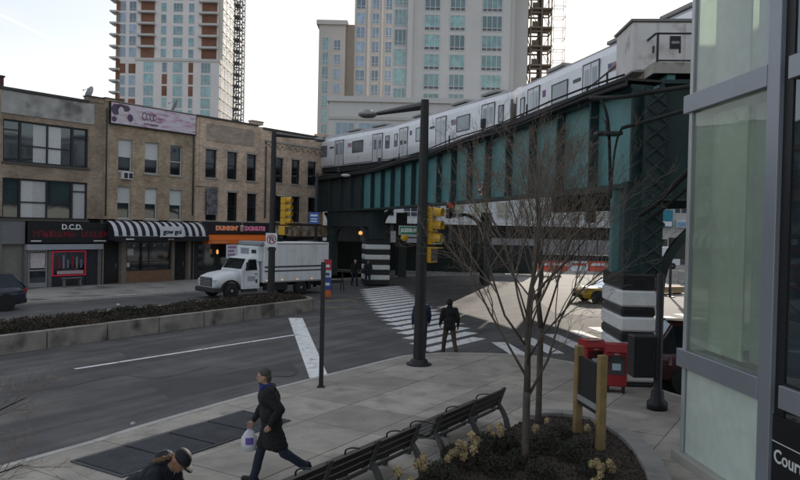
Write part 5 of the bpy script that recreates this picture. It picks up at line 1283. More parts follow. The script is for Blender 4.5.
# benches
wood = M('dark_bench_slats', (.028,.025,.023), .5, var=.3, scale=5, rnd=.2, spec=.5); iron = M('bench_cast_concrete', (.10,.098,.095), .8, var=.2, scale=5); hoop = M('bench_iron', (.03,.03,.032), .4, .4)
def slat(root, L_, y0, z0, y1, z1, th, name='slat', ext=.0):
    """plank whose section runs from (y0,z0) to (y1,z1)"""
    d = Vector((0,y1-y0,z1-z0)); n = Vector((0,-d.z,d.y)).normalized()*th; a = Vector((0,y0,z0)); b = Vector((0,y1,z1)); X_ = Vector((L_,0,0))
    m_ = MB(); m_.add([a,b,b+n,a+n,a+X_,b+X_,b+X_+n,a+X_+n],[(3,2,1,0),(4,5,6,7),(0,1,5,4),(1,2,6,5),(2,3,7,6),(3,0,4,7)]); return m_.build(name, wood, root)
def make_bench(label, loc, rz, L_, nsup):
    b = thing('park_bench', label, 'bench', loc, rz, 'benches along the planting bed'); b.scale = (1, 1, .86)   # local x along, +y towards the plaza (seat side), back at y=0
    for k in range(3): slat(b, L_, -.03+.05*k, .86-.14*k, .012+.05*k, .86-.14*k-.11, .035)
    for k in range(5): slat(b, L_, .20+.098*k, .43+.006*k, .20+.098*k+.08, .436+.006*k, .035)
    for k in range(nsup):
        x = .1+(L_-.2)*k/(nsup-1); m_ = MB()
        # rear support: curved from foot to the back, with the arch of the seat
        rows = []
        for (y,z,w) in ((-.12,0,.09),(-.08,.2,.075),(0,.38,.07),(.09,.52,.06),(.03,.7,.05),(-.02,.9,.045)): rows.append([(x-.05,y-w/2,z),(x+.05,y-w/2,z),(x+.05,y+w/2,z),(x-.05,y+w/2,z)])
        m_.extr(None, rows); m_.build('leg', iron, b); m_ = MB(); rows = []
        for (y,z,w) in ((.62,0,.1),(.58,.18,.08),(.45,.34,.07),(.25,.385,.06),(.08,.39,.05)): rows.append([(x-.05,y-w/2,z),(x+.05,y-w/2,z),(x+.05,y+w/2,z+.03),(x-.05,y+w/2,z+.03)])
        m_.extr(None, rows); m_.build('leg', iron, b)
        m_ = MB(); m_.tube(catmull([(x,.05,.66),(x,.2,.69),(x,.42,.68),(x,.56,.60),(x,.55,.44)],5), .014, 6); m_.build('armrest', hoop, b)
    for k in range(nsup-1):
        # stretcher arch under the seat between supports (seen from behind)
        x0 = .1+(L_-.2)*k/(nsup-1)+.05; x1 = .1+(L_-.2)*(k+1)/(nsup-1)-.05
        m_ = MB(); m_.box(x0,x1,.12,.16,.36,.42); m_.build('seat_rail', iron, b)
    return b
brz = atan2(bd.y, bd.x)
mkb = lambda lb, p, L_, n: make_bench(lb, (p.x,p.y,.15), brz, L_, n)
b1 = mkb('long dark slatted park bench nearest the walking man, running out of the frame', BE0-bd*.9, 3.55, 4)
b2 = mkb('dark slatted park bench whose end stands beside the bare trees', BE0+bd*3.18, 2.7, 3)
# ================================================================== TREES
bark = M('grey_brown_bark', (.105,.085,.068), .9, var=.3, scale=7, bump=.5, bscale=45); twigm = M('reddish_twigs', (.19,.152,.122), .9, var=.25, scale=3)
def bare_tree(name, label, base, H_, r0, fork, seed, nlimb, spread, group=None, bark_m=bark, depth=4, lean=(0,0), dens=1.0):
    rnd = random.Random(seed); t = thing(name, label, 'tree', base, 0, group)
    tr = MB(); p = [Vector((0,0,-.1)), Vector((lean[0]*.3,lean[1]*.3,fork*.5)), Vector((lean[0],lean[1],fork))]
    tr.tube(catmull(p,5), [r0*1.25,r0*1.12,r0*1.05]+[r0]*(len(catmull(p,5))-4)+[r0*.95], 9); tr.build('trunk', bark_m, t)
    tw_ = MB()
    def branch(pos, d, L_, r, lev, mb):
        n = 4; pts = [pos.copy()]; q = pos.copy(); dd = d.copy()
        for i in range(n):
            dd = (dd+Vector((rnd.gauss(0,.16),rnd.gauss(0,.16),rnd.gauss(.045,.1)))).normalized(); q = q+dd*L_/n; pts.append(q.copy())
        rr_ = [r*(1-.6*i/n) for i in range(n+1)]
        if lev == 0:
            b_ = MB(); b_.tube(pts, rr_, 6); b_.build('limb', bark_m, t)
        else: mb.tube(pts, rr_, 5 if lev < 2 else 3, cap=False)
        if lev >= depth: return
        nc = max(2, round((6 if lev == 0 else 4 if lev < 3 else 3)*dens))
        for k in range(nc):
            f = .28+.72*(k+rnd.random())/nc; i = min(n-1, int(f*n)); pp_ = pts[i].lerp(pts[i+1], f*n-i)
            base_d = (pts[i+1]-pts[i]).normalized(); o_ = base_d.orthogonal().normalized(); o_ = Quaternion(base_d, rnd.uniform(0,2*pi))@o_
            nd = (base_d+o_*rnd.uniform(.45,.95)+Vector((0,0,.12))).normalized()
            branch(pp_, nd, L_*rnd.uniform(.42,.68)*(1.1-.3*f), max(.0028, rr_[i]*.58), lev+1, mb)
    top = Vector((lean[0],lean[1],fork))
    ld = [top.copy()]; q_ = top.copy()
    for i in range(7): q_ = q_+Vector((rnd.gauss(0,.05),rnd.gauss(0,.05),(H_-fork)*.82/7)); ld.append(q_.copy())
    b_ = MB(); lr_ = [r0*.95*(1-.86*i/7) for i in range(8)]; b_.tube(ld, lr_, 7); b_.build('limb', bark_m, t)
    for k in range(nlimb):
        f = (k+.3*rnd.random())/nlimb; i = min(6, int(f*6.3)); pp_ = ld[i].lerp(ld[i+1], f*6.3-i) if k else top-Vector((0,0,.12))
        a = 2.4*k+rnd.uniform(-.4,.4); up = rnd.uniform(1.1,1.7)/max(.3,spread)*.6
        d = Vector((cos(a),sin(a),up)).normalized()
        branch(pp_, d, (H_-fork)*(.62-.42*f)*rnd.uniform(.85,1.1), max(.006, lr_[i]*rnd.uniform(.32,.46)), 0 if f < .45 else 1, tw_)
    tw_.build('crown', twigm, t); return t
bare_tree('bare_tree', 'bare branching street tree nearest the camera in the planting bed', (2.06,11.35,.2), 5.7, .06, 1.25, 4, 20, .52, 'bare street trees in the planting bed')
bare_tree('bare_tree', 'thinner bare street tree behind the near one, beside the notice board', (2.78,14.0,.2), 6.3, .06, 1.9, 11, 13, .42, 'bare street trees in the planting bed', dens=.95)
bt = bare_tree('bare_tree', 'dark bare twigs of a tree reaching in at the lower left corner', (-5.55,8.3,.1), 3.0, .05, .6, 23, 12, 1.0, None, M('dark_bark',(.03,.027,.025),.9), depth=3)
# ================================================================== NOTICE BOARD, BOXES, POLES
timber = M('yellow_pine_post', (.30,.20,.085), .75, var=.25, scale=5, bump=.3)
pA = Vector((3.53,12.36,.2)); pB = Vector((3.38,13.36,.2)); t = (pB-pA).normalized(); ang = atan2(t.y,t.x); Ln = (pB-pA).length
s = thing('notice_board', 'black notice board between two yellow timber posts in the planting bed', 'notice board', pA, ang)
for x in (0,Ln): MB().bbox(x-.07,x+.07,-.07,.07,0,1.68,.012).build('post', timber, s)
MB().box(.072,Ln-.072,-.03,.03,.62,1.5).build('board', M('black_board',(.016,.016,.017),.5), s); MB().box(.072,Ln-.072,.031,.055,.70,.80).build('rail', M('grey_rail',(.3,.29,.28),.7), s); MB().box(.072,Ln-.072,-.055,-.031,.62,.72).build('rail', MATS['grey_rail'], s)
redm = M('red_box_paint', (.30,.018,.022), .4, var=.12, scale=3)
def news_box(label, loc, rz, k):
    s = thing('newspaper_box', label, 'newspaper box', loc, rz, 'red newspaper boxes by the striped column')
    MB().bbox(-.25,.25,-.22,.22,.16,.98,.025).build('case', redm, s)
    b = MB(); b.extr(None, [[(x,-.235,.985),(x,.22,.985),(x,.22,1.16),(x,-.16,1.16)] for x in (-.26,.26)]); b.build('hood', redm, s)
    MB().box(-.19,.19,-.232,-.222,.45,.9).build('window', glass_dark, s); MB().box(-.1,.1,-.2375,-.2325,.56,.72).build('label_plate', M('pale_blue_label',(.4,.5,.58),.5), s); MB().box(-.06,.06,-.26,-.2365,.93,.96).build('handle', dm, s)
    for x in (-.2,.16): MB().box(x,x+.05,-.18,.18,0,.158).build('foot', black_metal, s)
    if k: MB().box(-.16,.16,-.2,-.12,1.161,1.166).build('sticker', M('pale_blue_label',(.4,.5,.58),.5), s)
news_box('larger red newspaper box against the striped column', (5.28,17.35,.15), radians(-12), 0)
news_box('red newspaper box half hidden behind the timber notice post', (4.86,18.0,.15), radians(12), 1)
# control pole
w = G(657,409,.15)
s = thing('signal_post', 'thick black post with a large black control cabinet near the red car', 'post', (w.x,w.y,.15))
b = MB(); b.lathe([(.22,0),(.22,.16),(.15,.22),(.13,.4),(.085,.46),(.08,2.95),(.02,3.0)],16); b.build('post', black_metal, s)
MB().bbox(-.62,-.09,-.22,.22,.72,1.62,.02).build('cabinet', black_metal, s); MB().box(-.56,-.15,-.232,-.222,.78,1.56).build('cabinet_door', black_metal, s); MB().box(-.09,-.04,-.05,.05,1.0,1.1).build('bracket', dark_metal, s); MB().box(-.2,-.17,-.25,-.233,1.1,1.25).build('handle', dark_metal, s)
# main lamp post
w = G(419,364.5,.15)
zt = D(425,100,w.y).z
lp = thing('street_lamp', 'tall black street lamp with a bent arm beside the crosswalk', 'street lamp', (w.x,w.y,.15))
def sq_taper(mb, a, b, ra, rb, rot=.2):
    a, b = Vector(a), Vector(b); t = (b-a).normalized(); u = t.orthogonal().normalized(); u = Quaternion(t, rot)@u; v = t.cross(u); rows = []
    for p, r in ((a,ra),(b,rb)): rows.append([p+(u*cos(pi/4*k+.39)+v*sin(pi/4*k+.39))*r for k in range(8)])
    mb.extr(None, rows)
b = MB(); sq_taper(b,(0,0,.12),(0,0,zt-.15),.175,.115); b.build('pole', black_metal, lp)
MB().lathe([(.36,0),(.36,.04),(.26,.07),(.24,.14),(.18,.18)],16).build('base_plate', black_metal, lp)
ae = D(378,113.5,23.3)-lp.location; b = MB(); sq_taper(b,(0,0,zt-.30),ae,.125,.065); b.build('arm', black_metal, lp)
hp_ = D(367.5,114.8,23.6)-lp.location
def lamp_head(root, p, d):
    b = MB(); b.lathe([(.05,.16),(.13,.15),(.17,.08),(.31,.05),(.31,-.02),(.27,-.05)],18,0,p); o = b.build('lamp_head', M('grey_lamp_housing',(.30,.30,.30),.45,.3), root); MB().lathe([(.262,-.052),(.2,-.09),(.05,-.11)],18,0,p).build('lens', M('lamp_lens',(.12,.12,.125),.25), o)
    b = MB(); b.tube([Vector(p)+Vector((0,0,.1)), Vector(d)],.045,8); b.build('spigot', M('grey_lamp_housing',(.30,.30,.30),.45,.3), root)
lamp_head(lp, hp_, ae)
# yellow signals
yel = M('signal_yellow', (.62,.35,.025), .45, var=.08, scale=4); lens_k = M('signal_lens_dark', (.05,.03,.02), .2); lens_r = M('signal_lens_red', (.22,.02,.015), .2, emit=((1,.06,.03),.1))
def signal(name, label, loc, rz, n, h=.36, w=.36, ped=True, group=None, lit=None, body=None):
    s = thing(name, label, 'traffic light', loc, rz, group); body = body or yel   # lenses face local -y
    for k in range(n):
        z = -h*k; MB().bbox(-w/2,w/2,0,.26,z-h+.006,z-.006,.02).build('section', body, s)
        b = MB(); rows = []
        for q in range(13):
            a = radians(-35)+radians(250)*q/12; rows.append((a))
        v = []; f = []
        for y in (0,-.26):
            for a in rows: v.append((.15*cos(a),y,z-h/2+.15*sin(a)))
        m_ = len(rows); f = [(i,i+1,m_+i+1,m_+i) for i in range(m_-1)]; b.add(v,f,0,True); b.build('visor', body, s)
        MB().lathe([(.125,-.012),(.11,-.03),(.02,-.045)],14,0,(0,0,z-h/2),'y').build('lens', lens_r if lit == k else lens_k, s)
    if ped:
        z = -h*n-.06; MB().bbox(-.24,.24,-.02,.3,z-.44,z,.02).build('walk_signal', body, s); MB().box(-.19,.19,-.03,-.021,z-.39,z-.05).build('walk_screen', lens_k, s)
        b = MB(); b.box(-.23,.23,-.2,-.022,z-.03,z-.01); b.build('visor', body, s)
    return s
w0 = D(434.5,207,20.5)
sg = signal('traffic_light', 'large yellow traffic light with a walk signal on the bent street lamp post', (w0.x,w0.y-.1,w0.z), radians(62), 3, .36, .36, True)
MB().tube([(0,.13,.0),(0,.13,.09),(-.02,.4,.09)],.03,6).build('bracket', dark_metal, sg)
grn = M('street_sign_green', (.02,.17,.09), .45)
def street_sign(label, loc, rz, w, h, txt, tw, sz, plate2=None):
    s = thing('street_sign', label, 'sign', loc, rz); MB().box(-w/2,w/2,-.012,.0,-h/2,h/2).build('plate', white_p, s); MB().box(-w/2+.015,w/2-.015,-.017,-.0125,-h/2+.015,h/2-.015).build('plate_face', grn, s)
    lettering(txt, sz, lett_w, s, (0,-.019,0), ext=.0015, bold=.008, width=tw)
    return s
street_sign('green JACKSON AV street sign on the left side of the lamp post', D(408.5,230.5,20.7), radians(4), .56, .26, 'JACKSON AV', .47, .15)
s = street_sign('green street sign with a white 23 panel in front of the yellow signal', D(434.5,239.3,20.35), radians(-6), .42, .26, 'ST', .12, .14)
MB().box(-.19,.0,-.021,-.0175,-.105,.105).build('number_panel', lett_w, s); lettering('23', .2, M('sign_green_ink',(.01,.09,.05),.5), s, (-.095,-.023,0), ext=.001, bold=.008)
for ch in s.children:
    if ch.name.startswith('lettering') and ch.location.x > -.01: ch.location.x = .11
s = thing('warning_beacon', 'small round yellow beacon below the Jackson Av sign', 'beacon', D(404.5,237.5,20.9)); MB().lathe([(.02,-.08),(.1,-.06),(.11,.0),(.09,.05),(.03,.08)],12,0,(0,0,0),'y').build('lamp', yel, s); MB().box(-.02,.36,.03,.06,-.02,.02).build('bracket', dark_metal, s)
# small far signals
sgr = signal('traffic_light', 'small dark traffic light showing red under the girder right of the lamp post', D(450,203,30.5), radians(12), 3, .22, .22, False, None, 0, M('signal_dark_green',(.03,.035,.03),.5)); MB().tube([(0,.1,0),(0,.1,.5)],.02,5).build('bracket', dark_metal, sgr)
so_ = signal('traffic_light', 'amber and brown traffic light hanging near the main column behind the twigs', D(591,204,20.5), radians(-20), 2, .27, .27, False, None, None, M('signal_amber_brown',(.30,.14,.03),.5)); MB().tube([(0,.1,0),(0,.1,.4)],.02,5).build('bracket', dark_metal, so_)
# lamp post in the median with signal and no-turn sign
mb_ = Vector((-6.15,34.6,0)); ztm = D(279,132,mb_.y).z
lp2 = thing('street_lamp', 'tall black street lamp standing in the median in front of the white truck', 'street lamp', (mb_.x,mb_.y,.3))
b = MB(); sq_taper(b,(0,0,0),(0,0,ztm-.3),.19,.12); b.build('pole', black_metal, lp2); MB().lathe([(.34,0),(.34,.1),(.24,.3)],14).build('base_plate', black_metal, lp2)
ae2 = D(314,139,38.2)-lp2.location; b = MB(); sq_taper(b,(0,0,ztm-.42),ae2,.11,.06); b.build('arm', black_metal, lp2); lamp_head(lp2, D(320,140,38.8)-lp2.location, ae2)
for z in (3.1,2.75): MB().box(-.17,.17,-.17,.17,z-.3,z-.18).build('clamp_band', dark_metal, lp2)
sg2 = signal('traffic_light', 'yellow traffic light with stacked visors on the median lamp post', D(287,197,34.3), radians(75), 4, .33, .34, True)
MB().tube([(-.0,.13,0),(0,.13,.06),(0,.5,.06)],.03,6).build('bracket', M('pale_bracket',(.4,.4,.38),.6), sg2)
s = thing('no_turn_sign', 'white square sign with a red ringed turn arrow on the median lamp post', 'sign', D(271.5,240,34.2), radians(6))
MB().box(-.27,.27,-.02,0,-.33,.33).build('plate', white_p, s)
b = MB(); b.tube([(.2*cos(k*pi/12),-.024,.03+.2*sin(k*pi/12)) for k in range(25)],.022,6); b.tube([(-.14,-.024,.17),(.14,-.024,-.11)],.02,5); b.build('red_ring', M('sign_red',(.5,.03,.03),.5), s)
b = MB(); b.tube(catmull([(-.07,-.022,-.12),(-.07,-.022,.08),(0,-.022,.14),(.07,-.022,.08),(.07,-.022,-.03)],5),.024,5); b.build('arrow', sign_k, s)
s = signal('walk_light', 'black walk signal box beside the ringed turn sign on the median post', D(281,233,34.4), radians(60), 1, .42, .36, False, None, None, M('black_signal_body',(.02,.02,.022),.5))
# far lamp post with bus sign
w = Vector((-5.35,45.6,0)); zt3 = D(315,173.5,w.y).z
lp3 = thing('street_lamp', 'thin dark street lamp behind the truck carrying the blue bus sign', 'street lamp', (w.x,w.y,.12)); b = MB(); b.tube([(0,0,0),(0,0,zt3-.12)],[.11,.07],8); b.build('pole', black_metal, lp3)
ae3 = D(341,174.5,46.4)-lp3.location; b = MB(); b.tube([(0,0,zt3-.2),ae3],.05,6); b.build('arm', black_metal, lp3); b = MB(); b.ball(D(345.5,175.5,46.5)-lp3.location,(.32,.16,.1),0,12,8); b.build('lamp_head', M('pale_lamp_head',(.5,.5,.48),.4), lp3)
s = thing('bus_stop_sign', 'blue bus stop sign with a white bus symbol above the truck', 'sign', D(314,218,45.3), radians(8)); MB().box(-.3,.3,-.02,0,-.36,.36).build('plate', M('bus_blue',(.05,.12,.42),.5), s); MB().bbox(-.2,.2,-.03,-.021,-.25,-.02,.003).build('bus_symbol', white_p, s); MB().box(-.22,.22,-.03,-.021,.1,.22).build('plate_text', white_p, s); MB().box(-.2,.2,-.034,-.031,-.17,-.09).build('symbol_windows', MATS['bus_blue'], s)
# slim post on the kerb
w = G(321,387,.15); s = thing('sign_post', 'slim black post at the kerb beside the stop line', 'post', (w.x,w.y,.15)); zt4 = D(325,262,w.y).z
MB().box(-.05,.05,-.05,.05,0,zt4-.15).build('post', black_metal, s); MB().box(-.09,.09,-.09,.09,-.0,.03).build('base_plate', dark_metal, s); MB().box(-.055,.055,-.055,.055,zt4-.45,zt4-.2).build('sleeve', dark_metal, s)
# feather flag and barricade behind the truck
w = G(327,298); s = thing('feather_flag', 'upright red white and blue advertising flag with an orange foot', 'flag', (w.x,w.y,0), radians(-10))
hgt = D(329,259,w.y).z; b = MB(); b.tube([(-.22,0,0),(-.22,0,hgt)],.025,6); b.build('pole', dm, s); cols = [('orange_foot',(.55,.14,.03)),('flag_blue_cloth',(.04,.08,.25)),('flag_white_cloth',(.55,.55,.57)),('flag_red_cloth',(.45,.04,.06))]
zz_ = [0.05,.45,1.15,1.55,hgt-.02]
for k in range(4): MB().box(-.19,.22,-.015+.004*k,.015+.004*k,zz_[k]+.003,zz_[k+1]-.003).build('flag_panel', M(cols[k][0],cols[k][1],.7,var=.2,scale=9), s)
MB().box(-.12,.14,-.02,-.012,.7,.85).build('print', white_p, s); MB().box(-.1,.12,-.012,-.004,1.25,1.4).build('print', MATS['flag_blue_cloth'], s); MB().box(-.1,.12,-.008,-.002,1.7,1.85).build('print', white_p, s)
w = G(336,291); s = thing('barricade', 'dark folding barricade leaning beside the advertising flag', 'barricade', (w.x,w.y,0), .4); 
for y0,y1 in ((-.35,.0),(.35,.0)):
    for x in (-.4,.4): b = MB(); b.tube([(x,y0,0),(x,y1,1.15)],.03,5); b.build('leg', dark_metal, s)
MB().box(-.45,.45,-.2,-.17,.5,.7).build('board', dark_metal, s)
# ================================================================== VEHICLES
tyre = M('tyre_rubber', (.018,.018,.019), .85); rimm = M('wheel_rim', (.42,.43,.45), .35, .7); tail = M('tail_lamp', (.35,.01,.015), .2, spec=.7); headl = M('head_lamp_glass', (.55,.57,.6), .1, spec=.8)
cglass = MGlass('car_glass', (.75,.82,.88), .03, (.015,.018,.02), .3, 1.5)
def wheel(root, c, r, w, sgn, name='wheel'):
    """wheel on the y axis; sgn -1 shows its face to -y"""
    b = MB(); b.lathe([(r*.6,-w/2),(r*.93,-w/2),(r,-w/2+.04),(r,w/2-.04),(r*.93,w/2),(r*.6,w/2)],22,0,(0,0,0),'y'); o = b.build(name, tyre, root, c)
    b = MB(); y = sgn*w/2; b.lathe([(.02,y*1.02),(r*.18,y*1.02),(r*.22,y*.8),(r*.55,y*.9),(r*.62,y*1.01),(r*.62,y*.5)] if sgn > 0 else [(r*.62,y*.5),(r*.62,y*1.01),(r*.55,y*.9),(r*.22,y*.8),(r*.18,y*1.02),(.02,y*1.02)],20,0,(0,0,0),'y'); ro_ = b.build('rim', rimm, o)
    return o
def car(name, label, cat, loc, rz, paint, L_=4.7, W_=1.84, H_=1.75, suv=True, taxi=False, group=None):
    """front towards -x"""
    t = thing(name, label, cat, loc, rz, group); w = W_/2; zb = .24; belt = .98 if suv else .86
    st_ = [(-L_/2,.42,.62,.72),(-L_/2+.12,.3,.70,.88),(-L_/2+.55,zb,.86,.96),(-L_/2+1.25,zb,.96 if suv else .88,1.0),(-.9,zb,belt,1.0),(.6,zb,belt+.02,1.0),(L_/2-.7,zb,belt+.05,1.0),(L_/2-.15,.28,belt+.06,.93),(L_/2,.42,belt-.05,.82)]
    rows = []
    for x,z0,z1,k in st_:
        ww = w*k; rows.append([(x,-ww*.9,z0),(x,-ww,z0+.14),(x,-ww*1.01,z0+(z1-z0)*.6),(x,-ww*.97,z1-.05),(x,-ww*.88,z1),(x,ww*.88,z1),(x,ww*.97,z1-.05),(x,ww*1.01,z0+(z1-z0)*.6),(x,ww,z0+.14),(x,ww*.9,z0)])
    b = MB(); b.extr(None, rows, smooth=True); body = b.build('body', paint, t)
    # greenhouse
    xs = [(-L_/2+1.2,0,.0),(-L_/2+1.75,.9,.05),(-.1,1,.07),(L_/2-1.1 if not suv else L_/2-.55,.96,.07),(L_/2-.45 if not suv else L_/2-.1,0,.0)]
    hb = belt+.0; g = MB(); rows = []
    for x,f,_ in xs:
        z = hb+(H_-hb-.06)*f; yi = w*.93-(w*.24)*f; rows.append([(x,-w*.93,hb-.02),(x,-yi,max(z,hb)),(x,yi,max(z,hb)),(x,w*.93,hb-.02)])
    g.extr(None, rows); g.build('greenhouse_glass', cglass, t)
    rf = MB(); rows = []
    for x,f,_ in xs[1:4]:
        z = hb+(H_-hb-.06)*f; yi = w*.93-(w*.24)*f+.01; rows.append([(x,-yi,z-.03),(x,-yi+.06,z+.035),(x,0,z+.055),(x,yi-.06,z+.035),(x,yi,z-.03)])
    rf.extr(None, rows, smooth=True); rf.build('roof', paint, t)
    for sg in (-1,1):
        for x0,x1,k in ((xs[0][0],xs[1][0],0),(-.15,-.1,1),(xs[3][0],xs[4][0],2)):
            p = MB(); f0 = 0 if k != 2 else xs[3][1]; f1 = xs[1][1] if k == 0 else 1 if k == 1 else 0
            za = hb+(H_-hb-.06)*f0; zb_ = hb+(H_-hb-.06)*f1; ya = (w*.93-w*.24*f0)*sg; yb = (w*.93-w*.24*f1)*sg
            p.tube([(x0,ya*1.005,za),(x1,yb*1.005,zb_)], .04, 5); p.build('pillar', paint, t)
    for x in (-L_/2+.85, L_/2-.95):
        for sg in (-1,1):
            b = MB(); b.lathe([(.40,-.012),(.40,.012)],22,0,(x,sg*(w*1.012),.36),'y'); b.build('wheel_arch', rubber, t)
            wheel(t, (x,sg*(w-.09),.335), .335, .22, sg)
    for sg in (-1,1):
        o = MB().bbox(L_/2-.16,L_/2+.012,sg*w*.78-.12,sg*w*.78+.12,belt-.22,belt-.02,.02).build('tail_light', tail, t)
        MB().bbox(-L_/2-.01,-L_/2+.25,sg*w*.62-.14,sg*w*.62+.14,.58,.72,.02).build('headlight', headl, t)
        MB().bbox(-L_/2+1.62,-L_/2+1.8,sg*(w+.12)-.09,sg*(w+.12)+.09,belt+.0,belt+.15,.03).build('mirror', paint, t)
        for x0 in (-.62,.5): MB().box(x0,x0+.18,sg*w*1.012-.012,sg*w*1.012+.012,belt-.18,belt-.15).build('door_handle', dm, t)
        d = MB()
        for x0 in (-1.05,-.12,.95): d.box(x0,x0+.012,sg*w*1.012-.003,sg*w*1.012+.003,.34,belt-.07)
        d.build('door_seam', rubber, t)
    MB().bbox(-L_/2-.05,-L_/2+.12,-w*.74,w*.74,.3,.48,.03).build('bumper', rubber, t); MB().bbox(L_/2-.12,L_/2+.05,-w*.8,w*.8,.3,.52,.03).build('bumper', rubber, t)
    MB().box(L_/2+.051,L_/2+.056,-.26,.26,.55,.67).build('number_plate', white_p, t)
    if taxi:
        MB().bbox(-.25,.05,-.4,.4,H_-.02,H_+.15,.03).build('roof_light', white_p, t); MB().box(-.5,.9,-w*1.02-.006,-w*1.02,.62,.66).build('door_stripe', sign_k, t)
    return t
cp_grey = M('dark_blue_grey_car_paint', (.035,.042,.06), .3, .4, var=.05, coat=.6); cp_red = M('dark_red_car_paint', (.05,.010,.013), .3, .3, var=.05, coat=.7); cp_yel = M('taxi_yellow_paint', (.50,.29,.02), .35, var=.05, coat=.5)
car('parked_suv', 'dark blue grey SUV at the far kerb, cut by the left edge of the photo', 'car', (-18.5,30.5,.004), FRZ, cp_grey, 4.6, 1.86, 1.66)
car('parked_suv', 'dark red SUV parked behind the control cabinet, half hidden by the glass building', 'car', (8.75,18.3,.006), radians(-12)+pi, cp_red, 4.7, 1.9, 1.78)
w = G(599,303); car('taxi', 'yellow taxi standing in the sunlit street behind the bare trees', 'taxi', (w.x+.9,w.y+.4,.01), radians(8), cp_yel, 4.3, 1.84, 1.52, False, True)
# ---- truck
tw_ = M('white_truck_paint', (.78,.79,.81), .42, var=.04, scale=1.5, stain=((.55,.54,.52),.9,.58,.8)); tgrey = M('truck_grey_cap', (.30,.31,.33), .5); tdk = M('truck_dark_stripe', (.06,.062,.075), .5); grl = M('truck_grille', (.035,.035,.038), .45)
TR = thing('box_truck', 'white box truck with dark stripes standing before the donut shop', 'truck', (-8.8,38.1,.0), atan2(.714,.70))
TW = 2.25
b = MB(); b.bbox(1.95,6.55,0,TW,.78,3.02,.03); b.build('cargo_box', tw_, TR)
for z0,z1 in ((1.60,1.70),(1.38,1.46)): MB().box(2.0,6.5,-.006,-.002,z0,z1).build('stripe', tdk, TR)
b = MB(); b.bbox(1.6,1.948,.1,TW-.1,1.95,2.8,.05); b.build('reefer_unit', tw_, TR); MB().box(1.585,1.599,.95,1.75,2.35,2.68).build('reefer_grille', tgrey, TR); MB().box(1.585,1.599,.25,.7,2.4,2.6).build('vent', grl, TR)
b = MB(); rows = [[(x,.02,z),(x,TW-.02,z),(x,TW-.02,3.03),(x,.02,3.03)] for x,z in ((1.75,2.85),(2.5,3.03))]; 
b.bbox(1.7,2.6,.015,TW-.015,2.82,3.06,.06); b.build('roof_cap', tgrey, TR)
for k in range(1,9): MB().box(1.95+k*.52,1.957+k*.52,-.004,-.0005,.82,2.98).build('panel_joint', tgrey, TR)
MB().box(2.0,6.5,-.005,-.0012,.8,.86).build('lower_rail', tgrey, TR); MB().box(6.551,6.6,.05,TW-.05,.82,2.95).build('rear_door', tgrey, TR); MB().box(6.5,6.7,.1,TW-.1,.42,.55).build('rear_bumper', dark_metal, TR)
for y in (.5,1.6): MB().box(.3,6.5,y,y+.12,.55,.76).build('chassis_rail', rubber, TR)
# cab: stepped loft
cy0, cy1 = .12, TW-.12
def sec(x, prof): return [(x,y,z) for y,z in prof]
b = MB()
hood = [(-.92,.62,1.12),(-.86,.55,1.22),(-.45,.5,1.36),(.15,.5,1.44),(.62,.5,1.5)]
rows = []
for i,(x,z0,z1) in enumerate(hood):
    ins = .26-.045*i
    rows.append([(x,cy0+ins,z0),(x,cy0+ins*.6,z1-.28),(x,cy0+ins+.06,z1-.05),(x,cy0+ins+.3,z1),(x,cy1-ins-.3,z1),(x,cy1-ins-.06,z1-.05),(x,cy1-ins*.6,z1-.28),(x,cy1-ins,z0)])
b.extr(None, rows, smooth=True); b.build('hood', tw_, TR)
b = MB(); rows = []
for x,z1,ins in ((.60,1.52,.06),(1.0,2.16,.13),(1.35,2.24,.15),(1.75,2.22,.15)): rows.append([(x,cy0,.5),(x,cy0,1.5),(x,cy0+ins,z1-.06),(x,cy0+ins+.1,z1),(x,cy1-ins-.1,z1),(x,cy1-ins,z1-.06),(x,cy1,1.5),(x,cy1,.5)])
b.extr(None, rows); b.build('cab', tw_, TR)
# windscreen lying on the slope between (.60,1.52) and (1.0,2.16)
sl = Vector((.4,0,.64)).normalized(); nl = Vector((-.64,0,.4)).normalized()*.012
b = MB(); a0 = Vector((.60,0,1.52))+sl*.06+nl; a1 = Vector((.60,0,1.52))+sl*.7+nl; b.quad(a0+Vector((0,cy0+.1,0)),a1+Vector((0,cy0+.2,0)),a1+Vector((0,cy1-.2,0)),a0+Vector((0,cy1-.1,0))); b.build('windscreen', cglass, TR)
b = MB(); b.add([(.82,cy0-.006,1.5),(1.12,cy0+.118,2.08),(1.6,cy0+.128,2.08),(1.6,cy0-.006,1.5)],[(0,3,2,1)]); dw = b.build('side_window', cglass, TR)
b = MB(); b.box(.74,.755,cy0-.005,cy0,.6,1.48); b.box(1.64,1.655,cy0-.005,cy0,.6,1.48); b.box(.755,1.64,cy0-.005,cy0,.6,.612); b.build('door_seam', tgrey, TR); MB().box(1.45,1.58,cy0-.03,cy0-.006,1.28,1.32).build('door_handle', rubber, TR)
MB().box(2.05,6.45,-.0055,-.0014,2.9,2.96).build('upper_rail', tgrey, TR)
for k in range(5): MB().box(2.1+k*1.05,2.2+k*1.05,-.014,-.0056,.9,.94).build('marker_lamp', tail if k > 3 else am, TR)
MB().box(.98,1.48,cy0-.006,cy0-.001,.9,1.18).build('door_lettering', M('faded_grey_print',(.4,.42,.46),.6,var=.6,scale=16), TR); MB().box(1.5,1.6,cy0-.008,cy0-.001,.8,1.0).build('side_marker', rubber, TR)
b = MB(); b.bbox(.78,.9,cy0-.3,cy0-.12,1.5,1.95,.03); b.tube([(.85,cy0-.2,1.9),(.9,cy0,1.9)],.015,5); b.tube([(.85,cy0-.2,1.55),(.9,cy0,1.5)],.015,5); b.build('mirror', rubber, TR)
MB().bbox(-.965,-.915,cy0+.42,cy1-.42,.66,1.14,.02).build('grille', grl, TR); 
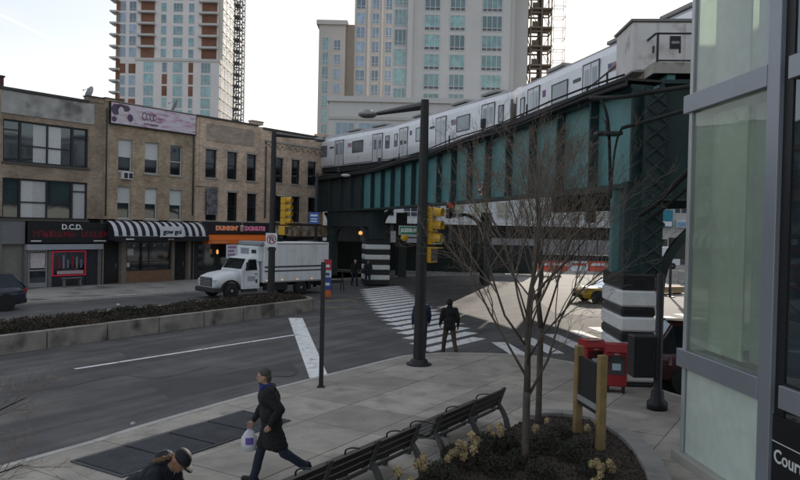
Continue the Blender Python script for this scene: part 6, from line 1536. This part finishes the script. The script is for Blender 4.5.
b = MB(); [b.box(-.972,-.966,cy0+.46,cy1-.46,.7+k*.09,.73+k*.09) for k in range(5)]; b.build('grille_bars', dm, TR)
MB().bbox(-1.06,-.55,cy0+.05,cy1-.05,.36,.62,.05).build('bumper', grl, TR)
for y0,y1 in ((cy0+.14,cy0+.42),(cy1-.42,cy1-.14)): MB().bbox(-.93,-.6,y0,y1,.86,1.05,.03).build('headlight', headl, TR)
for y0 in (cy0+.02,cy1-.12):
    b = MB(); rows = [[(0+.58*cos(a),y0-.02,.44+.58*sin(a)),(0+.58*cos(a),y0+.12,.44+.58*sin(a)),(.48*cos(a),y0+.12,.44+.48*sin(a)),(.48*cos(a),y0-.02,.44+.48*sin(a))] for a in [pi*k/10 for k in range(11)]]; b.extr(None, rows); b.build('fender', rubber, TR)
for x in (0,4.6):
    for y,sg in ((.2,-1),(TW-.2,1)): wheel(TR, (x,y,.43), .43, .28, sg)
MB().box(2.1,3.6,.05,.3,.35,.74).build('side_box', rubber, TR); MB().box(5.1,5.3,.05,.5,.3,.75).build('mud_flap', rubber, TR); MB().box(.7,1.6,.1,.3,.34,.48).build('step', dark_metal, TR)
# ================================================================== PEOPLE
def solid(name, prims, vox, mt, parent, smooth=3):
    b = MB()
    for p in prims:
        if p[0] == 'c':
            _, a, c, r0, r1 = p; a, c = Vector(a), Vector(c)
            if (a-c).length > 1e-4: b.tube([a, c], [r0, r1], 12)
            b.ball(a, r0, 0, 12, 8); b.ball(c, r1, 0, 12, 8)
        else:
            _, c, r, rot = p; b.ball(c, r, 0, 14, 10, rot)
    me = b.mesh('tmp', mt); o = bpy.data.objects.new('tmp', me); COL.objects.link(o)
    r = o.modifiers.new('r', 'REMESH'); r.mode = 'VOXEL'; r.voxel_size = vox; r.use_smooth_shade = True
    s_ = o.modifiers.new('s', 'SMOOTH'); s_.iterations = smooth; s_.factor = .5
    dg = bpy.context.evaluated_depsgraph_get(); m2 = bpy.data.meshes.new_from_object(o.evaluated_get(dg)); m2.name = name
    bpy.data.objects.remove(o); bpy.data.meshes.remove(me)
    if not m2.materials: m2.materials.append(mt)
    if name in ('coat','trousers','hair','hood_roll','scarf','beard') and parent.get('_fine'):
        amp, fq = {'coat':(.016,9),'jacket':(.011,9),'trousers':(.009,10),'hood':(.008,12),'hair':(.006,38),'hood_roll':(.01,14),'scarf':(.008,22),'beard':(.004,50)}[name]
        for v in m2.vertices:
            p_ = v.co; n1 = mnoise.noise(Vector((p_.x*fq, p_.y*fq, p_.z*fq*.55)))+.5*mnoise.noise(p_*fq*2.3); v.co = v.co+v.normal*(amp*n1)
    return inst(name, m2, parent)
def person(label, loc, rz, pose, cols, fine=False, coat=.0, hood=None, cap=None, group=None, build=1.0):
    P = thing('person', label, 'person', loc, rz, group)
    P['_fine'] = 1 if fine else 0
    lean = radians(pose.get('lean', 4)); vox = .0065 if fine else .011
    hip = Vector((0,0,.93)); 
    T = lambda x, y, z: hip+Vector((x, y*cos(lean)+z*sin(lean), -y*sin(lean)+z*cos(lean)))   # torso frame, z up the spine
    legs, arms = [], []
    for i, sx in ((0,-1),(1,1)):
        h, k, sp = pose['legs'][i]; h, k, sp = radians(h), radians(k), radians(sp)
        a = hip+Vector((sx*.095,0,-.02)); kn = a+Vector((sx*sin(sp)*.43, sin(h)*.43*cos(sp), -cos(h)*.43*cos(sp)))
        an = kn+Vector((sx*sin(sp)*.2, sin(h-k)*.42, -cos(h-k)*.42)); ft = h-k; toe_d = Vector((sx*.12, cos(ft)*1.0, sin(ft)*.9)).normalized()
        legs.append((a, kn, an, toe_d))
        s_, e, o_ = pose['arms'][i]; s_, e, o_ = radians(s_), radians(e), radians(o_)
        sh = T(sx*.198,0,.50); el = sh+Vector((sx*sin(o_)*.29, sin(s_)*.29*cos(o_), -cos(s_)*.29*cos(o_))); wr = el+Vector((-sx*sin(o_)*.06*(1 if e>.4 else -1), sin(s_+e)*.255, -cos(s_+e)*.255))
        arms.append((sh, el, wr, (wr-el).normalized()))
    drop = min(l[2].z for l in legs)-.075
    hpch = radians(pose.get('head', 0))+lean*.6; nb = T(0,.0,.56); hc = nb+Vector((0, sin(hpch)*.15+.03, cos(hpch)*.15)); hr = Matrix.Rotation(-hpch, 3, 'X') @ Matrix.Rotation(radians(pose.get('turn', 0)), 3, 'Z')
    fwd = hr @ Vector((0,1,0)); up = hr @ Vector((0,0,1)); rt = hr @ Vector((1,0,0)); R_T = Matrix.Rotation(-lean, 3, 'X')
    pr = [('e', hc, (.076,.095,.118), hr), ('e', hc+fwd*.018-up*.055, (.058,.078,.068), hr), ('c', nb-(nb-hip).normalized()*.05, hc-up*.06, .062, .055),
          ('e', hc+fwd*.098-up*.018, (.013,.02,.02), hr), ('e', hc+fwd*.09+up*.0, (.01,.015,.03), hr), ('e', hc+fwd*.085-up*.062, (.024,.012,.008), hr), ('e', hc+fwd*.078-up*.09, (.024,.02,.02), hr),
          ('e', hc-rt*.077-up*.015, (.012,.022,.032), hr), ('e', hc+rt*.077-up*.015, (.012,.022,.032), hr), ('e', hc+fwd*.078+up*.028, (.045,.014,.01), hr)]
    pr += [('e', T(0,0,.38), (.165,.10,.19), R_T), ('e', T(0,0,.12), (.15,.095,.17), R_T), ('e', hip, (.155,.105,.11), None)]
    for sx, (sh, el, wr, d) in zip((-1,1), arms):
        pr += [('c', sh, el, .05, .04), ('c', el, wr, .04, .027), ('c', T(sx*.06,0,.49), sh, .06, .055)]
        # hand: palm, four curled fingers, thumb
        side = Vector((1,0,0)); side = (side-d*side.dot(d)).normalized(); nrm = d.cross(side)*(1)   # palm faces body
        inw = side*(-sx); acr = d.cross(inw).normalized(); pc = wr+d*.055
        pr += [('c', wr+d*.01, wr+d*.075+acr*.02, .026, .022), ('c', wr+d*.01, wr+d*.075-acr*.02, .024, .021)]
        for q, ln in zip((-1.5,-.5,.5,1.5),(.030,.040,.042,.036)):
            k0 = wr+d*.085+acr*.0165*q; k1 = k0+d*ln*.8+inw*ln*.45; k2 = k1+d*ln*.25+inw*ln*.8; fr_ = .0085 if fine else .0105
            pr += [('c', k0, k1, fr_+.0015, fr_), ('c', k1, k2, fr_, fr_*.85)]
        th0 = wr+d*.03+acr*.026; th1 = th0+acr*.022+d*.028+inw*.012; th2 = th1+d*.026+inw*.014; pr += [('c', th0, th1, .012, .0105), ('c', th1, th2, .0105, .0085)]
    for a, kn, an, td in legs: pr += [('c', a, kn, .085, .058), ('c', kn, an, .056, .038), ('c', an, an+td*.1-Vector((0,0,.03)), .04, .035)]
    body = solid('body', pr, vox, cols['skin'], P, 3)
    # clothes
    cf = .018*build; ctp = [('e', T(0,0,.40), (.19*build,.135*build,.19), R_T), ('e', T(0,.0,.15), (.185*build,.14*build,.2), R_T), ('e', hip, (.18*build,.135*build,.13), None), ('c', T(-.1,0,.5), T(.1,0,.5), .085, .085), ('c', nb-(nb-hip).normalized()*.04, nb, .085, .072)]
    for sx, (sh, el, wr, d) in zip((-1,1), arms): ctp += [('c', T(sx*.09,0,.48), sh, .085, .075), ('c', sh, el, .074*build, .062*build), ('c', el, wr-d*.01, .06*build, .045)]
    if coat:
        for q in range(5):
            f = coat*(q+1)/5
            for a, kn, an, td in legs:
                c = a.lerp(kn, f); c.y *= .72; ctp.append(('e', c+Vector((-c.x*.15,0,0)), (.118,.135+.02*f,.1), None))
            ctp.append(('e', Vector((0,sum(l[0].lerp(l[1],f).y for l in legs)/2*.6,hip.z-.43*f)), (.15,.145,.09), None))
    jk = solid('coat' if coat else 'jacket', ctp, .013 if fine else .016, cols['coat'], P, 4)
    trp = [('e', hip-Vector((0,0,.03)), (.165,.118,.12), None)]
    for a, kn, an, td in legs: trp += [('c', a, kn, .098, .075), ('c', kn, an+Vector((0,0,.0)), .073, .062)]
    solid('trousers', trp, .013, cols['trousers'], P, 3)
    for a, kn, an, td in legs:
        sol = [('c', an-Vector((0,0,.03))-td*.03, an+td*.15-Vector((0,0,.042)), .056, .046), ('c', an+Vector((0,0,.04)), an-Vector((0,0,.02)), .056, .056)]; solid('shoe', sol, .011, cols['shoe'], P, 2)
    # hair, eyes, cap, hood
    if cap:
        solid('cap', [('e', hc+up*.05, (.092,.108,.078), hr), ('e', hc+up*.035+fwd*.12, (.07,.075,.012), hr)], .009, cap, P, 2)
        if cols.get('hair'): solid('hair', [('e', hc-fwd*.04+up*.0, (.079,.075,.09), hr)], .01, cols['hair'], P, 2)
    elif cols.get('hair'):
        hp = [('e', hc+up*.05-fwd*.018, (.083,.093,.085), hr), ('e', hc-fwd*.05-up*.02, (.072,.06,.085), hr)]; solid('hair', hp, .009, cols['hair'], P, 2)
    if hood: solid('hood', [('e', hc+up*.01-fwd*.035, (.10,.10,.135), hr), ('e', nb+Vector((0,-.01,.02)), (.105,.095,.07), None)], .012, hood, P, 3)
    if not hood or True:
        b = MB()
        for sx in (-1,1): b.ball(hc+fwd*.083+rt*.03*sx+up*.008, .0105, 0, 8, 6)
        b.build('eyes', M('eye_dark',(.03,.025,.02),.3), P)
    for ch in P.children: ch.location.z -= drop
    return P, arms, (hc-Vector((0,0,drop)), fwd, up, rt), drop
skin_a = M('skin_light', (.42,.25,.18), .55, var=.06, scale=20); skin_b = M('skin_tan', (.26,.14,.09), .55, var=.06, scale=20)
clk = M('black_coat_cloth', (.013,.013,.014), .85, var=.3, scale=14, bump=.5, bscale=22); navy = M('dark_jeans', (.018,.024,.042), .85, var=.2, scale=14, bump=.3, bscale=30); shoek = M('black_shoe', (.012,.012,.012), .5)
hair_g = M('grey_hair', (.075,.068,.06), .8, var=.4, scale=40); hair_k = M('dark_hair', (.015,.012,.01), .7); bluejk = M('blue_jacket_cloth', (.02,.032,.075), .85, var=.2, scale=12, bump=.4, bscale=24); navyp = M('navy_parka', (.011,.014,.022), .8, var=.25, scale=12, bump=.4, bscale=24)
olive = M('brown_trousers', (.07,.05,.035), .85, var=.2, scale=14, bump=.3, bscale=30)
w = G(271,484,.15)
P1, arms1, head1, dr1 = person('man in a long black coat striding along the pavement with a white bag', (w.x,w.y,.15), radians(104), dict(lean=8, head=4, turn=-8, legs=[(-24,32,2),(20,6,2)], arms=[(-34,66,18),(10,24,4)]), dict(skin=skin_a, coat=clk, trousers=navy, shoe=shoek, hair=hair_g), True, .72, build=1.22)
hc, fwd, up, rt = head1
nbz = hc-up*.16
c_ = solid('scarf', [('c', nbz+Vector((-.05,.04,0)), nbz+Vector((.05,.04,0)), .055, .055), ('c', nbz+Vector((-.06,-.05,.01)), nbz+Vector((.06,-.05,.01)), .05, .05)], .012, M('blue_scarf',(.02,.035,.16),.85,bump=.4,bscale=40), P1, 2)
c_ = solid('hood_roll', [('c', nbz+Vector((-.09,-.10,-.02)), nbz+Vector((.09,-.10,-.02)), .06, .06)], .012, clk, P1, 2)
c_ = solid('beard', [('e', hc+fwd*.058-up*.085, (.055,.042,.038), None)], .009, hair_g, P1, 2)
# white plastic bag held in the forward hand
sh, el, wr, d = arms1[1]; hand_l = wr+d*.1-Vector((0,0,dr1)); hw_ = P1.matrix_basis @ hand_l
bag = thing('plastic_bag', 'white plastic carrier bag with a purple mark held by the striding man', 'bag', hw_-Vector((0,0,.36)), radians(104))
b = MB(); rows = []; rnd = random.Random(3)
for z,wx,wy in ((-.02,.02,.06),(.0,.06,.1),(.1,.075,.125),(.2,.06,.11),(.27,.035,.075),(.315,.018,.03)): rows.append([((wx+rnd.uniform(-.008,.008))*cos(2*pi*k/14),(wy+rnd.uniform(-.012,.012))*sin(2*pi*k/14),z) for k in range(14)])
b.extr(None, rows, smooth=True); b.build('bag_body', M('white_plastic_bag',(.66,.66,.70),.4,var=.06,scale=10,bump=.6,bscale=25), bag)
b = MB(); b.tube([(0,-.02,.3),(0,-.015,.36),(0,.015,.37),(0,.02,.3)],.012,6); b.build('handle', MATS['white_plastic_bag'], bag)
b = MB(); rows = []
for z,wx in ((.1,.078),(.2,.066)): rows.append([(wx*cos(a)*1.03,.115*sin(a)*1.03,z) for a in [radians(150+q*12) for q in range(6)]])
b.extr(None, rows, cap=False, closed=False); b.build('printed_mark', M('purple_mark',(.14,.08,.35),.5), bag)
# man with a cap leaning into the frame
w = Vector((-2.86,7.72,.15))
P2, arms2, head2, dr2 = person('man in a dark parka and black cap bending forward at the lower edge', w, radians(-104), dict(lean=56, head=14, turn=-12, legs=[(24,24,4),(12,20,4)], arms=[(10,30,8),(16,34,8)]), dict(skin=skin_b, coat=navyp, trousers=navy, shoe=shoek, hair=None), True, .25, None, M('black_cap_cloth',(.010,.010,.013),.7), None, 1.12)
hc, fwd, up, rt = head2; nbz = hc-up*.15-fwd*.06
solid('hood_roll', [('e', nbz-fwd*.05+Vector((0,-.02,.0)), (.13,.10,.10), None)], .012, navyp, P2, 3)
fur = M('brown_fur', (.16,.10,.055), .95, var=.6, scale=40, bump=1, bscale=60); fr_pr = []
for k in range(13):
    a = 2*pi*k/12; fr_pr.append(('e', nbz+rt*.115*cos(a)+up*(.10*sin(a)+.0)-fwd*.06+fwd*.04*sin(a), (.032,.032,.032), None))
solid('fur_trim', fr_pr, .010, fur, P2, 1)
# crossing walkers
w = G(449,355); P3, *_ = person('walker in a black jacket and brown trousers crossing away on the stripes', (w.x,w.y,.004), radians(14), dict(lean=4, legs=[(14,6,5),(-12,16,4)], arms=[(8,30,12),(-12,20,14)]), dict(skin=skin_b, coat=clk, trousers=olive, shoe=shoek, hair=None), False, .12, M('black_hood_cloth',(.012,.012,.013),.85), None, None, 1.12)
w = G(420,352); P4, *_ = person('walker in a dark blue jacket half hidden behind the lamp post', (w.x+.03,w.y,.004), radians(8), dict(lean=3, legs=[(-10,14,4),(12,5,4)], arms=[(-10,18,14),(10,20,14)]), dict(skin=skin_a, coat=bluejk, trousers=navy, shoe=shoek, hair=hair_k), False, .1, None, None, None, 1.2)
w = G(354.5,286); person('person in dark clothes with pale hair waiting left of the far striped column', (w.x,w.y,.004), radians(200), dict(lean=5, legs=[(12,6,3),(-12,14,3)], arms=[(14,24,8),(-8,18,8)]), dict(skin=skin_a, coat=clk, trousers=navy, shoe=shoek, hair=M('pale_hair',(.42,.38,.32),.8)), False, .1)
w = G(367.5,287); person('person in a dark blue hooded jacket standing in front of the far striped column', (w.x,w.y,.004), radians(190), dict(lean=6, legs=[(4,4,3),(-4,6,3)], arms=[(6,14,10),(6,14,10)]), dict(skin=skin_b, coat=navyp, trousers=navy, shoe=shoek, hair=None), False, .2, navyp)
# ================================================================== BRIGHT STREET BEYOND, RIGHT
YR = 96.0
rb_ = thing('shop_building', 'pale low shop row with teal and white signs at the end of the bright street', 'building', (29.5,YR,0))
MB().box(0,34,0,10,3.2,9.2).build('wall', M('pale_render',(.48,.47,.46),.85,var=.1,scale=.6), rb_); MB().box(0,34,.15,9.8,0,3.197).build('shop_floor', M('dim_shop_floor',(.10,.095,.09),.85,var=.5,scale=1.2), rb_); MB().box(-.2,34.2,-.3,10.2,9.2,9.6).build('cornice', slab_w, rb_)
for k in range(11): 
    far_window(rb_, .8+k*3.05, 0, 6.6, 1.8, 1.7, MATS['grey_window_glass'], 2, 0); MB().box(k*3.1,k*3.1+.35,-.1,.147,0,3.19).build('pier', MATS['white_render'], rb_)
def sboard(label, pxl, pxr, pyt, pyb, Y, mt, strip=None):
    a = D(pxl,pyb,Y); b_ = D(pxr,pyt,Y); s = thing('shop_sign', label, 'sign', (a.x,Y,a.z)); MB().box(0,b_.x-a.x,-.15,-.02,0,b_.z-a.z).build('sign_board', mt, s)
    if strip: MB().box(.1,b_.x-a.x-.1,-.16,-.151,.12,.75).build('sign_strip', strip, s)
    return s
sboard('teal sign with a pale lower strip above the far street', 659,672.5,210,227,YR-.4,M('teal_sign_face',(.03,.22,.30),.5),white_p)
sboard('long white sign with pale blue lettering band at the far street', 676,700,220,227.5,YR-.4,M('white_sign_face',(.55,.58,.62),.5),M('blue_sign_band',(.2,.35,.52),.5))
sboard('grey shop front sign at the left of the far shop row', 645,657,212,222,YR-.4,M('grey_sign_face',(.3,.3,.31),.6),white_p)
w = G(651,276); s = thing('dumpster', 'blue covered dumpster in the bright street right of the main column', 'dumpster', (w.x,w.y,0), radians(10)); sc_ = w.y/720
MB().prism([(-1.2,-.7),(1.2,-.7),(1.2,.7),(-1.2,.7)],.15,1.15,0,[(-1.35,-.8),(1.35,-.8),(1.35,.8),(-1.35,.8)]).build('bin', M('blue_bin_paint',(.02,.07,.22),.5,var=.15), s); MB().prism([(-1.38,-.83),(1.38,-.83),(1.38,.83),(-1.38,.83)],1.152,1.3,0,[(-1.2,-.6),(1.2,-.6),(1.2,.6),(-1.2,.6)]).build('lid', M('blue_bin_lid',(.03,.12,.34),.5), s)
for x in (-1,1): MB().box(x-.12,x+.12,-.5,.5,0,.148).build('skid', black_metal, s)
cb_m = M('jersey_concrete', (.33,.32,.30), .9, var=.15, scale=1.5)
for k,(px_,py_) in enumerate(((660,281),(674,282),(688,284),(703,286))):
    w = G(px_,py_); s = thing('concrete_barrier', ['pale concrete barrier next to the blue dumpster','second pale concrete barrier right of the dumpster','third pale concrete barrier, next to the glass building edge','pale concrete barrier seen through the glass building'][k], 'barrier', (w.x,w.y,0), radians(-6), 'concrete barriers along the bright street')
    MB().extr(None, [[(x,-.3,0),(x,-.28,.12),(x,-.13,.35),(x,-.09,1.0),(x,.09,1.0),(x,.13,.35),(x,.28,.12),(x,.3,0)] for x in (-.75,.75)]).build('block', cb_m, s)
    for x in (-.45,.3): MB().box(x,x+.15,-.31,-.301,.03,.1).build('drain_slot', rubber, s)
w = G(664,294); s = thing('lumber_stack', 'stack of pale sawn lumber lying in the sunlit street', 'lumber', (w.x,w.y,.02), radians(24)); lm = M('sawn_lumber',(.36,.26,.15),.8,var=.25,scale=3,rnd=.2)
for r_ in range(4):
    for q in range(6-r_//2): x0 = random.uniform(-.15,.15); MB().box(-1.6+x0,1.7+x0,q*.17-.5,q*.17-.35,.1+r_*.1,.1+r_*.1+.09).build('plank', lm, s)
for x in (-1,1): MB().box(x-.05,x+.05,-.5,.5,0,.098).build('bearer', lm, s)
w = G(679,297); s = thing('arrow_board', 'dark square traffic board on two legs by the glass building edge', 'sign', (w.x,w.y,0), radians(8)); 
for x in (-.62,.62): MB().box(x-.06,x+.06,-.06,.06,0,2.4).build('leg', black_metal, s); MB().box(x-.08,x+.08,-.5,.5,.0,.06).build('foot', black_metal, s)
MB().bbox(-.75,.75,-.12,.12,2.402,3.75,.02).build('board', M('dark_board_face',(.03,.028,.026),.6), s)
w = G(662,270); s = thing('parked_van', 'white delivery van beyond the blue dumpster in the bright street', 'van', (w.x,w.y+3,0), radians(5))
b = MB(); b.bbox(-1.6,2.8,-1,1,.35,2.5,.12); b.build('body', tw_, s); b = MB(); b.extr(None, [[(x,-.95,.35),(x,-.9,z),(x,.9,z),(x,.95,.35)] for x,z in ((-2.5,1.0),(-2.2,1.25),(-1.62,2.1))]); b.build('nose', tw_, s)
for x in (-1.7,1.9):
    for y,sg in ((-.92,-1),(.92,1)): wheel(s, (x,y,.36), .36, .22, sg)
MB().box(-1.45,-.6,-1.012,-1.001,1.3,2.0).build('side_window', cglass, s)

cm_ = bpy.data.materials.new('contrail_ice'); cm_.use_nodes = True; n_ = cm_.node_tree.nodes; n_.clear(); l_ = cm_.node_tree.links.new
o_ = n_.new('ShaderNodeOutputMaterial'); t_ = n_.new('ShaderNodeBsdfTransparent'); d_ = n_.new('ShaderNodeBsdfTranslucent'); x_ = n_.new('ShaderNodeMixShader'); x_.inputs[0].default_value = .09; d_.inputs['Color'].default_value = (.9,.9,.9,1)
l_(t_.outputs[0], x_.inputs[1]); l_(d_.outputs[0], x_.inputs[2]); l_(x_.outputs[0], o_.inputs['Surface'])
ca_, cb_ = D(-60,-14,3000), D(104,64,3300); b = MB(); b.tube([ca_, ca_.lerp(cb_,.3), ca_.lerp(cb_,.7), cb_], [6,7,6,3], 8); o = b.build('contrail', cm_); o['kind'] = 'stuff'
for o in bpy.data.objects:
    if '_fine' in o: del o['_fine']
# tiny print and fine bars that cannot be picked apart singly
for o in bpy.data.objects:
    n_ = o.name.split('.')[0]
    if o.parent and n_ in ('faded_lettering','print','printed_hair','glazing_bead','grille_bars','louvre','small_print','column_lacing','rail_posts'): o['kind'] = 'stuff'
